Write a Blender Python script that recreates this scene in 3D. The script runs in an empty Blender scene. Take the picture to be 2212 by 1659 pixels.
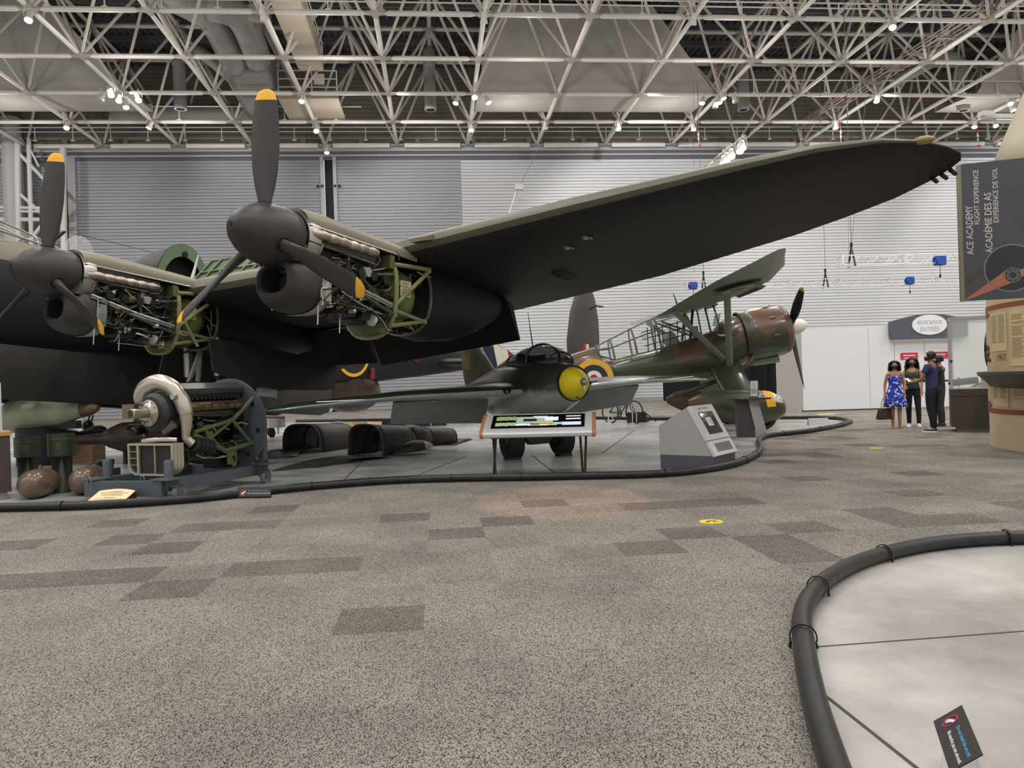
import bpy, bmesh, math, random
from math import sin, cos, pi, radians, sqrt, atan2
from mathutils import Vector, Matrix, Quaternion
random.seed(7)
SC = bpy.context.scene
COL = SC.collection
# ---------------------------------------------------------------- camera
FPX, YAW, PITCH, ROLL, HC = 1697.85, .0955088, -.00242667, -.0318172, 1.4
def cam_axes():
    f = Vector((sin(YAW)*cos(PITCH), cos(YAW)*cos(PITCH), sin(PITCH)))
    r = Vector((cos(YAW), -sin(YAW), 0)); u = r.cross(f)
    return cos(ROLL)*r+sin(ROLL)*u, -sin(ROLL)*r+cos(ROLL)*u, f
CR, CU, CF = cam_axes()
cd = bpy.data.cameras.new('camera'); co = bpy.data.objects.new('camera', cd); COL.objects.link(co)
cd.sensor_width = 36; cd.lens = FPX/2212*36; cd.clip_end = 300; cd.clip_start = .05
m = Matrix.Identity(4)
for i in range(3):
    m[i][0], m[i][1], m[i][2] = CR[i], CU[i], -CF[i]
m[2][3] = HC
co.matrix_world = m
SC.camera = co
def ray(px, py): return CF+(px-1106)/FPX*CR+(829.5-py)/FPX*CU
def G(px, py, z=0.0):
    d = ray(px, py); t = (z-HC)/d.z
    return Vector((0, 0, HC))+d*t
def AY(px, py, y):
    d = ray(px, py); return Vector((0, 0, HC))+d*(y/d.y)
# ---------------------------------------------------------------- materials
def lin(c):
    o = []
    for v in c[:3]:
        v = v/255.0
        o.append(v/12.92 if v <= .04045 else ((v+.055)/1.055)**2.4)
    return (*o, 1)
MATS = {}
def N(nt, t, **kw):
    n = nt.nodes.new(t)
    for k, v in kw.items():
        if k in n.inputs: n.inputs[k].default_value = v
        else: setattr(n, k, v)
    return n
def mat(name, col, rough=.5, metal=0.0, nz=None, bump=None, emit=0, alpha=None, trans=0, spec=None, col2=None, coat=0, streak=None):
    """nz=(scale, amount[, detail]) varies brightness; col2 + nz patches two colours"""
    if name in MATS: return MATS[name]
    M = bpy.data.materials.new(name); M.use_nodes = True
    nt = M.node_tree; b = nt.nodes['Principled BSDF']
    b.inputs['Base Color'].default_value = lin(col)
    b.inputs['Roughness'].default_value = rough; b.inputs['Metallic'].default_value = metal
    if spec is not None: b.inputs['Specular IOR Level'].default_value = spec
    if coat: b.inputs['Coat Weight'].default_value = coat
    if trans: b.inputs['Transmission Weight'].default_value = trans
    if alpha is not None: b.inputs['Alpha'].default_value = alpha
    if emit:
        b.inputs['Emission Color'].default_value = lin(col); b.inputs['Emission Strength'].default_value = emit
    tc = None
    if nz or bump:
        tc = N(nt, 'ShaderNodeTexCoord')
        mp = N(nt, 'ShaderNodeMapping'); nt.links.new(tc.outputs['Object'], mp.inputs[0])
        if streak: mp.inputs['Scale'].default_value = streak
        src = mp.outputs[0]
    if nz:
        n = N(nt, 'ShaderNodeTexNoise'); n.inputs['Scale'].default_value = nz[0]; n.inputs['Detail'].default_value = nz[2] if len(nz) > 2 else 4
        nt.links.new(src, n.inputs['Vector'])
        mx = N(nt, 'ShaderNodeMixRGB')
        rp = N(nt, 'ShaderNodeValToRGB')
        if col2 is not None:
            w = nz[1]
            rp.color_ramp.elements[0].position = .5-w; rp.color_ramp.elements[1].position = .5+w
            rp.color_ramp.elements[0].color = lin(col); rp.color_ramp.elements[1].color = lin(col2)
        else:
            c = lin(col); a = nz[1]
            rp.color_ramp.elements[0].position = .3; rp.color_ramp.elements[1].position = .7
            rp.color_ramp.elements[0].color = tuple(v*(1-a) for v in c[:3])+(1,)
            rp.color_ramp.elements[1].color = tuple(min(1, v*(1+a)) for v in c[:3])+(1,)
        nt.links.new(n.outputs[0], rp.inputs[0]); nt.links.new(rp.outputs[0], b.inputs['Base Color'])
    if bump:
        n2 = N(nt, 'ShaderNodeTexNoise'); n2.inputs['Scale'].default_value = bump[0]; n2.inputs['Detail'].default_value = 3
        nt.links.new(src, n2.inputs['Vector'])
        bp = N(nt, 'ShaderNodeBump'); bp.inputs['Strength'].default_value = bump[1]; bp.inputs['Distance'].default_value = .02
        nt.links.new(n2.outputs[0], bp.inputs['Height']); nt.links.new(bp.outputs[0], b.inputs['Normal'])
    MATS[name] = M
    return M
def glass(name, tint=(235, 240, 240), alpha=.12, rough=.03):
    M = mat(name, tint, rough, alpha=alpha, spec=.6)
    return M
# ---------------------------------------------------------------- mesh builder
class MB:
    def __init__(s, flip=False, T=None):
        s.v = []; s.f = []; s.m = []; s.flip = flip; s.T = T
    def add(s, vs, fs, m=0, T=None):
        o = len(s.v)
        for p in vs:
            p = Vector(p)
            if T is not None: p = T @ p
            if s.T is not None: p = s.T @ p
            if s.flip: p = Vector((-p.x, p.y, p.z))
            s.v.append(p)
        for f in fs:
            f = [i+o for i in f]
            s.f.append(f[::-1] if s.flip else f); s.m.append(m)
        return s
    def box(s, c, d, m=0, T=None):
        x, y, z = d[0]/2, d[1]/2, d[2]/2
        vs = [(c[0]+i*x, c[1]+j*y, c[2]+k*z) for i in (-1, 1) for j in (-1, 1) for k in (-1, 1)]
        return s.add(vs, [(0, 1, 3, 2), (4, 6, 7, 5), (0, 4, 5, 1), (2, 3, 7, 6), (0, 2, 6, 4), (1, 5, 7, 3)], m, T)
    def bbox(s, c, d, bev, m=0, T=None):
        """box with rounded vertical-plan corners (z extrude)"""
        x, y = d[0]/2, d[1]/2; pts = []
        for cx, cy, a0 in ((x-bev, y-bev, 0), (-x+bev, y-bev, 90), (-x+bev, -y+bev, 180), (x-bev, -y+bev, 270)):
            for k in range(5):
                a = radians(a0+k*22.5); pts.append((cx+bev*cos(a), cy+bev*sin(a)))
        return s.prism(pts, c[2]-d[2]/2, c[2]+d[2]/2, m, Matrix.Translation((c[0], c[1], 0)) if T is None else T @ Matrix.Translation((c[0], c[1], 0)))
    def prism(s, poly, z0, z1, m=0, T=None):
        n = len(poly)
        ar = sum(poly[i][0]*poly[(i+1) % n][1]-poly[(i+1) % n][0]*poly[i][1] for i in range(n))
        if ar < 0: poly = poly[::-1]
        vs = [(p[0], p[1], z0) for p in poly]+[(p[0], p[1], z1) for p in poly]
        fs = [tuple(range(n))[::-1], tuple(range(n, 2*n))]+[(i, (i+1) % n, n+(i+1) % n, n+i) for i in range(n)]
        return s.add(vs, fs, m, T)
    def tube(s, pts, r, n=8, m=0, T=None, caps=True):
        pts = [Vector(p) for p in pts]; k = len(pts)
        rs = r if isinstance(r, (list, tuple)) else [r]*k
        vs = []; fs = []; up = None
        for i, p in enumerate(pts):
            t = (pts[min(i+1, k-1)]-pts[max(i-1, 0)])
            if t.length < 1e-9: t = Vector((0, 0, 1))
            t.normalize()
            if up is None:
                up = Vector((0, 0, 1)) if abs(t.z) < .9 else Vector((1, 0, 0))
            x = up.cross(t)
            if x.length < 1e-6: x = Vector((1, 0, 0)).cross(t)
            x.normalize(); up = t.cross(x); up.normalize()
            # mitre
            for j in range(n):
                a = 2*pi*j/n
                vs.append(p+rs[i]*(cos(a)*x+sin(a)*up))
        for i in range(k-1):
            for j in range(n):
                j2 = (j+1) % n
                fs.append((i*n+j, i*n+j2, (i+1)*n+j2, (i+1)*n+j))
        if caps:
            fs.append(tuple(range(n))[::-1]); fs.append(tuple((k-1)*n+j for j in range(n)))
        return s.add(vs, fs, m, T)
    def lathe(s, prof, n=24, m=0, T=None):
        """profile [(h, r)] about local z"""
        vs = []; fs = []; k = len(prof); idx = []
        for h, r in prof:
            if r < 1e-6:
                idx.append([len(vs)]); vs.append((0, 0, h))
            else:
                idx.append(list(range(len(vs), len(vs)+n)))
                vs += [(r*cos(2*pi*j/n), r*sin(2*pi*j/n), h) for j in range(n)]
        for i in range(k-1):
            A, B = idx[i], idx[i+1]
            for j in range(n):
                j2 = (j+1) % n
                if len(A) == 1 and len(B) == 1: break
                if len(A) == 1: fs.append((A[0], B[j2], B[j])[::-1] if False else (A[0], B[j], B[j2])[::-1])
                elif len(B) == 1: fs.append((A[j], A[j2], B[0]))
                else: fs.append((A[j], A[j2], B[j2], B[j]))
        return s.add(vs, fs, m, T)
    def loft(s, rings, m=0, T=None, caps=(True, True), closed=True, mf=None):
        n = len(rings[0]); vs = [p for r in rings for p in r]; k = len(rings)
        o = len(s.f)
        fs = []
        for i in range(k-1):
            for j in range(n if closed else n-1):
                j2 = (j+1) % n
                fs.append((i*n+j, i*n+j2, (i+1)*n+j2, (i+1)*n+j))
        nb = len(fs)
        if caps[0]: fs.append(tuple(range(n))[::-1])
        if caps[1]: fs.append(tuple((k-1)*n+j for j in range(n)))
        s.add(vs, fs, m, T)
        if mf:
            w = n if closed else n-1
            for q in range(nb): s.m[o+q] = mf(q//w, q % w)
        return s
    def ell(s, c, r, m=0, T=None, n=16, k=10):
        prof = [(-cos(pi*i/k), sin(pi*i/k)) for i in range(k+1)]
        M = Matrix.Translation(c) @ Matrix.Diagonal((r[0], r[1], r[2], 1))
        return s.lathe(prof, n, m, M if T is None else T @ M)
    def quad(s, a, b, c, d, m=0, T=None): return s.add([a, b, c, d], [(0, 1, 2, 3)], m, T)
    def halves(s, cx, name, mats, parent=None, **kw):
        """two objects, one for each side of x = cx"""
        for sg in (1, -1):
            h = MB(); use = {}
            for f, k in zip(s.f, s.m):
                if (sum(s.v[i].x for i in f)/len(f) >= cx) == (sg > 0):
                    g = []
                    for i in f:
                        if i not in use: use[i] = len(h.v); h.v.append(s.v[i])
                        g.append(use[i])
                    h.f.append(g); h.m.append(k)
            if h.f: h.build(name, mats, parent, **kw)
    def build(s, name, mats, parent=None, sharp=40, fix=True, bevel=None, solid=None):
        me = bpy.data.meshes.new(name)
        me.from_pydata([tuple(p) for p in s.v], [], s.f)
        if not isinstance(mats, (list, tuple)): mats = [mats]
        for q in mats: me.materials.append(q)
        me.polygons.foreach_set('material_index', s.m)
        me.polygons.foreach_set('use_smooth', [True]*len(s.f))
        me.update()
        if fix:
            bm = bmesh.new(); bm.from_mesh(me); bmesh.ops.recalc_face_normals(bm, faces=bm.faces); bm.to_mesh(me); bm.free()
        me.set_sharp_from_angle(angle=radians(sharp))
        o = bpy.data.objects.new(name, me); COL.objects.link(o)
        if parent: o.parent = parent
        if solid:
            q = o.modifiers.new('thick', 'SOLIDIFY'); q.thickness = solid; q.offset = 0
        if bevel:
            q = o.modifiers.new('bevel', 'BEVEL'); q.width = bevel; q.segments = 2; q.limit_method = 'ANGLE'; q.angle_limit = radians(50)
        return o
def tag(o, label, cat, group=None):
    o['label'] = label; o['category'] = cat
    if group: o['group'] = group
    return o
def empty(name, label, cat, loc=(0, 0, 0), rot=None, group=None):
    o = bpy.data.objects.new(name, None); COL.objects.link(o); o.location = loc
    if rot is not None:
        if isinstance(rot, (int, float)): o.rotation_euler = (0, 0, rot)
        else: o.rotation_euler = rot
    o.empty_display_size = .2
    return tag(o, label, cat, group)
def sub(name, parent, loc=(0, 0, 0), rot=(0, 0, 0)):
    o = bpy.data.objects.new(name, None); COL.objects.link(o); o.parent = parent; o.location = loc; o.rotation_euler = rot
    o.empty_display_size = .1
    return o
def struct(o): o['kind'] = 'structure'; return o
def kids(o): return [c for c in bpy.data.objects if c.parent == o]
def copy_tree(o, parent=None):
    c = o.copy(); COL.objects.link(c)
    if parent: c.parent = parent
    for ch in list(o.children): copy_tree(ch, c)
    return c
def sup(hw, hh, c=(0, 0), n=24, e=2.5, bot=None):
    """superellipse ring in 2-D"""
    out = []
    for j in range(n):
        a = 2*pi*j/n
        x = abs(cos(a))**(2/e)*(1 if cos(a) >= 0 else -1)*hw
        h = hh if (sin(a) >= 0 or bot is None) else bot
        y = abs(sin(a))**(2/e)*(1 if sin(a) >= 0 else -1)*h
        out.append((c[0]+x, c[1]+y))
    return out
def cr(pts, n=8, closed=False):
    """catmull-rom resample"""
    P = [Vector(p) for p in pts]; k = len(P); out = []
    rng = range(k if closed else k-1)
    for i in rng:
        if closed: a, b, c, d = P[(i-1) % k], P[i], P[(i+1) % k], P[(i+2) % k]
        else: a, b, c, d = P[max(i-1, 0)], P[i], P[i+1], P[min(i+2, k-1)]
        for j in range(n):
            t = j/n
            out.append(.5*((2*b)+(c-a)*t+(2*a-5*b+4*c-d)*t*t+(3*b-a-3*c+d)*t**3))
    if not closed: out.append(P[-1])
    return out
def text_obj(name, s, size, m, parent, loc=(0, 0, 0), rot=(0, 0, 0), align='LEFT', ext=.0008, sx=1.0, mtx=None, space=1.0):
    cu = bpy.data.curves.new(name, 'FONT'); cu.body = s; cu.size = size; cu.extrude = ext; cu.align_x = align; cu.resolution_u = 2
    cu.space_character = space
    cu.materials.append(m)
    t_ = bpy.data.objects.new(name, cu); COL.objects.link(t_)
    bpy.context.view_layer.update()
    me = bpy.data.meshes.new_from_object(t_.evaluated_get(bpy.context.evaluated_depsgraph_get()))
    bpy.data.objects.remove(t_); bpy.data.curves.remove(cu)
    o = bpy.data.objects.new(name, me); COL.objects.link(o); o.parent = parent
    if not me.materials: me.materials.append(m)
    if mtx is not None: o.matrix_local = mtx @ Matrix.Diagonal((sx, 1, 1, 1))
    else:
        o.location = loc; o.rotation_euler = rot; o.scale = (sx, 1, 1)
    return o
def rotm(ax, d): return Matrix.Rotation(radians(d), 4, ax)
def TR(x, y, z): return Matrix.Translation((x, y, z))
def basis(x, y, z, o=(0, 0, 0)):
    M = Matrix.Identity(4)
    for i in range(3): M[i][0], M[i][1], M[i][2], M[i][3] = x[i], y[i], z[i], o[i]
    return M
WHITE_TUBE = mat('painted_tube', (224, 219, 212), .45, nz=(.6, .1))
BLACK = mat('black_paint', (22, 22, 23), .5)
CHROME = mat('bare_metal', (190, 190, 186), .3, 1.0)
# ================================================================ ROOM
S = 4.07; ZB = HC+3.41793*S; ZT = ZB+.98*S
gx = lambda i: (-5.45245+i)*S
gy = lambda r: (6.28287+r)*S
WALLY = gy(5)+.55
# --- carpet floor of half-metre tiles, a few tiles of other colours
def carpet(name, a, b, dark):
    M = bpy.data.materials.new(name); M.use_nodes = True; nt = M.node_tree; p = nt.nodes['Principled BSDF']
    p.inputs['Roughness'].default_value = .95; p.inputs['Specular IOR Level'].default_value = .15
    tc = N(nt, 'ShaderNodeTexCoord')
    n1 = N(nt, 'ShaderNodeTexVoronoi'); n1.inputs['Scale'].default_value = 270
    mp = N(nt, 'ShaderNodeMapping'); mp.inputs['Scale'].default_value = (1, .5, 1)
    nt.links.new(tc.outputs['Object'], mp.inputs[0]); nt.links.new(mp.outputs[0], n1.inputs['Vector'])
    sc_ = N(nt, 'ShaderNodeSeparateColor'); nt.links.new(n1.outputs['Color'], sc_.inputs[0])
    rp = N(nt, 'ShaderNodeValToRGB'); rp.color_ramp.elements[0].position = .12; rp.color_ramp.elements[1].position = .62
    rp.color_ramp.elements[0].color = lin(a); rp.color_ramp.elements[1].color = lin(b)
    nt.links.new(sc_.outputs[0], rp.inputs[0])
    n2 = N(nt, 'ShaderNodeTexNoise'); n2.inputs['Scale'].default_value = 1.3; n2.inputs['Detail'].default_value = 5
    nt.links.new(tc.outputs['Object'], n2.inputs['Vector'])
    r2 = N(nt, 'ShaderNodeValToRGB'); r2.color_ramp.elements[0].position = .3; r2.color_ramp.elements[1].position = .7
    r2.color_ramp.elements[0].color = (.82, .82, .82, 1); r2.color_ramp.elements[1].color = (1.1, 1.1, 1.1, 1)
    nt.links.new(n2.outputs[0], r2.inputs[0])
    mx = N(nt, 'ShaderNodeMixRGB', blend_type='MULTIPLY'); mx.inputs[0].default_value = 1
    nt.links.new(rp.outputs[0], mx.inputs[1]); nt.links.new(r2.outputs[0], mx.inputs[2]); nt.links.new(mx.outputs[0], p.inputs['Base Color'])
    bp = N(nt, 'ShaderNodeBump'); bp.inputs['Strength'].default_value = .25; bp.inputs['Distance'].default_value = .004
    nt.links.new(sc_.outputs[1], bp.inputs['Height']); nt.links.new(bp.outputs[0], p.inputs['Normal'])
    return M
cpt = [carpet('carpet_beige', (56, 53, 49), (158, 152, 143), 0), carpet('carpet_grey', (53, 51, 48), (149, 144, 136), 0),
       carpet('carpet_taupe', (50, 46, 43), (130, 123, 115), 0), carpet('carpet_slate', (48, 46, 45), (126, 120, 115), 0), carpet('carpet_dark', (30, 28, 26), (84, 78, 72), 0)]
TS = .52
x0, x1, y0, y1 = -62, 70, -9, 49
nx, ny = int((x1-x0)/TS), int((y1-y0)/TS)
floor = MB()
floor.v = [Vector((x0+i*TS, y0+j*TS, 0)) for j in range(ny+1) for i in range(nx+1)]
rnd = random.Random(3)
pick = {}
def patch(px0, py0, px1, py1, k):
    a, b = G(px0, py0), G(px1, py1)
    for i in range(round((min(a.x, b.x)-x0)/TS), round((max(a.x, b.x)-x0)/TS)):
        for j in range(round((min(a.y, b.y)-y0)/TS), round((max(a.y, b.y)-y0)/TS)): pick[(i, j)] = k
for q in ((780, 1370, 948, 1312, 2), (545, 1258, 825, 1190, 2), (890, 1155, 950, 1118, 2), (30, 1262, 330, 1222, 3), (280, 1195, 390, 1170, 3), (225, 1180, 350, 1160, 3), (770, 1145, 885, 1118, 1),
          (1560, 1185, 1720, 1158, 3), (1640, 1215, 1770, 1185, 3), (1350, 1095, 1480, 1080, 3), (1505, 1090, 1600, 1068, 3), (1330, 1108, 1440, 1090, 2), (1950, 1130, 2110, 1100, 2), (2060, 1120, 2200, 1095, 3),
          (0, 1180, 70, 1160, 3), (0, 1210, 110, 1190, 3), (1415, 1170, 1500, 1148, 3), (1880, 1110, 1950, 1095, 3), (350, 1152, 470, 1135, 3)):
    patch(*q)
for j in range(ny):
    for i in range(nx):
        n = j*(nx+1)+i
        r = rnd.random()
        k = pick.get((i, j), 0 if r < .62 else (1 if r < .93 else (2 if r < .97 else 3)))
        if y0+j*TS < 5.2 and (i, j) not in pick: k = 0 if r < .7 else 1
        floor.f.append((n, n+1, n+nx+2, n+nx+1)); floor.m.append(k)
struct(floor.build('floor', cpt, fix=False))
# --- painted concrete display islands
def concrete(name, c1, c2):
    M = bpy.data.materials.new(name); M.use_nodes = True; nt = M.node_tree; p = nt.nodes['Principled BSDF']
    tc = N(nt, 'ShaderNodeTexCoord')
    n1 = N(nt, 'ShaderNodeTexNoise'); n1.inputs['Scale'].default_value = .9; n1.inputs['Detail'].default_value = 7; n1.inputs['Roughness'].default_value = .6
    nt.links.new(tc.outputs['Object'], n1.inputs['Vector'])
    rp = N(nt, 'ShaderNodeValToRGB'); rp.color_ramp.elements[0].position = .35; rp.color_ramp.elements[1].position = .65
    rp.color_ramp.elements[0].color = lin(c1); rp.color_ramp.elements[1].color = lin(c2)
    nt.links.new(n1.outputs[0], rp.inputs[0])
    # shaped wear marks
    v = N(nt, 'ShaderNodeTexVoronoi'); v.inputs['Scale'].default_value = 2.0
    n3 = N(nt, 'ShaderNodeTexNoise'); n3.inputs['Scale'].default_value = 6
    ad = N(nt, 'ShaderNodeMixRGB'); ad.inputs[0].default_value = .2
    nt.links.new(tc.outputs['Object'], n3.inputs['Vector']); nt.links.new(tc.outputs['Object'], ad.inputs[1]); nt.links.new(n3.outputs[1], ad.inputs[2]); nt.links.new(ad.outputs[0], v.inputs['Vector'])
    r2 = N(nt, 'ShaderNodeValToRGB'); r2.color_ramp.elements[0].position = .05; r2.color_ramp.elements[1].position = .085
    r2.color_ramp.elements[0].color = (.45, .42, .38, 1); r2.color_ramp.elements[1].color = (1, 1, 1, 1)
    nt.links.new(v.outputs[0], r2.inputs[0])
    mx = N(nt, 'ShaderNodeMixRGB', blend_type='MULTIPLY'); mx.inputs[0].default_value = 1
    nt.links.new(rp.outputs[0], mx.inputs[1]); nt.links.new(r2.outputs[0], mx.inputs[2]); nt.links.new(mx.outputs[0], p.inputs['Base Color'])
    p.inputs['Roughness'].default_value = .27
    return M
conc = concrete('concrete_main', (138, 138, 135), (188, 188, 185)); conc2 = concrete('concrete_near', (148, 144, 140), (194, 190, 185))
joint = mat('slab_joint', (70, 66, 62), .8)
B1 = [(-260, 1112), (0, 1106), (200, 1101), (400, 1088), (540, 1073), (700, 1057), (850, 1046), (1000, 1041), (1150, 1039), (1270, 1036), (1400, 1033), (1500, 1025), (1580, 1011), (1628, 992), (1643, 975), (1639, 958), (1655, 947), (1700, 941), (1750, 935), (1810, 924), (1838, 915)]
B1b = [(1822, 909), (1780, 906), (1700, 906), (1600, 907), (1500, 908), (1400, 908), (1290, 906), (1150, 906), (1000, 907)]
near1 = [G(*p) for p in B1]; far1 = [G(*p) for p in B1b]
c1 = cr(near1, 6); c1b = cr(far1, 4)
back = [Vector((-6, 33.5, 0)), Vector((-14, 35, 0)), Vector((-30, 35, 0)), Vector((-30, 11, 0))]
slab = MB(); poly = [(p.x, p.y) for p in c1+c1b+back]
slab.prism(poly, -.05, .006)
struct(slab.build('floor_concrete', conc, sharp=20))
B2 = [(2420, 1182), (2320, 1178), (2212, 1177), (2100, 1182), (2000, 1193), (1910, 1213), (1840, 1238), (1782, 1274), (1747, 1315), (1733, 1360), (1737, 1410), (1745, 1470), (1764, 1560), (1793, 1659), (1830, 1770), (1880, 1900)]
c2 = cr([G(*p) for p in B2], 6)
slab2 = MB(); slab2.prism([(p.x, p.y) for p in c2]+[(2.0, .8), (8, .8), (8.5, 4.6)], -.05, .006)
struct(slab2.build('floor_concrete.001', conc2, sharp=20))
jn = MB()
def jline(a, b, w=.012, z=.008):
    a, b = G(*a), G(*b); d = (b-a).normalized(); n = Vector((-d.y, d.x, 0))*w/2
    up = Vector((0, 0, z)); jn.quad(a-n+up, b-n+up, b+n+up, a+n+up)
jline((1765, 1400), (2212, 1366)); jline((1768, 1494), (1975, 1659), .016); jline((1975, 1659), (2100, 1758), .016)
jline((728, 1053), (790, 990), .02); jline((1150, 985), (1205, 1028), .02); jline((1300, 980), (1370, 930), .02); jline((870, 1040), (1010, 985), .02)
struct(jn.build('floor_joints', joint, fix=False))
# --- back wall of ribbed siding
seam = mat('siding_seam_shade', (116, 116, 119), .6); sid = mat('siding_grey', (150, 151, 158), .5, nz=(.25, .05)); sid2 = mat('siding_lit_pale', (196, 198, 201), .5, nz=(.25, .04)); sidu = mat('siding_upper_shaded', (128, 122, 114), .6, nz=(.3, .08))
def ribbed(x0, x1, y, z0, z1, pitch=.37, m=0, mb=None):
    mb = mb or MB(); k = int((z1-z0)/pitch)
    prof = []
    for i in range(k+1):
        z = z0+i*pitch
        prof += [(0, z), (0, min(z1, z+pitch*.43)), (.05, min(z1, z+pitch*.44)), (.05, min(z1, z+pitch*.5)), (0.012, min(z1, z+pitch*.51)), (0.012, min(z1, z+pitch*.93)), (.05, min(z1, z+pitch*.94)), (.05, min(z1, z+pitch))]
    vs = []; fs = []
    for d, z in prof: vs += [(x0, y+d, z), (x1, y+d, z)]
    for i in range(len(prof)-1): fs.append((2*i, 2*i+1, 2*i+3, 2*i+2))
    mb.add(vs, fs, m)
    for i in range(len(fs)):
        if i % 8 in (2, 6): mb.m[len(mb.m)-len(fs)+i] = 1  # joint grooves coloured darker, adding to their shade
    return mb
wx = lambda px, py=500: AY(px, py, WALLY).x
HT = AY(900, 338, WALLY).z
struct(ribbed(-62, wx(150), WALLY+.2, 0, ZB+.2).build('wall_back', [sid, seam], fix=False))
struct(ribbed(wx(1000), 75, WALLY, 0, HT).build('wall_back.001', [sid2, seam], fix=False))  # paler colour carries the brighter wash light on the right wall
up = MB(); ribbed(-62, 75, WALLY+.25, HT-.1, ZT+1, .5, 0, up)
struct(up.build('wall_back.002', [sidu, seam], fix=False))  # upper wall coloured darker and browner to hold its shade
XS = wx(711, 420)
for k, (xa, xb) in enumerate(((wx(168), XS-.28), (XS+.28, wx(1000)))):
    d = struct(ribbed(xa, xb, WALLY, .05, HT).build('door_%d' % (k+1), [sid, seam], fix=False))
fr = mat('door_frame_grey', (168, 169, 174), .45); frd = mat('door_gap', (22, 23, 26), .7)
tm = MB()
tm.box((XS-.36, WALLY-.05, HT/2), (.2, .14, HT), 0).box((XS+.36, WALLY-.05, HT/2), (.2, .14, HT), 0).box((XS, WALLY+.3, HT/2), (.5, .1, HT), 1)
tm.box((wx(160), WALLY-.06, HT/2), (.42, .2, HT), 0).box((wx(151), WALLY-.02, HT/2), (.14, .2, HT), 1)
for dx in (-.62, -.36, .36, .62): tm.box((XS+dx, WALLY-.12, AY(711, 403, WALLY).z), (.12, .1, .14), 1)
struct(tm.build('trim_1', [fr, frd], sharp=30))
hd = MB()
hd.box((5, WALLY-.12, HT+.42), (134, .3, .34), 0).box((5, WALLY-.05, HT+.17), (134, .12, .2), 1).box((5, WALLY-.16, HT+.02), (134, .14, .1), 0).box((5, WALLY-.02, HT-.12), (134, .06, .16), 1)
struct(hd.build('trim_2', [fr, mat('header_dark', (92, 94, 100), .6)], sharp=30))  # darker strips between the header bars
bb = MB(); bb.box((wx(1000)+40, WALLY-.06, .12), (80, .12, .24)); struct(bb.build('baseboard_back', mat('skirting_grey', (150, 150, 150), .5)))
# --- ceiling deck and purlins
ZC = ZT+.75
dk = MB(); vs = []; fs = []
xs = -60.0; i = 0
while xs < 72:
    for dx, dz in ((0, 0), (.16, 0), (.2, .11), (.36, .11)):
        vs += [(xs+dx, 8, ZC+dz), (xs+dx, WALLY+.5, ZC+dz)]
    xs += .4
for i in range(len(vs)//2-1): fs.append((2*i, 2*i+1, 2*i+3, 2*i+2))
dk.add(vs, fs); struct(dk.build('ceiling', mat('roof_deck', (82, 82, 87), .75), fix=False, sharp=20))
pu = MB(); y = 10.0
while y < WALLY:
    pu.box((6, y, ZC-.16), (132, .14, .3)); y += S/2
struct(pu.build('ceiling_purlins', mat('purlin_grey', (92, 91, 90), .7)))
# --- space frame: bottom chord, web, top chord, node plates
def nodeplate(mb, x, y, z, r=.37, w=.1):
    pts = []
    for k in range(4):
        a = k*pi/2; dx, dy = cos(a), sin(a)
        pts += [(x+r*dx+w*dy, y+r*dy-w*dx), (x+r*dx-w*dy, y+r*dy+w*dx)]
        a2 = a+pi/4
        pts.append((x+.19*cos(a2), y+.19*sin(a2)))
    mb.prism(pts, z-.035, z+.035)
bc, wb, tcd, nd = MB(), MB(), MB(), MB()
C0, C1 = -2, 17
def bar(mb, a, b, r, gap, n=6):
    a, b = Vector(a), Vector(b); d = (b-a).normalized()
    mb.tube([a+d*gap, a+d*(gap+.12), b-d*(gap+.12), b-d*gap], [r*.55, r, r, r*.55], n)
for r in range(0, 6):
    for i in range(C0, C1+1):
        nodeplate(nd, gx(i), gy(r), ZB)
        if r == 5 and i < C1:
            bc.tube([(gx(i)+.42, gy(r), ZB), (gx(i+1)-.42, gy(r), ZB)], .145, 8)
        elif i < C1: bar(bc, (gx(i), gy(r), ZB), (gx(i+1), gy(r), ZB), .098, .36)
        if r < 5: bar(bc, (gx(i), gy(r), ZB), (gx(i), gy(r+1), ZB), .098, .36)
        for di in (-.5, .5):
            for dr in (-.5, .5):
                rr = r+dr
                if -1 < rr < 5.4 and C0-.6 < i+di < C1+.6:
                    bar(wb, (gx(i), gy(r), ZB), (gx(i+di), gy(rr), ZT), .068, .14, 6)
for r in range(-1, 5):
    for i in range(C0, C1):
        x, y = gx(i+.5), gy(r+.5)
        nodeplate(nd, x, y, ZT, .34, .11)
        nd.tube([(x, y, ZT-.2), (x, y, ZT+.3)], [.05, .1], 6)
        if i < C1-1: bar(tcd, (x, y, ZT), (gx(i+1.5), y, ZT), .1, .3)
        if r < 4: bar(tcd, (x, y, ZT), (x, gy(r+1.5), ZT), .1, .3)
fr_root = bpy.data.objects.new('ceiling_space_frame', None); COL.objects.link(fr_root); struct(fr_root); fr_root.location = (gx(7), gy(3), ZB)
for mb, nm in ((bc, 'bottom_chord'), (wb, 'diagonal_web'), (tcd, 'top_chord'), (nd, 'node_plates')):
    tmat = mat('node_plate_grey', (176, 169, 160), .45, nz=(.8, .08)) if nm == 'node_plates' else (mat('web_tube', (206, 200, 192), .5, nz=(.6, .1)) if nm != 'bottom_chord' else WHITE_TUBE)
    mb.T = None
    for p in mb.v: p -= fr_root.location
    mb.build(nm, tmat, fr_root, sharp=45, fix=False)
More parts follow.
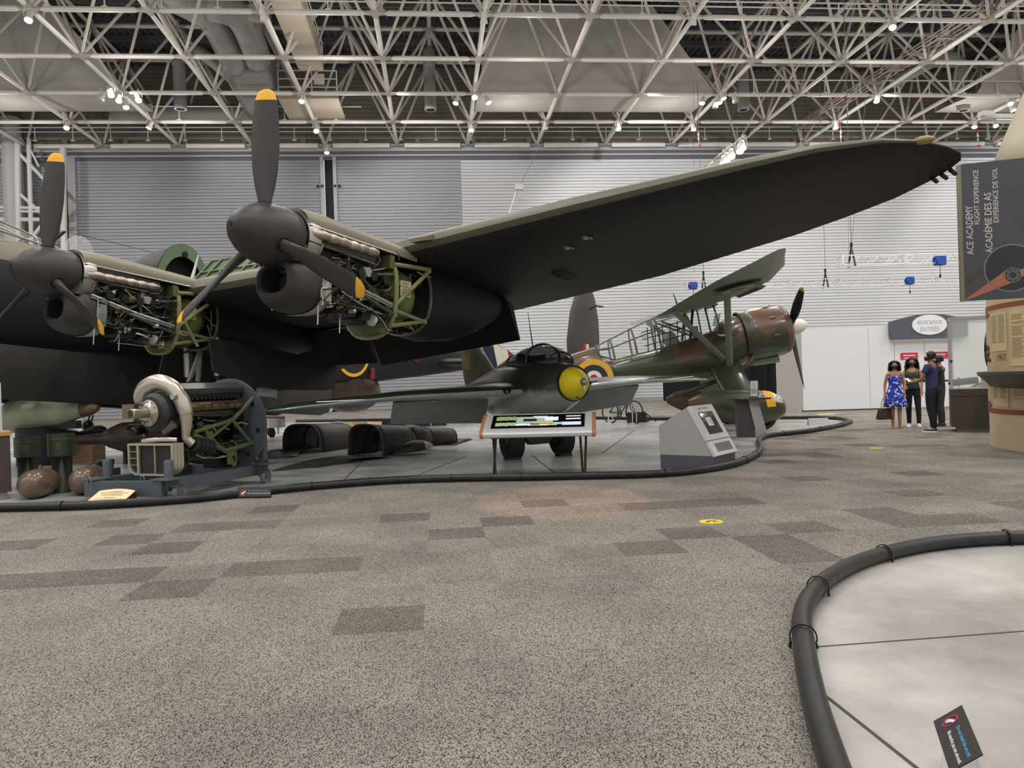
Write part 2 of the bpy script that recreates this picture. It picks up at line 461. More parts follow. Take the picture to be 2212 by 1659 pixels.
# --- catwalk rails standing on the frame
def catrail(i0, i1, r, h=.85, mid=.5, name='handrail', lab='', per=2, yo=0, plank=False):
    mb = MB(); y = gy(r)+yo; xa, xb = gx(i0), gx(i1)
    mb.tube([(xa, y, ZB+h), (xb, y, ZB+h)], .032, 6)
    if mid: mb.tube([(xa, y, ZB+mid), (xb, y, ZB+mid)], .028, 6)
    k = int(round((i1-i0)*per))
    for j in range(k+1):
        x = xa+(xb-xa)*(j+.5)/(k+1)
        mb.tube([(x, y, ZB+.08), (x, y, ZB+h)], .028, 6); mb.box((x, y, ZB+.1), (.2, .12, .05))
    o = mb.build(name, WHITE_TUBE); o['kind'] = 'structure'; return o
catrail(-2, 17, 5, .82, .58, 'ceiling_handrail', yo=-.7, per=2)
catrail(-2, 17, 1, .62, .42, 'ceiling_handrail.001', per=2)
catrail(9.2, 14.2, 3, .74, 0, 'ceiling_handrail.002', per=2)
catrail(2, 4.6, 4, .8, 0, 'ceiling_handrail.003', per=1.2)
dc = MB(); dc.box((6, WALLY-.35, ZB+.05), (130, .5, .08)).box((6, WALLY+.1, ZB+.62), (130, .12, .18))
i = -60
while i < 70: dc.box((i, WALLY+.1, ZB+.35), (.26, .14, .6)); i += S*.81
struct(dc.build('ceiling_catwalk', mat('catwalk_grey', (150, 144, 136), .6)))
# --- steel bracing left of the hangar door
br = MB(); yb = WALLY-1.0
def wp(px, py): return AY(px, py, yb)
for a, b, r in (((38, 300), (40, 600), .16), ((62, 300), (70, 600), .12), ((136, 318), (139, 600), .17), ((40, 330), (136, 430), .1), ((134, 430), (64, 520), .1), ((44, 420), (100, 470), .09), ((0, 448), (140, 450), .09), ((0, 456), (140, 458), .07), ((0, 474), (132, 475), .12), ((64, 320), (84, 360), .06)):
    br.tube([wp(*a), wp(*b)], r, 8)
struct(br.build('trim_3', mat('white_steel', (214, 213, 210), .4)))
co_ = MB(); p = wp(22, 400); co_.tube([(p.x, p.y+.3, 0), (p.x, p.y+.3, ZB+1.5)], .52, 24); struct(co_.build('trim_4', mat('pipe_grey', (170, 170, 172), .5)))
# --- fabric sails in the roof
fab = mat('sail_fabric', (182, 178, 172), .85, bump=(1.2, .5), nz=(.7, .05))
def sail(il, ir, it, jt, name, lab, wav=True, yr=3):
    """upright sheet on row yr rising to the deck, a flat tail back to the next row, tube along its end"""
    mb = MB(); y = gy(yr)+.16; rings = []
    n = 60; k = 10
    zt = ZC-.35
    for a in range(k+1):
        t = a/k; row = []
        for b in range(n+1):
            s = b/n
            xa = gx(il)+(gx(it)-gx(il))*t; xb = gx(ir)+(gx(jt)-gx(ir))*t
            x = xa+(xb-xa)*s
            w = .05*sin(s*9+t*2)+.05*sin(s*47)*(1 if s > .8 or s < .12 else .15)
            row.append((x, y+w*(1 if 0 < a else 0), ZB+.14+(zt-ZB-.14)*t))
        rings.append(row)
    mb.loft(rings, 0, caps=(False, False), closed=False)
    y2 = gy(yr+1)-.6
    row1 = [(gx(il)+(gx(ir)-gx(il))*b/n, y, ZB+.14) for b in range(n+1)]
    row2 = [(gx(il)+(gx(ir)-gx(il))*b/n, (y+y2)/2, ZB+.28-.06*sin(b/n*pi*6)) for b in range(n+1)]
    row3 = [(gx(il)+(gx(ir)-gx(il))*b/n, y2, ZB+.36) for b in range(n+1)]
    mb.loft([row1, row2, row3], 0, caps=(False, False), closed=False)
    o = mb.build(name, fab, fix=False); tag(o, lab, 'fabric sail')
    tb = MB(); tb.box(((gx(il)+gx(ir))/2, y2, ZB+.52), (gx(ir)-gx(il), .16, .34)); tb.tube([(gx(il), gy(yr)+.16, ZB+.14), (gx(ir), gy(yr)+.16, ZB+.14)], .03, 6)
    tb.build('rail', mat('sail_beam', (170, 161, 149), .6), o)
    return o
sail(6.05, 8.95, 6.25, 8.2, 'fabric_sail', 'grey fabric sail hung in the roof truss above the middle of the long wing')
sail(-2, 2.05, -2, 1.2, 'fabric_sail.001', 'grey fabric sail in the roof above the folding spot cluster at upper left')
sail(12.35, 16.5, 13.1, 16.5, 'fabric_sail.002', 'grey fabric sail in the roof above the dark hanging banner')
# --- air ducts
dm = mat('duct_grey', (150, 149, 147), .55, nz=(1.2, .08))
def outlet(px, py, y, r, h, lab, arm=None):
    p = AY(px, py, y)
    e = empty('air_duct', lab, 'air duct', p)
    mb = MB(); mb.lathe([(0, r*.7), (0, r), (.12, r*1.04), (.14, r), (h, r)], 20)
    mb.lathe([(.02, r*.66), (.5, r*.6)], 20)
    mb.build('outlet_pipe', dm, e)
    ml = MB(); ml.lathe([(.0, r*.55), (.05, r*.55), (.05, 0)], 16); ml.build('diffuser', mat('duct_dark', (60, 60, 62), .7), e)
    if arm:
        mb = MB(); mb.tube(cr([(0, 0, h-.02), (0, 0, h+r*.9)]+arm, 5), r, 16); mb.build('branch_pipe', dm, e)
    return e
outlet(390, 236, gy(3.55), .3, 2.1, 'upright round air duct with open end left of the tall yellow-tipped blade', [(.7, .3, 3.0), (1.6, .8, 2.5), (2.4, 1.6, 1.9)])
outlet(930, 238, gy(3.55), .3, 2.2, 'upright round air duct with open end left of the brightest spotlight', [(0, .6, 3.2), (0, 2.2, 3.3)])
outlet(1606, 238, gy(3.55), .31, 2.2, 'upright round air duct with open end above the near half of the long wing', [(0, .6, 3.2), (-.2, 2.2, 3.3)])
outlet(2081, 239, gy(3.55), .31, 2.2, 'upright round air duct with open end above the rounded wing tip', [(-.8, .2, 3.0), (-2.4, .4, 2.3), (-3.6, .6, 1.7)])
e = empty('air_duct', 'large grey trunk duct bending down through the roof truss at upper left', 'air duct', AY(470, 60, gy(2.2)))
mb = MB(); o0 = e.location
def rel(*p): return AY(*p)-o0
mb.tube(cr([rel(300, -40, gy(1.9)), rel(420, 15, gy(2.0)), rel(470, 60, gy(2.4)), rel(520, 170, gy(3.3)), rel(560, 245, gy(4.4))], 6), .62, 14)
mb.build('trunk_pipe', dm, e)
mb = MB(); mb.tube(cr([rel(430, 10, gy(2.0)), rel(510, 30, gy(2.0)), rel(545, 90, gy(2.5)), rel(555, 130, gy(3))], 6), .6, 14)
p = rel(548, 160, gy(3.3)); mb.box(p, (1.9, 2.4, 1.5)); mb.box(p+Vector((.2, .3, -1.0)), (1.3, 1.6, 1.0))
mb.build('branch_pipe', dm, e)
mb = MB(); p = rel(560, 30, gy(2.0)); mb.box(p, (.9, .4, .6)); mb.build('damper_box', mat('duct_light', (170, 168, 164), .5), e)
e = empty('air_duct', 'long horizontal duct lying across the roof behind the truss at upper left', 'air duct', AY(450, 247, gy(4.6)))
mb = MB(); mb.tube([(-5, 0, 0), (3, 0, 0)], .5, 14); mb.build('pipe', dm, e)
# --- roof walkways
tanm = mat('walkway_tan', (188, 176, 158), .6, nz=(.8, .08))
e = empty('roof_walkway', 'tan boxed service walkway hanging in the roof above the upright blade', 'walkway', AY(640, 60, gy(1.6)))
o0 = e.location
mb = MB(); a, b = rel(600, -40, gy(.8)), rel(672, 150, gy(3.0))
for dx, dz, w, h in ((0, 0, 1.1, .08), (-.55, .35, .06, .7), (.55, .35, .06, .7)):
    mb.loft([[Vector((dx+i*w/2, 0, dz+j*h/2))+q for i, j in ((-1, -1), (1, -1), (1, 1), (-1, 1))] for q in (a, b)])
mb.build('deck', tanm, e)
mb = MB()
for t in (0, .2, .4, .6, .8, 1):
    q = a.lerp(b, t)
    for dx in (-.55, .55): mb.tube([q+Vector((dx, 0, 0)), q+Vector((dx, 0, 1.2))], .03, 6)
for dx in (-.55, .55):
    for h in (.8, 1.2): mb.tube([a+Vector((dx, 0, h)), b+Vector((dx, 0, h))], .03, 6)
mb.build('handrail', WHITE_TUBE, e)
e = empty('roof_walkway', 'tan service platform with ladder rails above the spot lamp pair behind the upright blade', 'walkway', AY(685, 235, gy(3.7)))
o0 = e.location
mb = MB(); mb.box((-.2, 0, 0), (2.9, 3.2, .1)).box((-.2, -1.6, .1), (2.9, .08, .3)).box((-.2, 1.6, .1), (2.9, .08, .3)); mb.build('deck', tanm, e)
mb = MB()
for x in (-1.6, 0, 1.2): mb.tube([(x, -1.6, 0), (x, -1.6, 1.3)], .035, 6)
for h in (.5, .9, 1.3): mb.tube([(-1.6, -1.6, h), (1.2, -1.6, h)], .03, 6)
mb.box((.35, -1.5, .9), (.5, .2, .5))
mb.tube([(1.2, -1.6, 0), (1.6, .6, 2.2)], .04, 6); mb.tube([(1.5, -1.6, 0), (1.9, .6, 2.2)], .04, 6)
mb.build('ladder_rail', WHITE_TUBE, e)
e = empty('roof_walkway', 'narrow railed cable walkway running back through the truss above the long wing', 'walkway', AY(1850, 215, gy(2.8)))
o0 = e.location
a, b = rel(2140, 20, gy(.9)), rel(1722, 285, gy(4.8))
mb = MB()
for dz in (0, .16, .3): mb.tube([a+Vector((-.3, 0, dz)), b+Vector((-.3, 0, dz))], .035, 6); mb.tube([a+Vector((.3, 0, dz)), b+Vector((.3, 0, dz))], .035, 6)
for t in range(9):
    q = a.lerp(b, (t+.5)/9); mb.box(q+Vector((0, 0, 0)), (.8, .12, .1)); mb.tube([q+Vector((.35, 0, 0)), q+Vector((.35, 0, .9))], .035, 6)
mb.build('tray', mat('tray_grey', (150, 144, 135), .5), e)
# --- white partition wall, side return and entrance doors
pw = mat('partition_white', (226, 226, 228), .6); pg = mat('partition_shaded', (178, 175, 172), .6)
def vwall(mb, a, b, h0, h1, th=.12, m=0):
    a, b = Vector(a), Vector(b); d = (b-a).normalized(); n = Vector((-d.y, d.x, 0))*th
    mb.loft([[p+Vector((0, 0, h0)), p+n+Vector((0, 0, h0)), p+n+Vector((0, 0, h1)), p+Vector((0, 0, h1))] for p in (a, b)], m)
PA, PB = G(1736, 889.5), G(2068, 879); PD = (PB-PA).normalized()
mb = MB(); PH = 2.98
vwall(mb, PA, PA.lerp(PB, .435), 0, PH); vwall(mb, PA.lerp(PB, .437), PA.lerp(PB, .6), 0, PH+.04); vwall(mb, PA.lerp(PB, .6), PA.lerp(PB, 2.4), 2.46, PH); vwall(mb, PA.lerp(PB, .985), PA.lerp(PB, 2.4), 0, 2.46)
struct(mb.build('wall_partition', pw))
mb = MB(); vwall(mb, G(1679, 889.5), PA, 0, PH); struct(mb.build('wall_partition.001', pg))  # side return coloured grey because less light reaches it
mb = MB(); vwall(mb, G(1679, 889)+Vector((0, -.02, 0)), PA+Vector((0, -.02, 0)), .0, .05, .01); vwall(mb, PA+Vector((0, -.02, 0)), PA.lerp(PB, .6)+Vector((0, -.02, 0)), 0, .045, .01)
struct(mb.build('baseboard_partition', mat('dark_skirting', (58, 56, 54), .7)))
for k, (t0, t1) in enumerate(((.605, .795), (.8, .98))):
    mb = MB(); vwall(mb, PA.lerp(PB, t0), PA.lerp(PB, t1), .03, 2.44, .06)
    d = struct(mb.build('door_%d' % (k+3), pw))
cu = MB()
ca, cb = G(1433, 866), G(1690, 888.5); dd = (cb-ca); nn = Vector((-dd.y, dd.x, 0)).normalized()
cu_rows = [[ca+dd*(i/240)+nn*(.12*sin(i*.9)+.05*sin(i*.37))+Vector((0, 0, z)) for i in range(241)] for z in (.03, 1.3, 2.5)]
cu.loft(cu_rows, 0, caps=(False, False), closed=False)
tag(cu.build('drape_curtain', mat('black_drape', (16, 17, 20), .9), fix=False), 'long black pleated curtain standing behind the high-winged aircraft', 'curtain')
# ================================================================ FOUR-ENGINED BOMBER
def craft(yaw, pitch, roll=0):
    f = Vector((-sin(yaw), -cos(yaw), 0)); po = Vector((cos(yaw), -sin(yaw), 0)); up = Vector((0, 0, 1))
    f2 = cos(pitch)*f+sin(pitch)*up; u2 = -sin(pitch)*f+cos(pitch)*up
    return cos(roll)*po+sin(roll)*u2, f2, -sin(roll)*po+cos(roll)*u2
def craft_root(name, label, cat, O, yaw, pitch, roll=0):
    a, b, c = craft(yaw, pitch, roll)
    e = empty(name, label, cat); e.matrix_world = basis(-a, b, c, O)
    return e
# local frame of builders: (port, forward, up); MB(flip=True) mirrors port onto -x
dkgrey = mat('matt_charcoal', (50, 48, 47), .5, nz=(.9, .12)); nightblk = mat('night_black', (20, 19, 19), .6, nz=(.5, .15))
olive = mat('olive_brown', (116, 110, 90), .5, nz=(.8, .1)); silver = mat('worn_aluminium', (188, 186, 178), .38, .9, nz=(3, .15))
yellow = mat('tip_yellow', (236, 178, 44), .5); primer = mat('primer_green', (92, 98, 58), .55, nz=(3, .25)); pgreen = mat('pipe_green', (60, 78, 50), .5, nz=(4, .2))
pyell = mat('strut_yellow_green', (140, 138, 96), .5, nz=(3, .2)); engblk = mat('engine_black', (24, 24, 25), .45, nz=(5, .4)); rust = mat('exhaust_steel', (172, 158, 146), .38, .8, nz=(7, .35))
cable = mat('black_hose', (30, 29, 28), .5); brownh = mat('brown_hose', (108, 84, 58), .6); ltgrey = mat('light_fitting', (176, 174, 168), .4, .5); inner_g = mat('inner_green', (92, 116, 86), .5, nz=(2, .15))
paper = mat('data_plate', (206, 196, 160), .7); darkin = mat('dark_interior', (12, 12, 12), .8); redp = mat('signal_red', (170, 40, 38), .5)
TANK = mat('tank_green', (98, 112, 62), .4, nz=(2, .15))
LA = craft_root('bomber', 'large black four-engined propeller bomber with engine cowlings removed', 'aircraft', Vector((-2.16, 10.45, 3.427)), .616, .088)
def L(): return MB(flip=True)
FUS = -8.55
# --- wing
ST = [(-8.6, -2.35, .02, -7.3, -.32, .18), (-4.9, -2.35, .08, -7.25, -.24, .17), (-2.0, -2.35, .16, -6.95, -.10, .165), (0, -2.38, .27, -6.82, .06, .16), (3, -2.62, .63, -6.72, .44, .15), (5.5, -2.9, .93, -6.12, .76, .135),
      (6.3, -3.08, 1.04, -5.85, .88, .12), (7.0, -3.42, 1.13, -5.52, .98, .10), (7.45, -3.85, 1.19, -5.2, 1.06, .09), (7.72, -4.3, 1.22, -4.95, 1.12, .08), (7.86, -4.66, 1.235, -4.78, 1.17, .06)]
def wing_st(a):
    for i in range(len(ST)-1):
        if ST[i][0] <= a <= ST[i+1][0]:
            t = (a-ST[i][0])/(ST[i+1][0]-ST[i][0]); return [ST[i][k]+(ST[i+1][k]-ST[i][k])*t for k in range(6)]
    return list(ST[-1])
XC = [0, .012, .04, .09, .17, .28, .4, .55, .7, .85, 1]
def thick(x): return 5*(.2969*sqrt(x)-.126*x-.3516*x*x+.2843*x**3-.1036*x**4)
def foil(a, lb, lc, tb, tcc, t):
    ch = lb-tb; up, lo = [], []
    for x in XC:
        b = lb+(tb-lb)*x; c = lc+(tcc-lc)*x; h = thick(x)*t*ch
        cam = .02*ch*(4*x*(1-x))
        up.append((a, b, c+cam+h)); lo.append((a, b, c+cam-h*.85))
    return lo[::-1]+up[1:-1]+[up[-1]]
def wing_low(a, b):
    s = wing_st(a); ch = s[1]-s[3]; x = (s[1]-b)/ch
    return s[2]+(s[4]-s[2])*x+.02*ch*4*x*(1-x)-thick(x)*s[5]*ch*.85
nx_ = len(XC)
w = L(); rings = []
for i in range(len(ST)-1):
    n = 3 if i < 6 else 2
    for k in range(n):
        t = k/n; rings.append(foil(*[ST[i][q]+(ST[i+1][q]-ST[i][q])*t for q in range(6)]))
rings.append(foil(*ST[-1]))
w.loft(rings, mf=lambda i, j: 0 if j < nx_-2 or j > 2*nx_-3 else 1)
w.build('wing', [nightblk, mat('wing_olive', (92, 88, 72), .5, nz=(.8, .1))], LA, sharp=50)
# flap, lamps, tip details
fl = L(); fr_ = []
for a, d in ((-2.95, -.36), (.42, 0)): fr_.append([(a, -5.4, wing_low(min(a, 0), -5.4)+.05), (a, -5.6, wing_low(min(a, 0), -5.6)-.10+d*.4), (a, -6.02, -.70+d), (a, -6.06, -.69+d), (a, -5.75, -.05+d*.5)])
fl.loft(fr_); fl.build('flap', nightblk, LA, sharp=30)
fl = L(); fl.loft([[(a, -5.5, -.3), (a, -5.6, -.42), (a, -6.05, -1.0), (a, -6.09, -.99), (a, -5.75, -.25)] for a in (-7.7, -3.1)]); fl.build('flap', nightblk, LA, sharp=30)
for a, b in ((2.57, -3.68), (2.97, -3.48)):
    c = wing_low(a, b)
    q = L(); T = TR(a, b, c+.012) @ rotm('Y', 5)
    q.lathe([(0, .11), (-.015, .10), (.005, .06), (-.02, .045), (-.025, 0)], 18, 0, T); q.build('landing_light', mat('lamp_glass_plate', (150, 146, 128), .25, .7), LA)
q = L(); q.ell((1.85, -5.0, wing_low(1.85, -5.0)+.02), (.14, .42, .12)); q.build('fuel_fairing', nightblk, LA)
q = L(); q.ell((7.46, -3.83, 1.19), (.13, .075, .05)); q.build('navigation_light', mat('amber_tip', (150, 128, 84), .5), LA)
q = L()
for a, b in ((7.5, -5.1), (7.62, -5.0), (7.73, -4.86)): q.tube([(a, b+.05, 1.07), (a+.06, b-.1, 1.05)], .03, 8)
q.build('tip_studs', nightblk, LA)
# raised nose section and lifted leading-edge panel
q = L(); rr = []
for a, s in ((-8.0, .62), (-7.2, .75), (-6.3, .93), (-5.55, 1.0)):
    ring = []
    for j in range(15):
        t = pi*j/14
        ring.append((a, -3.0+.62*s*cos(t), .12+1.07*s*sin(t)**.8))
    rr.append(ring)
q.loft(rr, caps=(True, False)); q.build('raised_wing_nose', dkgrey, LA)
q = L(); ring_o = rr[-1]; ring_i = [(-5.55, -3.0+(p[1]+3.0)*.78, .14+(p[2]-.12)*.74) for p in ring_o]; ring_b = [(-5.75, p[1], p[2]) for p in ring_i]
q.loft([[(-5.53, p[1], p[2]) for p in ring_o], [(-5.53, p[1], p[2]) for p in ring_i], ring_b], caps=(False, True), closed=False, mf=lambda i, j: i)
for k in range(len(q.f)):
    if len(q.f[k]) > 4: q.m[k] = 1
q.build('nose_rib', [inner_g, darkin], LA, sharp=30)
q = L(); q.lathe([(0, .06), (.02, .06), (.02, 0)], 12, 0, TR(-5.52, -3.0, .98) @ rotm('Y', 90)); q.build('rib_hole', darkin, LA)
q = L(); P = [(-4.85, -2.62, .22), (-3.25, -2.62, .26), (-3.1, -2.95, .72), (-4.65, -2.95, .74)]
q.add(P+[(p[0], p[1]-.05, p[2]+.02) for p in P], [(0, 1, 2, 3), (7, 6, 5, 4), (0, 4, 5, 1), (1, 5, 6, 2), (2, 6, 7, 3), (3, 7, 4, 0)])
for t in (.02, .2, .4, .6, .8, .98):
    A = Vector(P[0]).lerp(Vector(P[1]), t); B = Vector(P[3]).lerp(Vector(P[2]), t); q.tube([A+Vector((0, .03, 0)), B+Vector((0, .03, 0))], .025, 4)
q.tube([Vector(P[0]).lerp(Vector(P[3]), .5)+Vector((0, .03, 0)), Vector(P[1]).lerp(Vector(P[2]), .5)+Vector((0, .03, 0))], .025, 4)
q.tube([Vector(P[3]), Vector(P[2])], .03, 6)
q.build('lifted_edge_panel', mat('panel_green', (88, 108, 76), .5, nz=(2, .15)), LA, sharp=30)
q = L(); q.tube([(-4.98, -2.75, .3), (-4.86, -2.8, .86)], [.045, .012], 6); q.build('panel_stay', mat('white_cone', (222, 222, 218), .5), LA)
# --- fuselage
def fr(b, hw, ct, cb, e=2.7, n=28):
    cc = (ct+cb)/2; hh = (ct-cb)/2
    return [(FUS+x, b, y) for x, y in sup(hw, hh, (0, cc), n, e)]
q = L()
q.loft([fr(5.6, .3, .3, -.5, 2.2), fr(5.2, .62, .62, -.8, 2.3), fr(4.2, .82, .85, -1.02), fr(2.5, .88, .95, -1.08), fr(1.6, .88, 1.1, -1.1), fr(-2, .88, 1.2, -1.1), fr(-6, .88, 1.15, -1.1), fr(-9.4, .88, 1.05, -1.1), fr(-9.6, .87, 1.05, -1.12), fr(-12, .78, .95, -.85), fr(-15, .6, .88, -.4), fr(-17.6, .42, .8, .02), fr(-18.2, .2, .65, .2)],
        mf=lambda i, j: 1 if 1 < j < 12 and i < 10 else 0)
q.build('fuselage', [nightblk, olive], LA, sharp=50)
for s in (1, -1):
    q = L(); rr = []
    for b in (2.6, 2.2, -2, -6, -9.2, -9.55):
        k = .9 if b in (2.6, -9.55) else 1
        rr.append([(FUS+s*x, b, -1.0+(c+1.0)*k) for x, c in ((.885, -.95), (.915, -1.15), (.93, -1.5), (.9, -1.85), (.84, -1.98), (.81, -1.96), (.86, -1.8), (.88, -1.5), (.86, -1.1), (.85, -.95))])
    q.loft(rr); q.build('bomb_door', mat('door_grey', (52, 50, 48), .5, nz=(.8, .12)), LA, sharp=50)
q = L(); q.ell((FUS, -11.3, -1.1), (.62, 1.35, .72)); q.build('belly_dome', mat('dome_brown', (62, 50, 38), .3), LA)
# canopy
cg = glass('canopy_glass', (220, 226, 226), .16)
q = L(); rr = []
for b, hw, ct in ((1.7, .32, 1.2), (1.2, .42, 1.62), (.3, .46, 1.72), (-.7, .45, 1.58), (-1.6, .4, 1.38), (-2.2, .3, 1.22)):
    rr.append([(FUS+x, b, max(1.04, 1.04+(ct-1.04)*s)) for x, s in ((-hw, 0), (-hw*.98, .45), (-hw*.8, .8), (-hw*.4, 1), (hw*.4, 1), (hw*.8, .8), (hw*.98, .45), (hw, 0))])
q.loft(rr, closed=False, caps=(False, False)); q.build('canopy', cg, LA, sharp=30)
q = L()
for r in rr: q.tube(r, .022, 5)
for j in (1, 3, 4, 6): q.tube([r[j] for r in rr], .022, 5)
q.tube([rr[1][0], rr[2][1], rr[3][1], rr[4][0]], .02, 5)
q.build('canopy_frame', mat('frame_grey', (150, 148, 138), .4, .4), LA)
q = L(); q.ell((FUS, -.6, .9), (.2, .25, .3)); q.box((FUS, .3, .8), (.6, .3, .4)); q.build('cockpit_seat', BLACK, LA)
q = L(); q.lathe([(0, .3), (.2, .29), (.38, .2), (.45, .1), (.47, 0)], 20, 0, TR(FUS, -2.65, 1.17)); q.build('astrodome', glass('dome_glass', (235, 238, 238), .2), LA)
q = L(); q.lathe([(0, .32), (.03, .32), (.03, .29)], 20, 0, TR(FUS, -2.65, 1.17)); q.build('dome_ring', silver, LA)
q = L(); q.tube([(FUS, -1.9, 1.2), (FUS+.25, -2.2, 1.6)], [.06, .03], 6)
q.tube(cr([(FUS+.25, -2.2, 1.6), (-7, -9, 1.45), (-4.5, -15.8, 2.2)], 5), .006, 4); q.build('aerial_mast', BLACK, LA)
# tail
q = L()
def slabfoil(st, flipv=False):
    rr = []
    for p in st: rr.append(foil(*p))
    return rr
q.loft([foil(-13.6, -15.4, .0, -17.4, .0, .1), foil(-8.55, -15.2, .1, -17.6, .1, .13), foil(-3.2, -15.4, .0, -17.4, .0, .1)]); q.build('tailplane', nightblk, LA)
def fin(a, name='tail_fin'):
    q = L(); rr = []
    for c, lb, tb, t in ((-1.05, -15.9, -16.7, .16), (-.85, -15.5, -17.3, .2), (-.3, -15.2, -17.55, .22), (.6, -15.1, -17.6, .22), (1.5, -15.3, -17.5, .2), (2.2, -15.7, -17.2, .16), (2.6, -16.1, -16.8, .08)):
        ch = lb-tb; ring = []
        for x in XC[::-1]: ring.append((a-thick(x)*t, lb+(tb-lb)*x, c)) if False else ring.append((a-thick(x)*t*1.5, lb-ch*x, c))
        for x in XC[1:]: ring.append((a+thick(x)*t*1.5, lb-ch*x, c))
        rr.append(ring)
    q.loft(rr); return q.build(name, mat('fin_grey', (62, 60, 58), .55, nz=(.9, .1)), LA)
fn = fin(-2.95); fin(-13.9)
q = L(); q.box((-2.78, -16.0, .35), (.012, .22, .42)); q.build('fin_flash_red', redp, fn)
q = L(); q.box((-2.78, -16.22, .35), (.012, .2, .42)); q.build('fin_flash_white', mat('flash_white', (224, 218, 200), .5), fn)
q = L(); q.tube([(-2.95, -16.5, 1.7), (-2.6, -16.5, 1.85), (-2.35, -16.5, 1.8)], .025, 5); q.build('rudder_horn', BLACK, fn)
# serial figures in red on the rear fuselage side
q = L(); sx = FUS+.86
for b0 in (-12.15, -12.6):
    q.box((sx-.13, b0-1.2, .02), (.03, .04, .24)).box((sx-.13, b0-1.12, .0), (.03, .18, .04)).box((sx-.13, b0-1.06, .07), (.03, .04, .14))
q.box((sx-.11, -11.5, -.62), (.04, .18, .34))
q.build('serial_marking', mat('serial_red', (112, 34, 32), .6), LA)
for nm, r, mm, o in (('roundel_yellow', .70, yellow, 0), ('roundel_blue', .6, mat('roundel_night', (28, 28, 34), .6), .006)):
    q = L(); q.lathe([(0, r), (.01, r), (.01, 0), (0, 0)], 40, 0, TR(FUS+.79+o, -10.55, -.1) @ rotm('Z', 3) @ rotm('Y', 90)); q.build(nm, mm, LA, sharp=30)
# --- engines
def blade(theta, par, tip_m):
    q = L(); rr = []
    ra = Vector((sin(theta), 0, cos(theta))); ta = -Vector((cos(theta), 0, -sin(theta))); fw = Vector((0, 1, 0))
    data = [(.3, .08, .075, 58), (.45, .09, .07, 56), (.6, .125, .055, 52), (.85, .16, .042, 45), (1.15, .178, .032, 39), (1.5, .172, .025, 34), (1.7, .158, .02, 31), (1.79, .146, .018, 30), (1.795, .146, .018, 30), (1.87, .12, .015, 29), (1.92, .085, .012, 29), (1.945, .035, .006, 29)]
    for r, c, t, be in data:
        e1 = ta*cos(radians(be))+fw*sin(radians(be)); e2 = ra.cross(e1)
        rr.append([ra*r+e1*(c*cos(2*pi*j/16))+e2*(t*sin(2*pi*j/16)) for j in range(16)])
    q.loft(rr, mf=lambda i, j: 1 if i >= 8 else 0)
    return q
def clutter(q, n, lo, hi, rmin, rmax, mats_n, rnd):
    for _ in range(n):
        p = [Vector([rnd.uniform(lo[k], hi[k]) for k in range(3)])]
        d = Vector((rnd.uniform(-.12, .12), rnd.choice((-1, 1))*rnd.uniform(.08, .32), rnd.uniform(-.12, .1)))
        for _k in range(3): p.append(p[-1]+d+Vector((rnd.uniform(-.08, .08), rnd.uniform(-.1, .1), rnd.uniform(-.1, .1))))
        p = [Vector([min(max(v[k], lo[k]-.03), hi[k]+.03) for k in range(3)]) for v in p]
        q.tube(cr(p, 3), rnd.uniform(rmin, rmax), 6, rnd.randrange(mats_n))
def exhaust(q, a, b0, b1, c, rot=1):
    n = 6
    for k in range(n):
        b = b0+(b1-b0)*(k+.2)/n; st = (b1-b0)/n
        q.tube([(a-.12*rot, b, c-.02), (a, b+st*.1, c), (a+.05*rot, b+st*.75, c), (a+.055*rot, b+st*1.25, c-.005)], [.05, .075, .07, .052], 10)
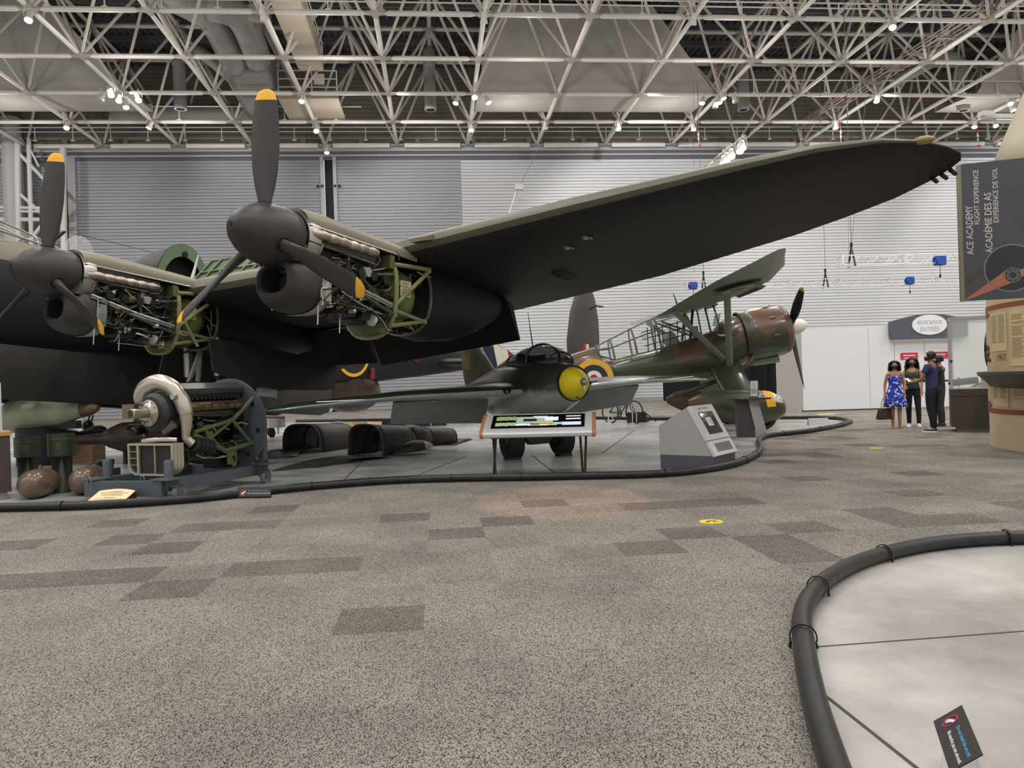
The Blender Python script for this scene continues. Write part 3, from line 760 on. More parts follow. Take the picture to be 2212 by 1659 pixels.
def engine(A, C, ph, inner):
    rnd = random.Random(11 if inner else 5)
    pr = sub('propeller', LA, (-A, 0, C))
    q = L(); q.lathe([(-.36, .395), (-.2, .405), (0, .40), (.12, .38), (.28, .315), (.42, .22), (.52, .105), (.545, .04), (.55, 0)], 36, 0, rotm('X', -90)); q.build('spinner', dkgrey, pr, sharp=60)
    for k in range(3):
        blade(ph+k*2*pi/3, pr, 1).build('blade', [dkgrey, yellow], pr)
    q = L(); q.lathe([(0, .035), (.012, .035), (.012, 0)], 12, 0, TR(0, .545, 0) @ rotm('X', -90))
    for k in range(3):
        th = ph+k*2*pi/3
        q.lathe([(0, .1), (.02, .1), (.02, .085)], 14, 0, TR(.385*sin(th), 0, .385*cos(th)) @ Vector((0, 0, 1)).rotation_difference(Vector((sin(th), 0, cos(th)))).to_matrix().to_4x4())
    q.build('hub_cap', nightblk, pr)
    M = L
    # front ring
    def base(): return MB(flip=True, T=TR(A, 0, C))
    q = base(); q.lathe([(-.38, .40), (-.37, .435), (-.45, .45), (-.58, .45), (-.6, .43)], 36, 0, rotm('X', -90)); q.build('nose_ring', silver, LA)
    # top cowl strip
    q = base(); rr = []
    for b, w_, c0, h in ((-.38, .40, .17, .27), (-.8, .42, .17, .29), (-1.5, .44, .15, .29), (-2.2, .46, .14, .27), (-2.62, .5, .13, .25)):
        rr.append([(w_*cos(pi*j/16), b, c0+h*sin(pi*j/16)**.8) for j in range(17)]+[(w_*.97*cos(pi*j/16), b, c0-.005+h*.94*sin(pi*j/16)**.8) for j in range(16, -1, -1)])
    q.loft(rr); o = q.build('cowling_top', olive, LA, sharp=50)
    q = base()
    for s in (1, -1): q.tube([(s*.405, -.39, .165), (s*.445, -1.5, .145), (s*.5, -2.6, .125)], .014, 6)
    q.halves(-A, 'cowling_rail', silver, o)
    # block
    en = sub('engine', LA, (-A, 0, C))
    q = L()
    q.box((.05, -1.75, -.74), (.66, .5, .36)).box((.1, -1.2, -.78), (.5, .4, .26)).box((0, -1.2, -.12), (.62, 1.55, .46)).box((0, -1.35, -.5), (.5, 1.2, .42))
    for s in (1, -1):
        T = TR(s*.2, -1.15, .1) @ rotm('Y', s*30)
        q.box((0, 0, 0), (.22, 1.45, .36), 0, T)
        for k in range(12): q.box((s*.12, -.66+k*.12, .0), (.03, .05, .26), 0, T)
    q.lathe([(-.45, .3), (-.6, .34), (-.8, .3)], 20, 0, rotm('X', -90))
    q.lathe([(1.75, .26), (1.95, .3), (2.05, .24)], 20, 0, TR(0, 0, -.15) @ rotm('X', 90))
    q.box((.2, -1.65, -.55), (.3, .4, .3)).box((-.2, -1.0, -.6), (.3, .5, .2))
    for k in range(5): q.lathe([(0, .07), (.22, .07), (.22, 0)], 12, 0, TR(.28, -.8-.27*k, -.3) @ rotm('Y', 90))
    q.build('engine_block', engblk, en, sharp=30)
    q = L()
    for s in (1, -1): exhaust(q, s*.40, -.42, -1.62, .06 if not inner else .0, s)
    q.halves(0, 'exhaust_stack', rust, en, sharp=50)
    q = L()
    for s in (1, -1):
        q.add([(s*.42, -.38, .16), (s*.36, -.38, -.06), (s*.40, -1.72, -.1), (s*.46, -1.72, .1)], [(0, 1, 2, 3)])
        q.tube([(s*.43, -.36, -.06), (s*.47, -1.0, -.1), (s*.47, -1.7, -.12), (s*.45, -1.78, -.02), (s*.44, -1.72, .08)], .014, 6)
    q.halves(0, 'exhaust_shield', mat('shroud_grey', (96, 92, 86), .4, .7), en, sharp=40)
    q = L(); clutter(q, 80, (.27, -1.98, -.78), (.45, -.6, -.1), .004, .011, 8, rnd); clutter(q, 14, (-.44, -1.95, -.75), (-.3, -.6, -.12), .006, .014, 8, rnd)
    clutter(q, 46, (.1, -2.05, -1.0), (.44, -1.0, -.5), .004, .013, 8, rnd)
    q.build('pipework', [cable, pgreen, ltgrey, brownh, engblk, cable, engblk, cable], en)['kind'] = 'stuff'
    q = L()
    for _ in range(52):
        p = Vector((rnd.uniform(.28, .44), rnd.uniform(-2.0, -.65), rnd.uniform(-.9, -.15)))
        r_ = rnd.uniform(.015, .04)
        q.lathe([(0, r_), (rnd.uniform(.05, .12), r_), (.0, 0)][:2]+[(.13, 0)], 10, rnd.choice((0, 1, 1, 1, 2)), TR(*p) @ rotm(rnd.choice('XYZ'), 90))
    q.box((.43, -1.5, -.26), (.08, .14, .13), 0).lathe([(0, .07), (.03, .07), (.03, 0)], 14, 0, TR(.46, -1.5, -.26) @ rotm('Y', 90))
    q.build('fittings', [ltgrey, engblk, mat('brass', (150, 120, 70), .4, .7)], en, sharp=30)['kind'] = 'stuff'
    # bearer tubes
    q = L()
    for s in (1, -1):
        a1 = s*.46
        q.tube([(a1, -2.1, -.18), (a1*.95, -1.35, -.32), (a1*.9, -.62, -.36)], .026, 8)
        q.tube([(a1, -2.1, -.78), (a1, -1.45, -.62), (a1*.9, -.75, -.42)], .03, 8)
        q.tube([(a1*.95, -1.35, -.32), (a1, -1.45, -.62)], .022, 8); q.tube([(a1*.95, -1.35, -.32), (a1, -2.1, -.78)], .022, 8); q.tube([(a1, -1.45, -.62), (a1*.93, -.98, -.35)], .02, 8)
    q.halves(0, 'mount_frame', pgreen, en)
    # lower rail bare metal
    q = L()
    for s in (1, -1):
        q.tube([(s*.45, -.5, -.33), (s*.47, -1.2, -.5), (s*.48, -2.05, -.64)], .022, 6); q.tube([(s*.45, -.5, -.37), (s*.47, -1.2, -.54), (s*.48, -2.05, -.68)], .012, 6)
    q.halves(0, 'cowl_rail', ltgrey, en)
    q = L(); q.lathe([(0, .085), (.05, .085), (.05, 0)], 18, 0, TR(.4, -1.72, -.93) @ rotm('X', -75)); q.build('filler_cap', mat('pale_metal', (206, 206, 202), .35, .4), en)
    for x, y, z in ((.33, -1.1, -.9), (.38, -.62, -.85)):
        q = L(); q.tube([(x-.03, y, z+.06), (x, y, z), (x, y, z-.28)], .009, 6); q.build('drain_pipe', mat('pale_metal', (206, 206, 202), .35, .4), en)
    # firewall
    def bring(b, k=1.0, dc=0): return [(x, b, y) for x, y in sup(.5*k, .68*k, (0, -.44+dc), 32, 2.6)]
    q = base(); q.loft([bring(-2.1), bring(-2.16)]); q.build('firewall', primer, LA, sharp=30)
    q = base(); q.loft([bring(-2.09, 1.025), bring(-2.16, 1.025), bring(-2.16, .975), bring(-2.09, .975), bring(-2.09, 1.025)], caps=(False, False)); q.build('firewall_flange', pyell, LA, sharp=30)
    q = base()
    q.box((.34, -2.05, .0), (.26, .1, .2)); q.build('firewall_bracket', primer, LA, sharp=30)
    q = base(); q.box((.2, -2.02, -.98), (.3, .14, .16)); q.build('firewall_bracket', primer, LA, sharp=30)
    if inner:
        q = base(); q.box((.3, -1.93, -.98), (.13, .02, .12)); q.build('firewall_plate', paper, LA)
    # bay behind firewall
    rear = -2.95
    q = base(); q.ell((.12, -2.55, -.42), (.34, .3, .42)); tk = q.build('oil_tank', TANK, LA)
    q = base(); T = TR(.435, -2.42, -.34) @ rotm('Z', 14); q.box((0, 0, 0), (.012, .2, .24), 0, T); q.build('tank_placard', paper, tk)
    q = base(); T = TR(.44, -2.42, -.34) @ rotm('Z', 14)
    for k in range(7): q.box((0, .0+(k % 3)*.012, .09-k*.03), (.012, .15-.03*(k % 2), .008), 0, T)
    q.build('placard_text', mat('print_grey', (70, 66, 56), .7), tk)
    q = base()
    for s in (1, -1):
        q.tube([(s*.46, -2.1, -.02), (s*.5, rear, .06)], .034, 8); q.tube([(s*.47, -2.15, -.62), (s*.5, rear, .04)], .034, 8)
        q.tube([(s*.47, -2.15, -.72), (s*.44, rear, -.78)], .03, 8); q.tube([(s*.40, -2.1, -.95), (s*.44, rear, -.76)], .032, 8)
        if inner: q.tube([(s*.47, -2.1, -.3), (s*.5, -2.55, -.95)], .03, 8)
    q.halves(-A, 'bearer_strut', pyell, LA)
    q = base(); clutter(q, 26, (-.1, rear, -.9), (.46, -2.2, .16), .007, .016, 4, rnd); q.build('bay_pipework', [cable, brownh, pyell, ltgrey], LA)['kind'] = 'stuff'
    # nacelle behind
    q = base(); rr = []
    for b, hw, ct, cb in (((rear, .56, .2, -.98), (-3.5, .58, .25, -1.02), (-4.4, .57, .25, -.98), (-5.4, .5, .2, -.8), (-6.4, .36, .1, -.52), (-7.2, .16, -.02, -.25), (-7.6, .04, -.06, -.12)) if inner else ((rear, .56, .2, -.98), (-3.5, .58, .3, -1.0), (-4.1, .57, .3, -.92), (-4.7, .52, .25, -.74), (-5.3, .4, .2, -.48), (-5.8, .22, .16, -.2), (-6.0, .06, .14, -.02))):
        cc = (ct+cb)/2
        rr.append([(x, b, y) for x, y in sup(hw, (ct-cb)/2, (0, cc), 28, 2.4)])
    inn = [[(p[0]*.94, rear, -.39+(p[2]+.39)*.95) for p in rr[0]], [(p[0]*.9, rear-.5, -.39+(p[2]+.39)*.9) for p in rr[0]]]
    q.loft([inn[1], inn[0]]+rr, caps=(True, True), mf=lambda i, j: 1 if i < 2 else 0)
    q.build('nacelle_rear', [nightblk, mat('bay_primer_dark', (60, 60, 40), .6)], LA, sharp=45)
    q = base(); q.loft([[(p[0]*1.005, rear+.03, p[2]) for p in rr[0]], [(p[0]*.95, rear+.03, -.39+(p[2]+.39)*.95) for p in rr[0]], [(p[0]*.95, rear, -.39+(p[2]+.39)*.95) for p in rr[0]], [(p[0]*1.005, rear, p[2]) for p in rr[0]], [(p[0]*1.005, rear+.03, p[2]) for p in rr[0]]], caps=(False, False)); q.build('nacelle_lip', mat('lip_metal', (120, 122, 108), .4, .5), LA, sharp=30)
    # chin radiator fairing
    q = base()
    def cring(b, hw, ct, cb, e=2.6): return [(x, b, y) for x, y in sup(hw, (ct-cb)/2, (0, (ct+cb)/2), 32, e)]
    q.loft([cring(-.5, .22, -.42, -.72), cring(-.2, .25, -.40, -.735), cring(-.15, .275, -.385, -.76), cring(-.17, .32, -.34, -.82), cring(-.27, .385, -.27, -.90), cring(-.42, .44, -.2, -.95), cring(-.62, .46, -.2, -.965)], caps=(True, True), mf=lambda i, j: 1 if i < 1 else 0)
    q.build('chin_fairing', [dkgrey, darkin], LA, sharp=60)
    q = base(); q.add([(-.4, -.36, -.1), (.4, -.36, -.1), (.42, -.36, -.34), (-.42, -.36, -.34), (-.3, -.2, -.34), (.3, -.2, -.34)], [(0, 1, 5, 4), (1, 2, 5), (0, 4, 3), (0, 3, 2, 1)]); q.build('chin_neck', dkgrey, LA, sharp=80)
    q = base(); q.loft([cring(-.6, .465, -.3, -.975), cring(-.66, .47, -.3, -.98), cring(-.78, .455, -.3, -.965), cring(-.8, .44, -.3, -.95)], caps=(False, True)); q.build('radiator_shell', silver, LA, sharp=40)
    q = base()
    for s in (1, -1):
        q.box((s*.467, -.7, -.64), (.02, .12, .36))
        q.tube([(s*.465, -.61, -.35), (s*.468, -.61, -.88)], .012, 6)
    q.halves(-A, 'radiator_strap', silver, LA, sharp=30)
engine(0, 0, -.033, False)
engine(-4.95, -.01, .055, True)
# LE fillets around the outer nacelle
q = L(); q.loft([[(.36, -2.5, .46), (.9, -2.3, .40), (.9, -2.9, .62), (.36, -2.9, .6)], [(.36, -2.5, .40), (.9, -2.3, .34), (.9, -2.9, .5), (.36, -2.9, .5)]]); q.build('wing_fillet', olive, LA)
# --- undercarriage
A = -4.95
for s, nm in ((1, 'outer'), (-1, 'inner')):
    a1 = A+s*.78
    q = L(); pts = [(-2.7, -.80), (-2.68, -1.42), (-3.3, -1.60), (-4.3, -1.66), (-5.5, -1.6), (-5.9, -1.55), (-5.92, -1.03), (-5.2, -.9), (-3.8, -.78)]
    n = len(pts)
    vs = [(a1+s*.02+(-.16*s if c > -1 else 0), b, c) for b, c in pts]+[(a1-s*.03+(-.16*s if c > -1 else 0), b, c) for b, c in pts]
    q.add(vs, [tuple(range(n)), tuple(range(n, 2*n))[::-1]]+[(i, (i+1) % n, n+(i+1) % n, n+i) for i in range(n)])
    q.build('gear_door', mat('gear_door_grey', (46, 44, 43), .55, nz=(.7, .12)), LA, sharp=30)
gl = sub('landing_gear', LA)
q = L()
for s in (1, -1):
    q.tube([(A+s*.43, -3.0, -.7), (A+s*.43, -3.05, -1.02)], .07, 12); q.tube([(A+s*.43, -3.05, -1.0), (A+s*.43, -3.1, -1.46)], .085, 14)
q.halves(-A, 'oleo_leg', mat('oleo_silver', (176, 176, 172), .35, .7), gl)
q = L()
for s in (1, -1): q.tube([(A+s*.43, -3.02, -.95), (A+s*.43, -3.1, -1.44), (A+s*.43, -3.15, -2.3)], .06, 12)
q.tube([(A-.5, -3.15, -2.33), (A+.5, -3.15, -2.33)], .08, 12); q.tube([(A-.43, -3.02, -.95), (A+.43, -3.02, -.95)], .04, 8)
q.build('axle_fork', BLACK, gl)
q = L(); q.tube([(A+.05, -3.2, -.9), (A+.25, -4.4, -1.6)], .05, 8); q.tube([(A+.0, -3.0, -.95), (A+.1, -2.9, -1.6)], .05, 8); q.tube([(A+.02, -3.0, -.95), (A-.22, -2.9, -1.7)], .05, 8)
q.build('drag_strut', mat('strut_silver', (160, 156, 148), .4, .6), gl)
q = L(); T = TR(A, -3.15, -2.33) @ rotm('Y', 90)
q.lathe([(-.2, .3), (-.24, .62), (-.2, .76), (-.1, .82), (.1, .82), (.2, .76), (.24, .62), (.2, .3), (.2, 0)], 36, 0, T); q.build('main_wheel', mat('tyre', (26, 25, 25), .8), gl)
q = L(); q.lathe([(.15, .3), (.22, .28), (.22, .1), (.26, .08), (.26, 0)], 20, 0, TR(A, -3.15, -2.33) @ rotm('Y', 90)); q.build('wheel_hub', silver, gl)
q = L(); q.box((A+.55, -4.2, -1.72), (.05, .5, .16)); q.tube([(A+.5, -3.9, -1.5), (A+.5, -4.5, -1.8)], .03, 6); q.build('retraction_link', mat('pale_metal', (206, 206, 202), .35, .4), gl)
# ================================================================ SMALL ROCKET FIGHTER
def camo(name, cols, scale, lowcol=None, zcut=None, zsoft=.12, rough=.3, coat=.3, mott=None):
    """patch camouflage in object space with an optional paint line at height zcut"""
    M = bpy.data.materials.new(name); M.use_nodes = True; nt = M.node_tree; p = nt.nodes['Principled BSDF']
    p.inputs['Roughness'].default_value = rough; p.inputs['Coat Weight'].default_value = coat; p.inputs['Coat Roughness'].default_value = .15
    tc = N(nt, 'ShaderNodeTexCoord'); n = N(nt, 'ShaderNodeTexNoise'); n.inputs['Scale'].default_value = scale; n.inputs['Detail'].default_value = 1.2
    nt.links.new(tc.outputs['Object'], n.inputs['Vector'])
    r = N(nt, 'ShaderNodeValToRGB'); r.color_ramp.elements[0].position = .485; r.color_ramp.elements[1].position = .515
    r.color_ramp.elements[0].color = lin(cols[0]); r.color_ramp.elements[1].color = lin(cols[1])
    nt.links.new(n.outputs[0], r.inputs[0]); out = r.outputs[0]
    if lowcol is not None:
        s = N(nt, 'ShaderNodeSeparateXYZ'); nt.links.new(tc.outputs['Object'], s.inputs[0])
        n2 = N(nt, 'ShaderNodeTexNoise'); n2.inputs['Scale'].default_value = 4; nt.links.new(tc.outputs['Object'], n2.inputs['Vector'])
        ma = N(nt, 'ShaderNodeMath', operation='MULTIPLY_ADD'); nt.links.new(n2.outputs[0], ma.inputs[0]); ma.inputs[1].default_value = .22; nt.links.new(s.outputs[2], ma.inputs[2])
        mr = N(nt, 'ShaderNodeMapRange'); mr.inputs[1].default_value = zcut+.11-zsoft/2; mr.inputs[2].default_value = zcut+.11+zsoft/2; nt.links.new(ma.outputs[0], mr.inputs[0])
        mx = N(nt, 'ShaderNodeMixRGB'); mx.inputs[1].default_value = lin(lowcol); nt.links.new(mr.outputs[0], mx.inputs[0]); nt.links.new(out, mx.inputs[2]); out = mx.outputs[0]
    nt.links.new(out, p.inputs['Base Color'])
    return M
KO = craft_root('rocket_fighter', 'small green tailless rocket aircraft with a yellow nose cone under the long wing', 'aircraft', Vector((2.402, 12.534, 1.37)), -.301, .048, .03)
kcam = camo('fighter_green', (((46, 60, 44)), (58, 60, 50)), 1.1, (150, 157, 154), -.10, .1, .28, .4)
kwing = camo('fighter_wing_green', (((44, 62, 44)), (52, 58, 48)), .9, None, None, rough=.3)
klow = mat('fighter_pale_grey', (148, 156, 152), .32, nz=(1.5, .06), coat=.3)
kfin = camo('fighter_fin', ((66, 68, 54), (104, 88, 68)), 1.1, rough=.4)
q = L()
def kr(b, hw, ct, cb, e=2.1): return [(x, b, y) for x, y in sup(hw, (ct-cb)/2, (0, (ct+cb)/2), 36, e)]
q.loft([kr(-.44, .285, .285, -.285, 2), kr(-.5, .31, .31, -.31, 2), kr(-.8, .40, .385, -.40), kr(-1.2, .485, .44, -.50), kr(-1.8, .56, .5, -.60), kr(-2.5, .58, .54, -.64), kr(-3.3, .5, .52, -.58), kr(-4.2, .37, .45, -.42), kr(-5.0, .24, .34, -.22), kr(-5.55, .15, .26, -.08)])
q.build('fuselage', kcam, KO, sharp=60)
q = L(); q.lathe([(-.47, .29), (-.46, .305), (-.425, .30), (-.42, .285)], 40, 0, rotm('X', -90)); q.build('nose_gap_ring', darkin, KO)
q = L(); q.lathe([(-.45, .27), (-.43, .272), (-.3, .22), (-.1, .10), (-.085, .05), (-.085, 0)], 40, 0, rotm('X', -90)); q.build('nose_cone', mat('cone_yellow', (226, 206, 22), .45), KO, sharp=60)
pr = sub('nose_windmill', KO)
q = L(); q.lathe([(-.1, .058), (-.06, .064), (-.02, .05), (.0, .035), (.003, .02), (-.004, 0)], 20, 0, rotm('X', -90)); q.build('spinner', mat('spinner_steel', (150, 150, 150), .35, .8), pr, sharp=60)
for s in (1, -1):
    q = L(); q.loft([[Vector((.025*s*cos(t)*k+.006*s*r*6, -.06+.02*sin(t)*k, s*r)) for t in [2*pi*j/10 for j in range(10)]] for r, k in ((.05, .5), (.08, .8), (.13, .8), (.17, .3))]); q.build('blade', silver, pr)
q = L(); q.ell((0, -.37, -.225), (.03, .05, .03)); q.build('cone_latch', darkin, KO)
# canopy
q = L(); rr = []
for b, w_, ct, bs in ((-.62, .12, .42, .35), (-.85, .24, .56, .36), (-1.15, .31, .69, .4), (-1.55, .34, .77, .44), (-2.0, .34, .77, .47), (-2.45, .30, .70, .49), (-2.6, .28, .67, .49)):
    rr.append([(w_*cos(pi*j/20), b, bs+(ct-bs)*sin(pi*j/20)**.85) for j in range(21)])
q.loft(rr, closed=False, caps=(False, False)); q.build('canopy', mat('canopy_smoked', (30, 34, 34), .06, alpha=.72, coat=.5), KO, sharp=60)
q = L()
q.tube([Vector(p)*1.0 for p in rr[3]], .022, 6); q.tube([Vector(p) for p in rr[6]], .03, 6)
q.tube([r[0] for r in rr], .02, 6); q.tube([r[20] for r in rr], .02, 6); q.tube(rr[0], .02, 6); q.tube(rr[1], .014, 6)
q.build('canopy_frame', mat('canopy_frame_green', (40, 50, 38), .35), KO)
q = L(); q.loft([[(x, -2.58, y) for x, y in sup(.29, .14, (0, .52), 20, 2)], [(x, -3.0, y) for x, y in sup(.24, .13, (0, .5), 20, 2)], [(x, -3.7, y) for x, y in sup(.12, .1, (0, .44), 20, 2)], [(x, -4.2, y) for x, y in sup(.05, .06, (0, .42), 20, 2)]]); q.build('spine_fairing', kwing, KO, sharp=60)
for s in (1, -1):
    q = L(); q.box((s*.30, -2.16, .56), (.02, .2, .14)); q.build('quarter_light', mat('pale_pane', (180, 186, 186), .1), KO)
q = L(); q.box((0, -1.9, .42), (.3, .12, .34)); q.build('pilot_seat', BLACK, KO)
q = L(); q.tube([(0, -1.95, .75), (.02, -2.1, 1.43)], [.012, .005], 6); q.build('aerial_mast', BLACK, KO)
# wings: (a, LE b, c, TE b, c, t)
for s in (1, -1):
    q = L(); rr = []
    for a, lb, lc, tb, tc_, t in ((.3, -1.35, -.08, -3.95, -.02, .13), (.9, -1.55, -.05, -3.85, -.02, .13), (2.5, -2.1, .0, -3.8, .02, .115), (4.0, -2.62, -.03, -3.8, .02, .1), (4.45, -2.8, -.05, -3.85, .01, .09), (4.6, -2.95, -.05, -3.8, .0, .06), (4.66, -3.15, -.05, -3.65, .0, .03)):
        rr.append(foil(s*a, lb, lc, tb, tc_, t))
    q.loft(rr, mf=lambda i, j: 0 if j < nx_ else 1); wg = q.build('wing', [klow, kwing], KO, sharp=60)
    q = L(); rr = []
    for a, d in ((.72, .50), (2.55, .37)):
        rr.append([(s*a, -2.5, -.08), (s*a, -2.9, -.08-d), (s*a, -2.93, -.075-d), (s*a, -2.56, -.05)])
    q.loft(rr); q.build('landing_flap', mat('flap_grey', (132, 140, 136), .4, nz=(2, .06)), wg, sharp=30)
    q = L(); q.ell((s*1.9, -2.25, -.1), (.08, .16, .03)); q.build('wing_fairing', klow, wg)
    q = L(); q.tube([(s*2.3, -2.0, -.02), (s*3.9, -2.5, .03)], .012, 6); q.build('leading_edge_strip', silver, wg)
q = L(); q.lathe([(0, .05), (.3, .05)], 14, 0, TR(-.78, -1.42, -.03) @ rotm('X', 90)); q.build('gun_port', darkin, KO); q = L(); q.lathe([(0, .05), (.3, .05)], 14, 0, TR(.78, -1.42, -.03) @ rotm('X', 90)); q.build('gun_port', darkin, KO)
q = L(); q.tube([(1.0, -1.4, .05), (1.0, -1.9, .04)], .02, 6); q.build('pitot_tube', silver, KO)
# fin
q = L(); rr = []
for c, lb, tb, t in ((.25, -3.8, -5.85, .1), (.5, -4.0, -5.95, .1), (.9, -4.5, -5.98, .1), (1.35, -5.0, -5.9, .1), (1.58, -5.3, -5.75, .08)):
    ch = lb-tb
    rr.append([(-thick(x)*t*ch*1.0, lb-ch*x, c) for x in XC[::-1]]+[(thick(x)*t*ch, lb-ch*x, c) for x in XC[1:]])
q.loft(rr); q.build('tail_fin', kfin, KO)
# dolly
dl = sub('take_off_dolly', KO)
for a in (-.54, .47):
    T = TR(a, -2.02, -.93) @ rotm('Y', 90)
    q = L(); q.lathe([(-.11, .18), (-.14, .26), (-.12, .33), (-.06, .36), (.06, .36), (.12, .33), (.14, .26), (.11, .18), (.11, 0)], 32, 0, T); q.lathe([(-.11, .18), (-.11, 0)], 32, 0, T); q.build('tyre', mat('tyre', (26, 25, 25), .8), dl)
    q = L(); q.lathe([(-.16, 0), (-.16, .1), (-.12, .14), (.12, .14), (.16, .1), (.16, 0)], 20, 0, T); q.build('wheel_hub', BLACK, dl)
q = L(); q.tube([(-.54, -2.02, -.93), (.47, -2.02, -.93)], .05, 10)
q.prism([(-.4, -.62), (.34, -.62), (.3, -.84), (.12, -1.03), (-.2, -1.03), (-.38, -.84)], -1.85, -2.1, 0, Matrix(((1, 0, 0, 0), (0, 0, 1, 0), (0, 1, 0, 0), (0, 0, 0, 1))))
q.build('dolly_frame', mat('dolly_black', (22, 22, 24), .5), dl, sharp=30)
inv = KO.matrix_world.inverted()
for px_, py_, lab in ((1112, 994, 'black wedge chock in front of the left dolly wheel under the green rocket aircraft'), (1223, 986, 'black wedge chock in front of the right dolly wheel under the green rocket aircraft')):
    p = G(px_, py_); e = empty('wheel_chock', lab, 'wheel chock', p, .30, 'dolly wheel chocks')
    q = MB(); q.loft([[(-.13, 0, 0), (.13, 0, 0), (.13, .2, 0), (-.13, .2, 0)], [(-.13, .01, .05), (.13, .01, .05), (.13, .2, .05), (-.13, .2, .05)], [(-.11, .13, .15), (.11, .13, .15), (.11, .2, .15), (-.11, .2, .15)]]); q.build('wedge', mat('chock_black', (20, 20, 21), .7), e, sharp=30)
    q = MB(); q.tube(cr([(-.1, .1, .1), (-.16, .05, .04), (-.12, -.04, .02)], 4), .008, 5); q.build('rope_loop', BLACK, e)
# ================================================================ HIGH-WING ARMY AIRCRAFT
LY = craft_root('high_wing_aircraft', 'brown and green camouflaged high-wing single-engined aircraft with spatted wheels', 'aircraft', Vector((9.935, 20.182, 2.702)), -1.475, .172)
ycam = camo('army_camouflage', ((58, 62, 48), (88, 66, 50)), .62, None, None, rough=.3, coat=.35)
ylow = mat('army_pale_green', (110, 122, 108), .4, nz=(1, .08)); ybr = mat('army_brown', (92, 72, 56), .35, nz=(1, .1)); ygr = mat('strut_grey_green', (112, 126, 110), .4)
pr = sub('propeller', LY)
q = L(); q.lathe([(-.46, .2), (-.3, .205), (-.16, .17), (-.06, .1), (-.01, .04), (0, 0)], 28, 0, rotm('X', -90)); q.build('spinner', mat('spinner_cream', (226, 222, 200), .35), pr, sharp=60)
q = L(); q.lathe([(-.62, .12), (-.55, .18), (-.46, .19)], 24, 0, rotm('X', -90)); q.build('hub', BLACK, pr)
for k in range(3):
    th = pi+.062+k*2*pi/3; q = L(); rr = []
    ra = Vector((sin(th), 0, cos(th))); ta = -Vector((cos(th), 0, -sin(th))); fw = Vector((0, 1, 0))
    for r, c, t, be in ((.15, .06, .06, 55), (.35, .08, .06, 50), (.6, .115, .04, 44), (.95, .125, .028, 38), (1.3, .105, .02, 32), (1.55, .08, .014, 29), (1.555, .08, .014, 29), (1.64, .05, .01, 28), (1.67, .015, .006, 28)):
        e1 = ta*cos(radians(be))+fw*sin(radians(be)); e2 = ra.cross(e1)
        rr.append([ra*r+e1*(c*cos(2*pi*j/14))+e2*(t*sin(2*pi*j/14))+Vector((0, -.48, 0)) for j in range(14)])
    q.loft(rr, mf=lambda i, j: 1 if i >= 6 else 0); q.build('blade', [BLACK, mat('blade_tip_ochre', (190, 150, 60), .5)], pr)
q = L(); q.lathe([(-.95, .45), (-.66, .5), (-.60, .53), (-.60, .58), (-.66, .64), (-.8, .68)], 36, 0, rotm('X', -90)); q.build('cowl_front_ring', ybr, LY, sharp=60)
q = L(); q.lathe([(-.8, .681), (-1.1, .70), (-1.55, .70), (-1.62, .69)], 36, 0, rotm('X', -90)); q.build('cowling', camo('cowl_camouflage', ((56, 62, 48), (94, 70, 54)), .9, None, None, rough=.3, coat=.35), LY, sharp=60)
for k in range(9):
    t = radians(20+k*40); q = L(); q.ell((.685*sin(t), -1.1, .685*cos(t)), (.045, .10, .045)); q.build('rocker_blister', ycam, LY)
q = L(); q.lathe([(-.66, .5), (-.7, .2), (-.7, 0)], 24, 0, rotm('X', -90))
for k in range(9):
    t = radians(k*40); q.lathe([(-.1, .09), (.1, .09)], 8, 0, TR(.36*sin(t), -.68, .36*cos(t)))
q.build('radial_engine', darkin, LY)
q = L(); q.lathe([(-1.60, .70), (-1.64, .715), (-1.86, .70), (-1.88, .66)], 36, 0, rotm('X', -90)); q.build('cooling_gills', mat('gill_grey', (70, 66, 60), .35, .3), LY, sharp=30)
q = L()
def yr(b, hw, ct, cb, e=2.4): return [(x, b, y) for x, y in sup(hw, (ct-cb)/2, (0, (ct+cb)/2), 32, e)]
q.loft([yr(-1.7, .6, .6, -.62, 2.1), yr(-2.0, .6, .62, -.78, 2.2), yr(-2.35, .57, .5, -.86, 2.4), yr(-2.5, .56, .34, -.88), yr(-3.4, .56, .23, -.8), yr(-4.7, .52, .13, -.56), yr(-5.3, .48, .07, -.5), yr(-5.6, .45, .3, -.47), yr(-5.72, .44, .56, -.45), yr(-6.6, .35, .46, -.32), yr(-7.6, .24, .36, -.16), yr(-8.8, .1, .27, .02)])
q.build('fuselage', ycam, LY, sharp=50)
# cowl flange strip and winged badge
for s in (-1, 1):
    q = L()
    for x in range(4): q.tube([(s*.50, -2.12+x*.05, .17), (s*.50, -2.02+x*.07, .22+.015*x)], .016, 4)
    for x in range(4): q.tube([(s*.565, -2.30-x*.05, .14), (s*.57, -2.42-x*.05, .17+.01*x)], .012, 4)
    q.box((s*.575, -2.28, .12), (.02, .12, .09)); q.build('winged_badge', mat('badge_cream', (216, 206, 178), .5), LY)
# roundel on the side
for s in (-1, 1):
    for nm, r, mm, o in (('roundel_yellow', .52, mat('roundel_yellow', (222, 172, 60), .45), .0), ('roundel_blue', .37, mat('roundel_blue', (38, 42, 60), .45), .006), ('roundel_white', .215, mat('roundel_white', (226, 222, 208), .45), .012), ('roundel_red', .11, redp, .018)):
        q = L(); q.lathe([(0, r), (.01, r), (.01, 0), (0, 0)], 36, 0, TR(s*(.435+o), -5.95, -.27) @ rotm('Z', s*-5.7) @ rotm('Y', 90*s)); q.build(nm, mm, LY, sharp=30)
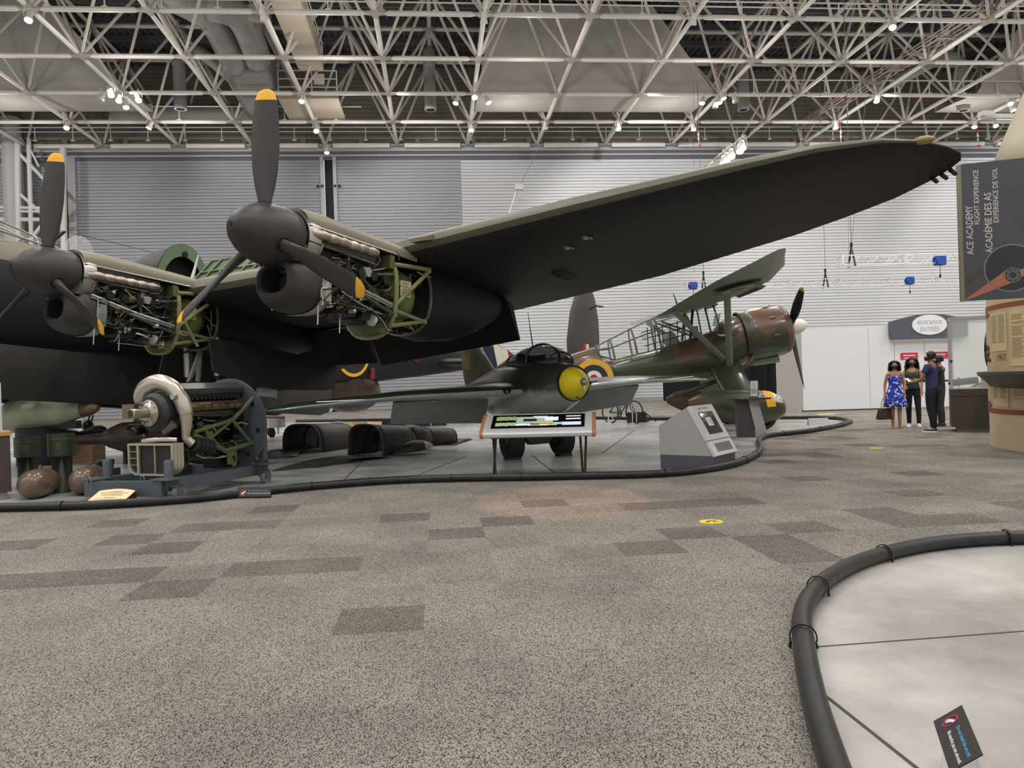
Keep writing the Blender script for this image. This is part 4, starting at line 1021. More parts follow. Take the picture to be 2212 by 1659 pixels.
# glasshouse
gk = glass('glasshouse', (232, 236, 238), .13)
q = L(); rr = []
for b, w_, s0, ct in ((-4.05, .46, .14, .98), (-4.7, .45, .13, .83), (-5.3, .43, .1, .66), (-5.68, .38, .3, .56)):
    rr.append([(-w_, b, s0), (-w_*.96, b, s0+(ct-s0)*.6), (-w_*.5, b, ct), (w_*.5, b, ct), (w_*.96, b, s0+(ct-s0)*.6), (w_, b, s0)])
q.loft(rr, closed=False, caps=(False, False)); q.build('rear_canopy', gk, LY, sharp=20)
q = L()
for r in rr: q.tube(r, .028, 5)
for k in range(6): q.tube([r[k] for r in rr], .02, 5)
q.build('rear_canopy_frame', mat('canopy_olive', (92, 92, 80), .45), LY)
q = L(); rr = []
for b, s0, ct in ((-2.42, .46, .96), (-2.55, .3, .98), (-3.3, .23, .98), (-4.05, .16, .98)):
    rr.append([(-.5, b, s0), (-.5, b, s0+(ct-s0)*.7), (-.42, b, ct), (.42, b, ct), (.5, b, s0+(ct-s0)*.7), (.5, b, s0)])
q.loft(rr, closed=False, caps=(False, False)); q.build('cabin_glazing', gk, LY, sharp=20)
q = L()
for s in (-1, 1):
    for b in (-2.45, -2.72): q.tube([(s*.5, b, .3), (s*.45, b-.05 if b > -2.6 else b, .98)], .022, 6)
    q.tube([(s*.5, -3.28, .24), (s*.46, -3.05, .98)], .035, 6)
    if s > 0: continue
    for k in range(6):
        b = -3.42-k*.2; q.tube([(s*.505, b, .22-.02*k), (s*.49, b+.1, .76)], .013, 5)
    for c in (.36, .54, .72): q.tube([(s*.51, -3.35, c+.02), (s*.49, -4.5, c-.06)], .013, 5)
q.halves(0, 'cabin_grid', BLACK, LY)
q = L(); q.tube([(-.3, -3.0, .3), (-.3, -3.9, .85)], .03, 6); q.tube([(.3, -3.0, .3), (.3, -3.9, .85)], .03, 6); q.box((0, -3.0, .3), (.4, .1, .5)); q.ell((0, -3.7, .35), (.18, .2, .2)); q.build('cabin_fittings', mat('cabin_grey', (120, 120, 116), .5, .3), LY)
q = L(); q.loft([[(-.3, -2.42, .46), (.3, -2.42, .46), (.28, -2.3, .75), (-.28, -2.3, .75)], [(-.3, -2.44, .46), (.3, -2.44, .46), (.28, -2.32, .75), (-.28, -2.32, .75)]]); q.build('windscreen', glass('screen_dark', (120, 124, 124), .5), LY, sharp=20)
# wing
WS = [(0, -2.3, 1.08, -3.95, 1.02, .12), (.55, -2.3, 1.08, -3.98, 1.02, .12), (1.5, -2.2, 1.08, -4.05, 1.01, .12), (3.6, -1.98, 1.16, -4.0, 1.08, .12), (5.6, -2.35, 1.26, -3.78, 1.2, .10), (6.9, -2.8, 1.32, -3.5, 1.28, .08), (7.6, -3.02, 1.35, -3.34, 1.33, .07), (7.82, -3.12, 1.36, -3.26, 1.35, .04)]
for s in (-1, 1):
    q = L(); q.loft([foil(s*p[0], *p[1:]) for p in WS], mf=lambda i, j: 0 if j < nx_ else 1); wg = q.build('wing', [ylow, ycam], LY, sharp=60)
    for nm, r, mm, o in (('underwing_roundel_blue', .52, mat('roundel_slate', (66, 72, 78), .5), 0), ('underwing_roundel_cream', .36, mat('roundel_cream', (164, 152, 128), .5), .008), ('underwing_roundel_red', .17, mat('roundel_dull', (70, 56, 52), .5), .014)):
        q = L(); q.lathe([(0, r), (-.01, r), (-.01, 0)], 30, 0, TR(s*4.3, -2.95, 1.055-o) @ rotm('Y', -s*2.7) @ rotm('X', 1.5)); q.build(nm, mm, wg, sharp=30)
    q = L(); q.loft([[(s*1.2, -2.02, 1.0), (s*1.2, -1.9, 1.06), (s*1.2, -2.1, 1.2), (s*1.2, -2.2, 1.1)], [(s*2.6, -1.88, 1.03), (s*2.6, -1.78, 1.08), (s*2.6, -1.96, 1.2), (s*2.6, -2.05, 1.14)]]); q.build('leading_edge_slat', mat('slat_dark', (60, 64, 56), .4), wg)
    q = L()
    def flat(a, b, w_): 
        a, b = Vector(a), Vector(b); d = (b-a).normalized(); e = Vector((0, 1, 0)); e = (e-d*e.dot(d)).normalized(); n = d.cross(e)
        q.loft([[p+e*(w_*cos(2*pi*j/12))+n*(w_*.35*sin(2*pi*j/12)) for j in range(12)] for p in (a, b)])
    flat((s*.85, -2.5, -.62), (s*2.4, -2.66, 1.06), .085); flat((s*.75, -2.6, -.45), (s*1.9, -3.86, .98), .07)
    q.build('wing_strut', ygr, LY, sharp=50)
    # undercarriage
    q = L(); rr = []
    for a, b0, b1, c in ((.42, -2.1, -2.95, -.62), (.8, -2.15, -2.95, -.9), (1.2, -2.15, -2.9, -1.35), (1.4, -2.15, -2.95, -1.6)):
        rr.append([(s*a+.12*sin(2*pi*j/16)*s, (b0+b1)/2+(b0-b1)/2*cos(2*pi*j/16), c+.05*sin(2*pi*j/16)) for j in range(16)])
    q.loft(rr); q.build('gear_leg', ycam if s < 0 else ygr, LY, sharp=60)
    q = L(); rr = []
    for b, hw, ct, cb in ((-1.50, .05, -1.78, -1.95), (-1.58, .15, -1.62, -2.1), (-1.8, .22, -1.45, -2.2), (-2.02, .24, -1.38, -2.225), (-2.2, .25, -1.32, -2.24), (-2.7, .24, -1.22, -2.16), (-3.2, .18, -1.15, -1.9), (-3.6, .11, -1.15, -1.62), (-3.85, .03, -1.25, -1.42)):
        rr.append([(s*1.42+x, b, y) for x, y in sup(hw, (ct-cb)/2, (0, (ct+cb)/2), 24, 2.2)])
    q.loft(rr, mf=lambda i, j: 1 if i == 2 and 0 <= j < 12 else (2 if i == 1 and 1 <= j < 11 else 0)); sp = q.build('wheel_spat', [ycam, mat('band_yellow', (232, 176, 40), .4), mat('lamp_cover', (196, 198, 190), .1, .2)], LY, sharp=60)
    q = L(); q.lathe([(-.1, .3), (-.11, .36), (-.06, .4), (.06, .4), (.11, .36), (.1, .3), (.1, 0)], 30, 0, TR(s*1.42, -2.15, -1.965) @ rotm('Y', 90)); q.build('wheel', mat('tyre', (26, 25, 25), .8), LY)
q = L(); q.tube(cr([(-.5, -1.75, -.55), (-.62, -2.1, -.78), (-.55, -2.9, -.98), (-.6, -3.85, -1.12)], 5), [.06]*16, 12); q.build('exhaust_pipe', mat('exhaust_brown', (70, 54, 46), .5, .3), LY)
q = L(); q.loft([[(-.18, -1.7, -.66), (.18, -1.7, -.66), (.2, -1.7, -.8), (-.2, -1.7, -.8)], [(-.2, -1.0, -.68), (.2, -1.0, -.68), (.2, -1.0, -.84), (-.2, -1.0, -.84)]]); q.build('oil_cooler', ylow, LY)
q = L(); q.tube([(0, -3.3, 1.1), (0, -3.36, 1.52)], [.035, .012], 6); q.build('aerial_mast', ybr, LY)
# tail
q = L(); rr = []
for c, lb, tb, t in ((.2, -7.55, -8.9, .09), (.6, -7.8, -9.05, .09), (1.0, -8.1, -9.05, .09), (1.35, -8.4, -8.95, .08), (1.5, -8.6, -8.8, .05)):
    ch = lb-tb
    rr.append([(-thick(x)*t*ch, lb-ch*x, c) for x in XC[::-1]]+[(thick(x)*t*ch, lb-ch*x, c) for x in XC[1:]])
q.loft(rr); fn2 = q.build('tail_fin', ycam, LY)
for nm, b0, b1, mm in (('flash_red', -7.72, -8.02, mat('flash_crimson', (150, 40, 52), .45)), ('flash_white', -8.02, -8.36, mat('flash_cream', (226, 222, 200), .45)), ('flash_blue', -8.36, -8.6, mat('flash_navy', (34, 40, 66), .45))):
    q = L()
    for s in (-1, 1): 
        x = s*.072
        q.add([(x, b0, .32), (x, b1, .32), (x, b1, 1.25 if b1 < -8.1 else .95), (x, b0, 1.1 if b0 < -8.1 else (.62 if b0 > -7.8 else .9))], [(0, 1, 2, 3)])
    q.build(nm, mm, fn2)
q = L(); q.loft([foil(-2.0, -7.7, .3, -8.6, .3, .1), foil(0, -7.4, .28, -8.7, .28, .1), foil(2.0, -7.7, .3, -8.6, .3, .1)]); q.build('tailplane', ycam, LY)
q = L(); q.tube([(0, -8.2, .1), (0, -8.3, -.55)], .04, 8); q.lathe([(-.05, .1), (-.05, .15), (.05, .15), (.05, .1)], 16, 0, TR(0, -8.35, -.96) @ rotm('Y', 90)); q.tube([(0, -8.3, -.5), (0, -8.35, -.96)], .035, 8); q.build('tail_wheel', BLACK, LY)
# ================================================================ ENGINE ON ITS TROLLEY
steelb = mat('stand_grey', (84, 92, 98), .45, nz=(1.5, .08))
def frame_root(name, label, cat, o, u, group=None):
    u = Vector((u[0], u[1], 0)).normalized(); v = Vector((-u.y, u.x, 0))
    e = empty(name, label, cat, group=group); e.matrix_world = basis(u, v, Vector((0, 0, 1)), o); return e
D0 = AY(497, 912, 12.3); ORG = Vector((D0.x, D0.y, 0)); UU = (.883, -.47)
TG = frame_root('engine_trolley', 'grey steel wheeled trolley with round plate carrying the bare aircraft engine', 'trolley', ORG, UU)
q = MB(); q.lathe([(0, .70), (.035, .70), (.035, 0)], 48, 0, TR(0, 0, .89) @ rotm('X', 90)); q.lathe([(0, .70), (0, 0)], 48, 0, TR(0, 0, .89) @ rotm('X', 90)); q.build('round_plate', steelb, TG, sharp=30)
q = MB()
for k in range(7):
    t = radians(15+k*42); q.lathe([(0, .035), (.004, .035), (.004, 0)], 12, 0, TR(.56*sin(t), -.036, .89+.56*cos(t)) @ rotm('X', 90)); q.build('plate_hole', darkin, TG); q = MB()
q = MB()
for s in (-1, 1): q.box((s*.5, .12, .45), (.1, .1, .7))
q.box((0, .12, .3), (1.1, .12, .1)); q.build('upright', steelb, TG, sharp=30)
def loc(p): return TG.matrix_world.inverted() @ p
fl_, frr, rr_ = loc(G(190, 1082)), loc(G(356, 1082)), loc(G(566, 1043))
rr_ = rr_+Vector((-.1, .02, 0)); rl_ = rr_+(fl_-frr)
q = MB()
def beam(a, b, z0, z1, w_):
    a, b = Vector(a), Vector(b); d = (b-a).normalized(); n = Vector((-d.y, d.x, 0))*w_/2
    q.loft([[p-n+Vector((0, 0, z0)), p+n+Vector((0, 0, z0)), p+n+Vector((0, 0, z1)), p-n+Vector((0, 0, z1))] for p in (a, b)])
beam(fl_, frr, .06, .26, .12); beam(frr, rr_, .12, .28, .12); beam(fl_, rl_, .12, .28, .12); beam(rl_+Vector((-.15, 0, 0)), rr_+Vector((.15, 0, 0)), .12, .28, .14)
q.box(frr+Vector((0, .05, .28)), (.3, .3, .02)); q.box(fl_+Vector((0, .1, .28)), (.3, .3, .02)); q.box(rr_+Vector((.1, 0, .29)), (.36, .3, .02))
q.build('base_frame', steelb, TG, sharp=30)
q = MB()
for p in (frr+Vector((-.02, .1, 0)), fl_+Vector((.02, .3, 0)), rr_+Vector((-.02, -.1, 0)), rl_+Vector((.02, -.1, 0))): q.lathe([(.25, .06), (.5, .06), (.52, .05), (.525, 0)], 16, 0, TR(p.x, p.y, 0)); q.build('jack_post', steelb, TG); q = MB()
for p in (frr+Vector((.14, .1, 0)), rr_+Vector((.2, -.05, 0)), rl_+Vector((-.2, -.05, 0))):
    q = MB(); q.lathe([(-.035, .05), (-.035, .085), (-.025, .1), (.025, .1), (.035, .085), (.035, .05), (.035, 0)], 20, 0, TR(p.x, p.y, .1) @ rotm('Y', 90)); q.lathe([(-.035, .05), (-.035, 0)], 20, 0, TR(p.x, p.y, .1) @ rotm('Y', 90))
    c = q.build('caster', mat('caster_grey', (112, 116, 118), .5), TG)
    q = MB(); q.box((p.x, p.y-.02, .19), (.1, .14, .02)); q.box((p.x-.045, p.y, .14), (.01, .1, .12)); q.box((p.x+.045, p.y, .14), (.01, .1, .12)); q.build('caster_fork', steelb, c, sharp=30)
q = MB()
for p in (frr+Vector((-.3, -.07, 0)), fl_+Vector((.12, -.07, 0))): q.tube(cr([(p.x-.03, p.y, .2), (p.x-.03, p.y, .3), (p.x, p.y, .33), (p.x+.03, p.y, .3), (p.x+.03, p.y, .16)], 4), .007, 5)
q.build('tow_loop', mat('loop_steel', (130, 134, 136), .4, .5), TG)
EN = frame_root('aircraft_engine', 'black twelve-cylinder aircraft engine with silver pipe and radiator on grey trolley', 'engine', ORG+Vector((0, 0, .9)), UU)
# local: z measured from .9 m
def E_(): return MB(T=TR(0, 0, -.9) @ Matrix.Diagonal((1, .83, 1, 1)))
blk2 = mat('engine_black_gloss', (26, 25, 26), .32, nz=(6, .3), coat=.2)
q = E_(); q.box((0, -.85, 1.02), (.44, 1.4, .4)); q.box((0, -.8, .75), (.32, 1.2, .26))
for s in (-1, 1):
    T = TR(s*.2, -.85, 1.25) @ rotm('Y', s*30); q.box((0, 0, 0), (.22, 1.3, .36), 0, T)
q.lathe([(.05, .3), (.25, .32), (.3, .2)], 20, 0, TR(0, -.0, 1.0) @ rotm('X', 90))
q.build('engine_block', blk2, EN, sharp=30)
for s in (-1, 1):
    T = TR(s*.30, -.85, 1.42) @ rotm('Y', s*30)
    q = E_(); q.T = q.T @ T
    q.loft([[(x, b, z) for x, z in ((-.12, -.08), (.12, -.08), (.12, .03), (.08, .08), (-.08, .08), (-.12, .03))] for b in (-.68, .68)])
    c = q.build('cam_cover', blk2, EN, sharp=30)
    q = E_(); q.T = q.T @ T
    for k in range(13): q.lathe([(0, .012), (.03, .012), (.03, 0)], 6, 0, TR(s*.12, -.62+k*.1, -.05) @ rotm('Y', s*90))
    q.build('cover_bolt', CHROME, c)
q = E_()
for s in (-1, 1): exhaust(q, s*.37, -1.45, -.35, 1.2, s)
q.halves(0, 'exhaust_stack', mat('exhaust_bronze', (112, 98, 76), .35, .8, nz=(6, .35)), EN)
q = E_(); q.tube(cr([(.39, -1.52, 1.1), (.43, -1.0, 1.07), (.43, -.4, 1.07), (.4, -.22, 1.16), (.36, -.3, 1.3)], 4), .016, 6); q.box((.36, -.9, 1.1), (.04, 1.2, .05)); q.build('exhaust_shield', mat('shroud_grey', (96, 92, 86), .4, .7), EN)
q = E_(); q.lathe([(1.5, .2), (1.55, .26), (1.72, .27), (1.8, .22), (1.81, .0)], 28, 0, TR(0, 0, 1.14) @ rotm('X', 90)); q.build('gear_case', mat('case_black', (44, 44, 46), .5), EN)
q = E_(); q.lathe([(1.8, .17), (1.84, .18), (1.86, .13), (1.9, .10), (1.9, .065), (2.1, .06), (2.1, .068), (2.17, .068), (2.18, .05), (2.1, .045), (2.1, 0)], 28, 0, TR(0, 0, 1.14) @ rotm('X', 90)); q.build('propeller_shaft', mat('shaft_metal', (176, 170, 156), .3, .9), EN, sharp=30)
q = E_()
for k in range(12):
    t = radians(k*30); q.lathe([(0, .011), (.02, .011), (.02, 0)], 6, 0, TR(.155*sin(t), -1.845, 1.14+.155*cos(t)) @ rotm('X', 90))
q.build('flange_bolt', CHROME, EN)
q = E_(); q.tube(cr([(-.36, -1.5, 1.26), (-.38, -1.55, 1.36), (-.26, -1.58, 1.49), (-.02, -1.58, 1.55), (.22, -1.56, 1.46), (.36, -1.54, 1.27), (.40, -1.52, 1.05), (.37, -1.5, .84)], 6), [.10]*4+[.112]*28+[.11-.005*k for k in range(11)], 18); q.tube(cr([(.37, -1.5, .86), (.36, -1.48, .78), (.42, -1.42, .7)], 5), [.065]*11, 14)
q.build('coolant_pipe', mat('pipe_cream_metal', (206, 198, 182), .3, .7), EN, sharp=70)
q = E_()
for p, d in (((.39, -1.53, 1.13), 6), ((-.37, -1.54, 1.33), 30)): q.lathe([(-.012, .116), (.012, .116), (.012, .1), (-.012, .1)], 20, 0, TR(*p) @ rotm('Y', d))
q.lathe([(0, .04), (.06, .04), (.06, 0)], 12, 0, TR(.33, -1.66, 1.35) @ rotm('X', 90)); q.build('pipe_clamp', CHROME, EN)
q = E_(); q.box((-.5, -1.6, 1.16), (.22, .2, .2), 0, None); q.build('intake_scoop', mat('scoop_olive', (118, 110, 84), .4, .3), EN, sharp=30)
q = E_(); q.tube([(.45, -1.42, .7), (.5, -1.1, .62)], .1, 14)
for k in range(4): q.lathe([(-.012, .108), (.012, .108)], 14, 0, TR(.455+k*.013, -1.38+k*.075, .69-k*.018) @ rotm('X', 78))
q.build('rubber_elbow', mat('rubber_black', (28, 28, 29), .6), EN)
q = E_(); rnd = random.Random(21)
for _ in range(20):
    p = Vector((rnd.uniform(-.1, .36), rnd.uniform(-1.5, -.2), rnd.uniform(.62, 1.05))); r_ = rnd.uniform(.03, .06)
    q.lathe([(0, r_), (rnd.uniform(.06, .12), r_), (.14, 0)], 10, rnd.randrange(3), TR(*p) @ rotm(rnd.choice('XY'), 90))
q.lathe([(0, .07), (.22, .07), (.24, .05), (.24, 0)], 14, 1, TR(-.3, -1.6, .92) @ rotm('X', 100)); q.lathe([(0, .06), (.2, .06), (.2, 0)], 14, 0, TR(.12, -1.66, .88) @ rotm('Y', 60)); q.box((-.05, -1.5, .82), (.4, .3, .16), 1)
q.box((.2, -.5, .42), (.3, .5, .24), 1); q.lathe([(0, .12), (.2, .12), (.2, 0)], 16, 1, TR(.36, -.4, .42) @ rotm('X', 90))
q.build('fittings', [mat('dull_steel', (110, 108, 104), .4, .7), engblk, mat('brass', (150, 120, 70), .4, .7)], EN, sharp=30)['kind'] = 'stuff'
q = E_(); rnd = random.Random(4); clutter(q, 40, (.1, -1.4, .5), (.4, -.15, 1.06), .007, .016, 4, rnd); q.build('pipework', [cable, ltgrey, engblk, pgreen], EN)['kind'] = 'stuff'
gtub = mat('mount_green', (88, 100, 62), .45, nz=(3, .15))
q = E_()
for s in (1, -1):
    X = s*.46
    for a, b, r in (((X, -1.42, .86), (X, -.55, .98), .03), ((X, -.55, .98), (X*1.02, -.03, 1.28), .034), ((X, -1.42, .82), (X, -.75, .55), .034), ((X, -.75, .55), (X, -.03, .62), .034), ((X, -1.15, .72), (X, -.55, .98), .022), ((X, -.55, .98), (X, -.1, .62), .03), ((X, -1.2, .89), (X, -1.05, .62), .026), ((X, -1.2, .89), (X, -.82, .58), .018), ((X, -.72, .55), (X, -.55, .32), .03), ((X, -.5, .58), (X, -.52, .33), .022)):
        q.tube([a, b], r, 10)
    q.box((X, -1.1, .72), (.02, .14, .26)); q.box((X, -.62, .45), (.02, .16, .2))
q.halves(0, 'mount_frame', gtub, EN, sharp=50)
# radiator under the nose
q = E_()
def rring(y, hx=.40, zt=.73, zb=.30, cr_=.16):
    pts = [(-hx, zt), (hx, zt)]
    for k in range(7):
        a = radians(0-k*15); pts.append((hx-cr_+cr_*cos(a), zb+cr_+cr_*sin(a)))
    for k in range(7):
        a = radians(-90-k*15); pts.append((-hx+cr_+cr_*cos(a), zb+cr_+cr_*sin(a)))
    return [(x+.02, y, z) for x, z in pts]
q.loft([rring(-1.86), rring(-1.62), rring(-1.60, .38, .72, .32)], caps=(False, True))
q.loft([rring(-1.86), rring(-1.86, .375, .705, .325, .14), rring(-1.8, .375, .705, .325, .14)], caps=(False, False)); 
for k in range(3): q.box((.425, -1.74, .55), (.012, .03+.05*k*0, .3)) if k == 1 else q.box((.425, -1.74+(k-1)*.07, .55), (.012, .025, .3))
rd = q.build('radiator_shell', mat('radiator_cream', (196, 190, 172), .35, .5), EN, sharp=40)
q = E_(); q.loft([rring(-1.82, .38, .71, .32, .14), rring(-1.80, .38, .71, .32, .14)]); q.build('radiator_core', mat('core_mesh', (48, 43, 40), .7, bump=(120, .6)), rd, sharp=30)
q = E_(); q.box((-.19, -1.85, .515), (.03, .04, .39)); q.box((.1, -1.84, .515), (.012, .03, .39))
for z in (.44, .53, .62): q.box((-.29, -1.84, z), (.17, .02, .008))
q.build('core_divider', mat('radiator_cream', (196, 190, 172), .35, .5), rd, sharp=30)
q = E_(); q.tube(cr([(-.2, -1.75, .76), (0, -1.75, .775), (.2, -1.72, .78), (.34, -1.66, .77)], 4), .03, 10); q.build('header_pipe', mat('pipe_cream_metal', (206, 198, 182), .3, .7), rd)
# ================================================================ FLOOR DISPLAY AT LEFT
bombm = mat('bomb_brown', (104, 84, 68), .3, nz=(2.5, .12), coat=.35)
def bomb(px, py, dirn, L_, r, lab):
    p = G(px, py); d = Vector((dirn[0], dirn[1], 0)).normalized(); n = Vector((-d.y, d.x, 0))
    e = empty('bomb', lab, 'bomb', group='brown bombs lying on the display floor'); e.matrix_world = basis(n, d, Vector((0, 0, 1)), p)
    T = TR(0, 0, r) @ rotm('X', -90)
    q = MB(); q.lathe([(0, 0), (.004, r*.22), (.03, r*.5), (.09, r*.8), (.18, r*.97), (.28, r), (L_-.2, r), (L_-.08, r*.9), (L_-.01, r*.6), (L_, 0)], 32, 0, T); q.build('body', bombm, e, sharp=60)
    q = MB(); q.lathe([(-.012, 0), (-.012, r*.14), (0, r*.16), (.004, r*.3)], 20, 0, T); q.build('nose_plug', mat('plug_brown', (120, 96, 76), .4), e)
    q = MB(); q.tube(cr([(0, L_*.6, 2*r-.01), (0, L_*.6+.02, 2*r+.035), (0, L_*.6+.06, 2*r+.035), (0, L_*.6+.08, 2*r-.01)], 4), .01, 6); q.build('lug', bombm, e)
    q = MB()
    for k in (.36, .39): q.lathe([(L_*k, r*1.003), (L_*k+.008, r*1.003)], 32, 0, T)
    q.build('paint_band', mat('band_red', (150, 76, 54), .5), e)
bomb(58, 1083, (-.10, 1.0), .78, .2, 'brown bomb lying nearest the glass display case')
bomb(172, 1074, (-.16, .98), .86, .195, 'brown bomb lying nose-on beside the trolley beam')
tgr = mat('tail_drum_green', (46, 56, 40), .45, nz=(2, .12))
def tail(px, py, lab, sc=1.0):
    e = empty('bomb_tail', lab, 'bomb tail', G(px, py), .25, 'green bomb tails standing upright')
    q = MB(); q.lathe([(.54*sc, .18), (.77*sc, .18), (.775*sc, .184), (.785*sc, .184), (.79*sc, .18), (.86*sc, .18), (.86*sc, .173), (.54*sc, .173), (.54*sc, .18)], 36, 0); q.build('drum_ring', tgr, e, sharp=30)
    q = MB(); q.lathe([(0, .14), (.02, .14), (.5*sc, .02), (.56*sc, .0)], 20); q.build('tail_cone', mat('cone_green', (70, 80, 64), .35), e)
    for k in range(2):
        q = MB(); q.box((0, 0, .3*sc), (.32, .008, .58*sc), 0, rotm('Z', 45+90*k)); q.build('fin', tgr, e, sharp=30)
    q = MB(); 
    for r_, w_ in ((.72, .10), (.69, .12), (.66, .09)): 
        for j in range(4):
            t = -1.75+j*.09; q.box((.181*cos(t), .181*sin(t), r_*sc), (.004, .013 if j % 2 else .009, .012), 0)
    q.build('stencil', mat('stencil_cream', (150, 150, 96), .7), e)
tail(62, 1056, 'upright green bomb tail behind the bomb nearest the glass case', .92)
tail(136, 1064, 'upright green bomb tail standing between the two brown bombs', 1.0)
# placard and small signs
def wedge_sign(name, lab, cat, p, u, w, d, h, board, edge, arched=False):
    e = frame_root(name, lab, cat, p, u)
    q = MB(); q.loft([[(x, 0, 0), (x, d, 0), (x, d, h*.96), (x, 0, .012)] for x in (-w/2+.01, w/2-.01)]); q.build('stand', mat('sign_stand', (40, 37, 36), .6), e, sharp=30)
    sl = sqrt(d*d+h*h); ang = atan2(h, d)
    T = TR(0, -.01, .02) @ Matrix.Rotation(ang, 4, 'X')
    pts = [(-w/2, 0), (w/2, 0), (w/2, sl)]
    if arched: pts += [(w/2-w*k/10, sl+.05*sin(pi*k/10)) for k in range(1, 10)]
    pts += [(-w/2, sl)]
    q = MB(); q.prism(pts, 0, .012, 0, T); q.build('board_edge', edge, e, sharp=30)
    k = .955; q = MB(); q.prism([(x*k, .008+y*.95) for x, y in pts], .012, .014, 0, T); bd = q.build('board', board, e, sharp=30)
    return e, T, sl
cream = mat('placard_cream', (244, 226, 178), .6); maroon = mat('placard_maroon', (140, 34, 40), .5); prn = mat('print_brown', (140, 110, 84), .7)
pp = G(222, 1094); e, T, sl = wedge_sign('information_placard', 'cream wedge placard with maroon edge at the left barrier', 'placard', pp, (.96, -.28), .54, .30, .13, cream, maroon, True)
q = MB(); rnd = random.Random(2)
for k in range(11):
    y = sl*.9-k*.024; w_ = .16 if k in (0, 6) else rnd.uniform(.30, .42)
    if k == 5: continue
    q.box((0, y, .0148), (w_, .006 if k not in (0, 6) else .01, .001), 0, T)
q.build('print', prn, e)
sdark = mat('sign_charcoal', (48, 44, 43), .45); swhite = mat('sign_white', (232, 230, 228), .5); sblue = mat('sign_blue', (92, 172, 214), .5); smag = mat('sign_magenta', (178, 44, 88), .5); sred = mat('sign_red', (196, 48, 68), .5)
def notouch(e, T, cx, cy, r, cm):
    q = MB(); Q = T @ TR(cx, cy, 0); q.lathe([(0, r), (.001, r), (.001, r*.82), (0, r*.82)], 28, 0, Q); q.box((0, 0, .0006), (r*1.8, r*.16, .0008), 0, Q @ rotm('Z', 45)); q.build('prohibit_ring', cm, e)
    q = MB(); Q2 = Q @ TR(0, 0, .0008) @ rotm('Z', 35)
    q.prism([(-.1*r, -.25*r), (.75*r, -.2*r), (.75*r, .16*r), (-.1*r, .25*r)], 0, .0006, 0, Q2)
    for k in range(4): q.prism([(-.05*r, -.24*r+k*.13*r), (-.05*r, -.14*r+k*.13*r), (-.62*r, -.22*r+k*.15*r), (-.62*r, -.30*r+k*.15*r)], 0, .0006, 0, Q2)
    q.prism([(0, -.2*r), (.18*r, -.24*r), (-.3*r, -.55*r), (-.36*r, -.47*r)], 0, .0006, 0, Q2)
    q.build('hand_symbol', swhite, e)
ps = G(548, 1076); es, T2, sl2 = wedge_sign('notice_sign', 'small dark do-not-touch sign inside the barrier below the engine trolley', 'sign', ps, (.975, -.22), .46, .05, .115, sdark, mat('sign_edge', (70, 66, 64), .5))
T2b = T2 @ TR(0, 0, .0146)
notouch(es, T2b, -.14, .05, .045, sred)
for s_, y_, m_ in (('Do not touch the aircraft.', .068, sblue), ('Ne touchez pas aux aéronefs.', .034, swhite)): text_obj('lettering', s_, .026, m_, es, mtx=T2b @ TR(-.08, y_, 0))
# near sign on clear stand
ns = empty('notice_sign', 'dark do-not-touch sign on clear stand at the lower right corner', 'sign')
A_, B_, C_ = G(2016, 1558, .13), G(2077, 1522, .20), G(2122, 1628, .20)
xx = (C_-B_); yy = (B_-A_); lx, ly = xx.length, yy.length; xx.normalize(); zz = xx.cross(yy).normalized(); yy = zz.cross(xx)
ns.matrix_world = basis(xx, yy, zz, A_)
q = MB(); q.prism([(0, 0), (lx, 0), (lx, ly), (0, ly)], -.004, 0); q.build('board', sdark, ns, sharp=30)
notouch(ns, TR(0, 0, .0006), lx*.175, ly*.5, ly*.28, smag)
for s_, y_, w_, m_ in (('Do not touch the aircraft.', .60, .60, sblue), ('Ne touchez pas aux aéronefs.', .30, .62, swhite)):
    o = text_obj('lettering', s_, ly*.17, m_, ns, mtx=Matrix.Identity(4)); o.matrix_local = TR(lx*.345, ly*y_, .0006) @ Matrix.Diagonal((lx*w_/max(v.co.x for v in o.data.vertices), 1, 1, 1))
acr = glass('clear_acrylic', (225, 230, 232), .3)
q = MB(); q.T = ns.matrix_world.inverted()
Cg = G(2100, 1655, .0); mid = A_+xx*lx*.62+yy*ly*.5
for o in (-.05, .05):
    q.tube([mid+yy*o-zz*.004, Vector((mid.x+.03, mid.y-.02, .02))+yy*o*.6, Vector((mid.x+.1, mid.y-.12, .012))+yy*o*.6], .004, 5)
q.loft([[mid+xx*.08+yy*.04-zz*.005, mid+xx*.08-yy*.04-zz*.005, mid-xx*.08-yy*.04-zz*.005, mid-xx*.08+yy*.04-zz*.005], [Vector((mid.x+i*.05, mid.y+j*.07-.02, .008)) for i, j in ((1, -1), (-1, -1), (-1, 1), (1, 1))]])
q.build('clear_stand', acr, ns, sharp=30)
# spot box
e = frame_root('spotlight_box', 'low black box with two small black spotlights behind the brown bombs', 'spotlight box', G(222, 1031), (.97, -.22))
q = MB(); q.box((0, .1, .07), (.38, .22, .14)); q.build('box', mat('box_black', (38, 34, 33), .6), e, sharp=30)
for x, tilt in ((-.10, 35), (.08, -20)):
    q = MB(); T = TR(x, .08, .16) @ rotm('X', tilt-10) @ rotm('Y', tilt*.3); q.lathe([(0, .05), (.0, .055), (.14, .055), (.14, .048), (.12, .0)], 16, 0, T); q.tube([(x, .08, .14), (x, .08, .18)], .015, 6); h = q.build('lamp_housing', BLACK, e, sharp=30)
    q = MB(); q.lathe([(.135, .047), (.135, 0)], 16, 0, T); q.build('lamp_lens', mat('lens_on', (255, 244, 225), .4, emit=6) if x > 0 else darkin, h)
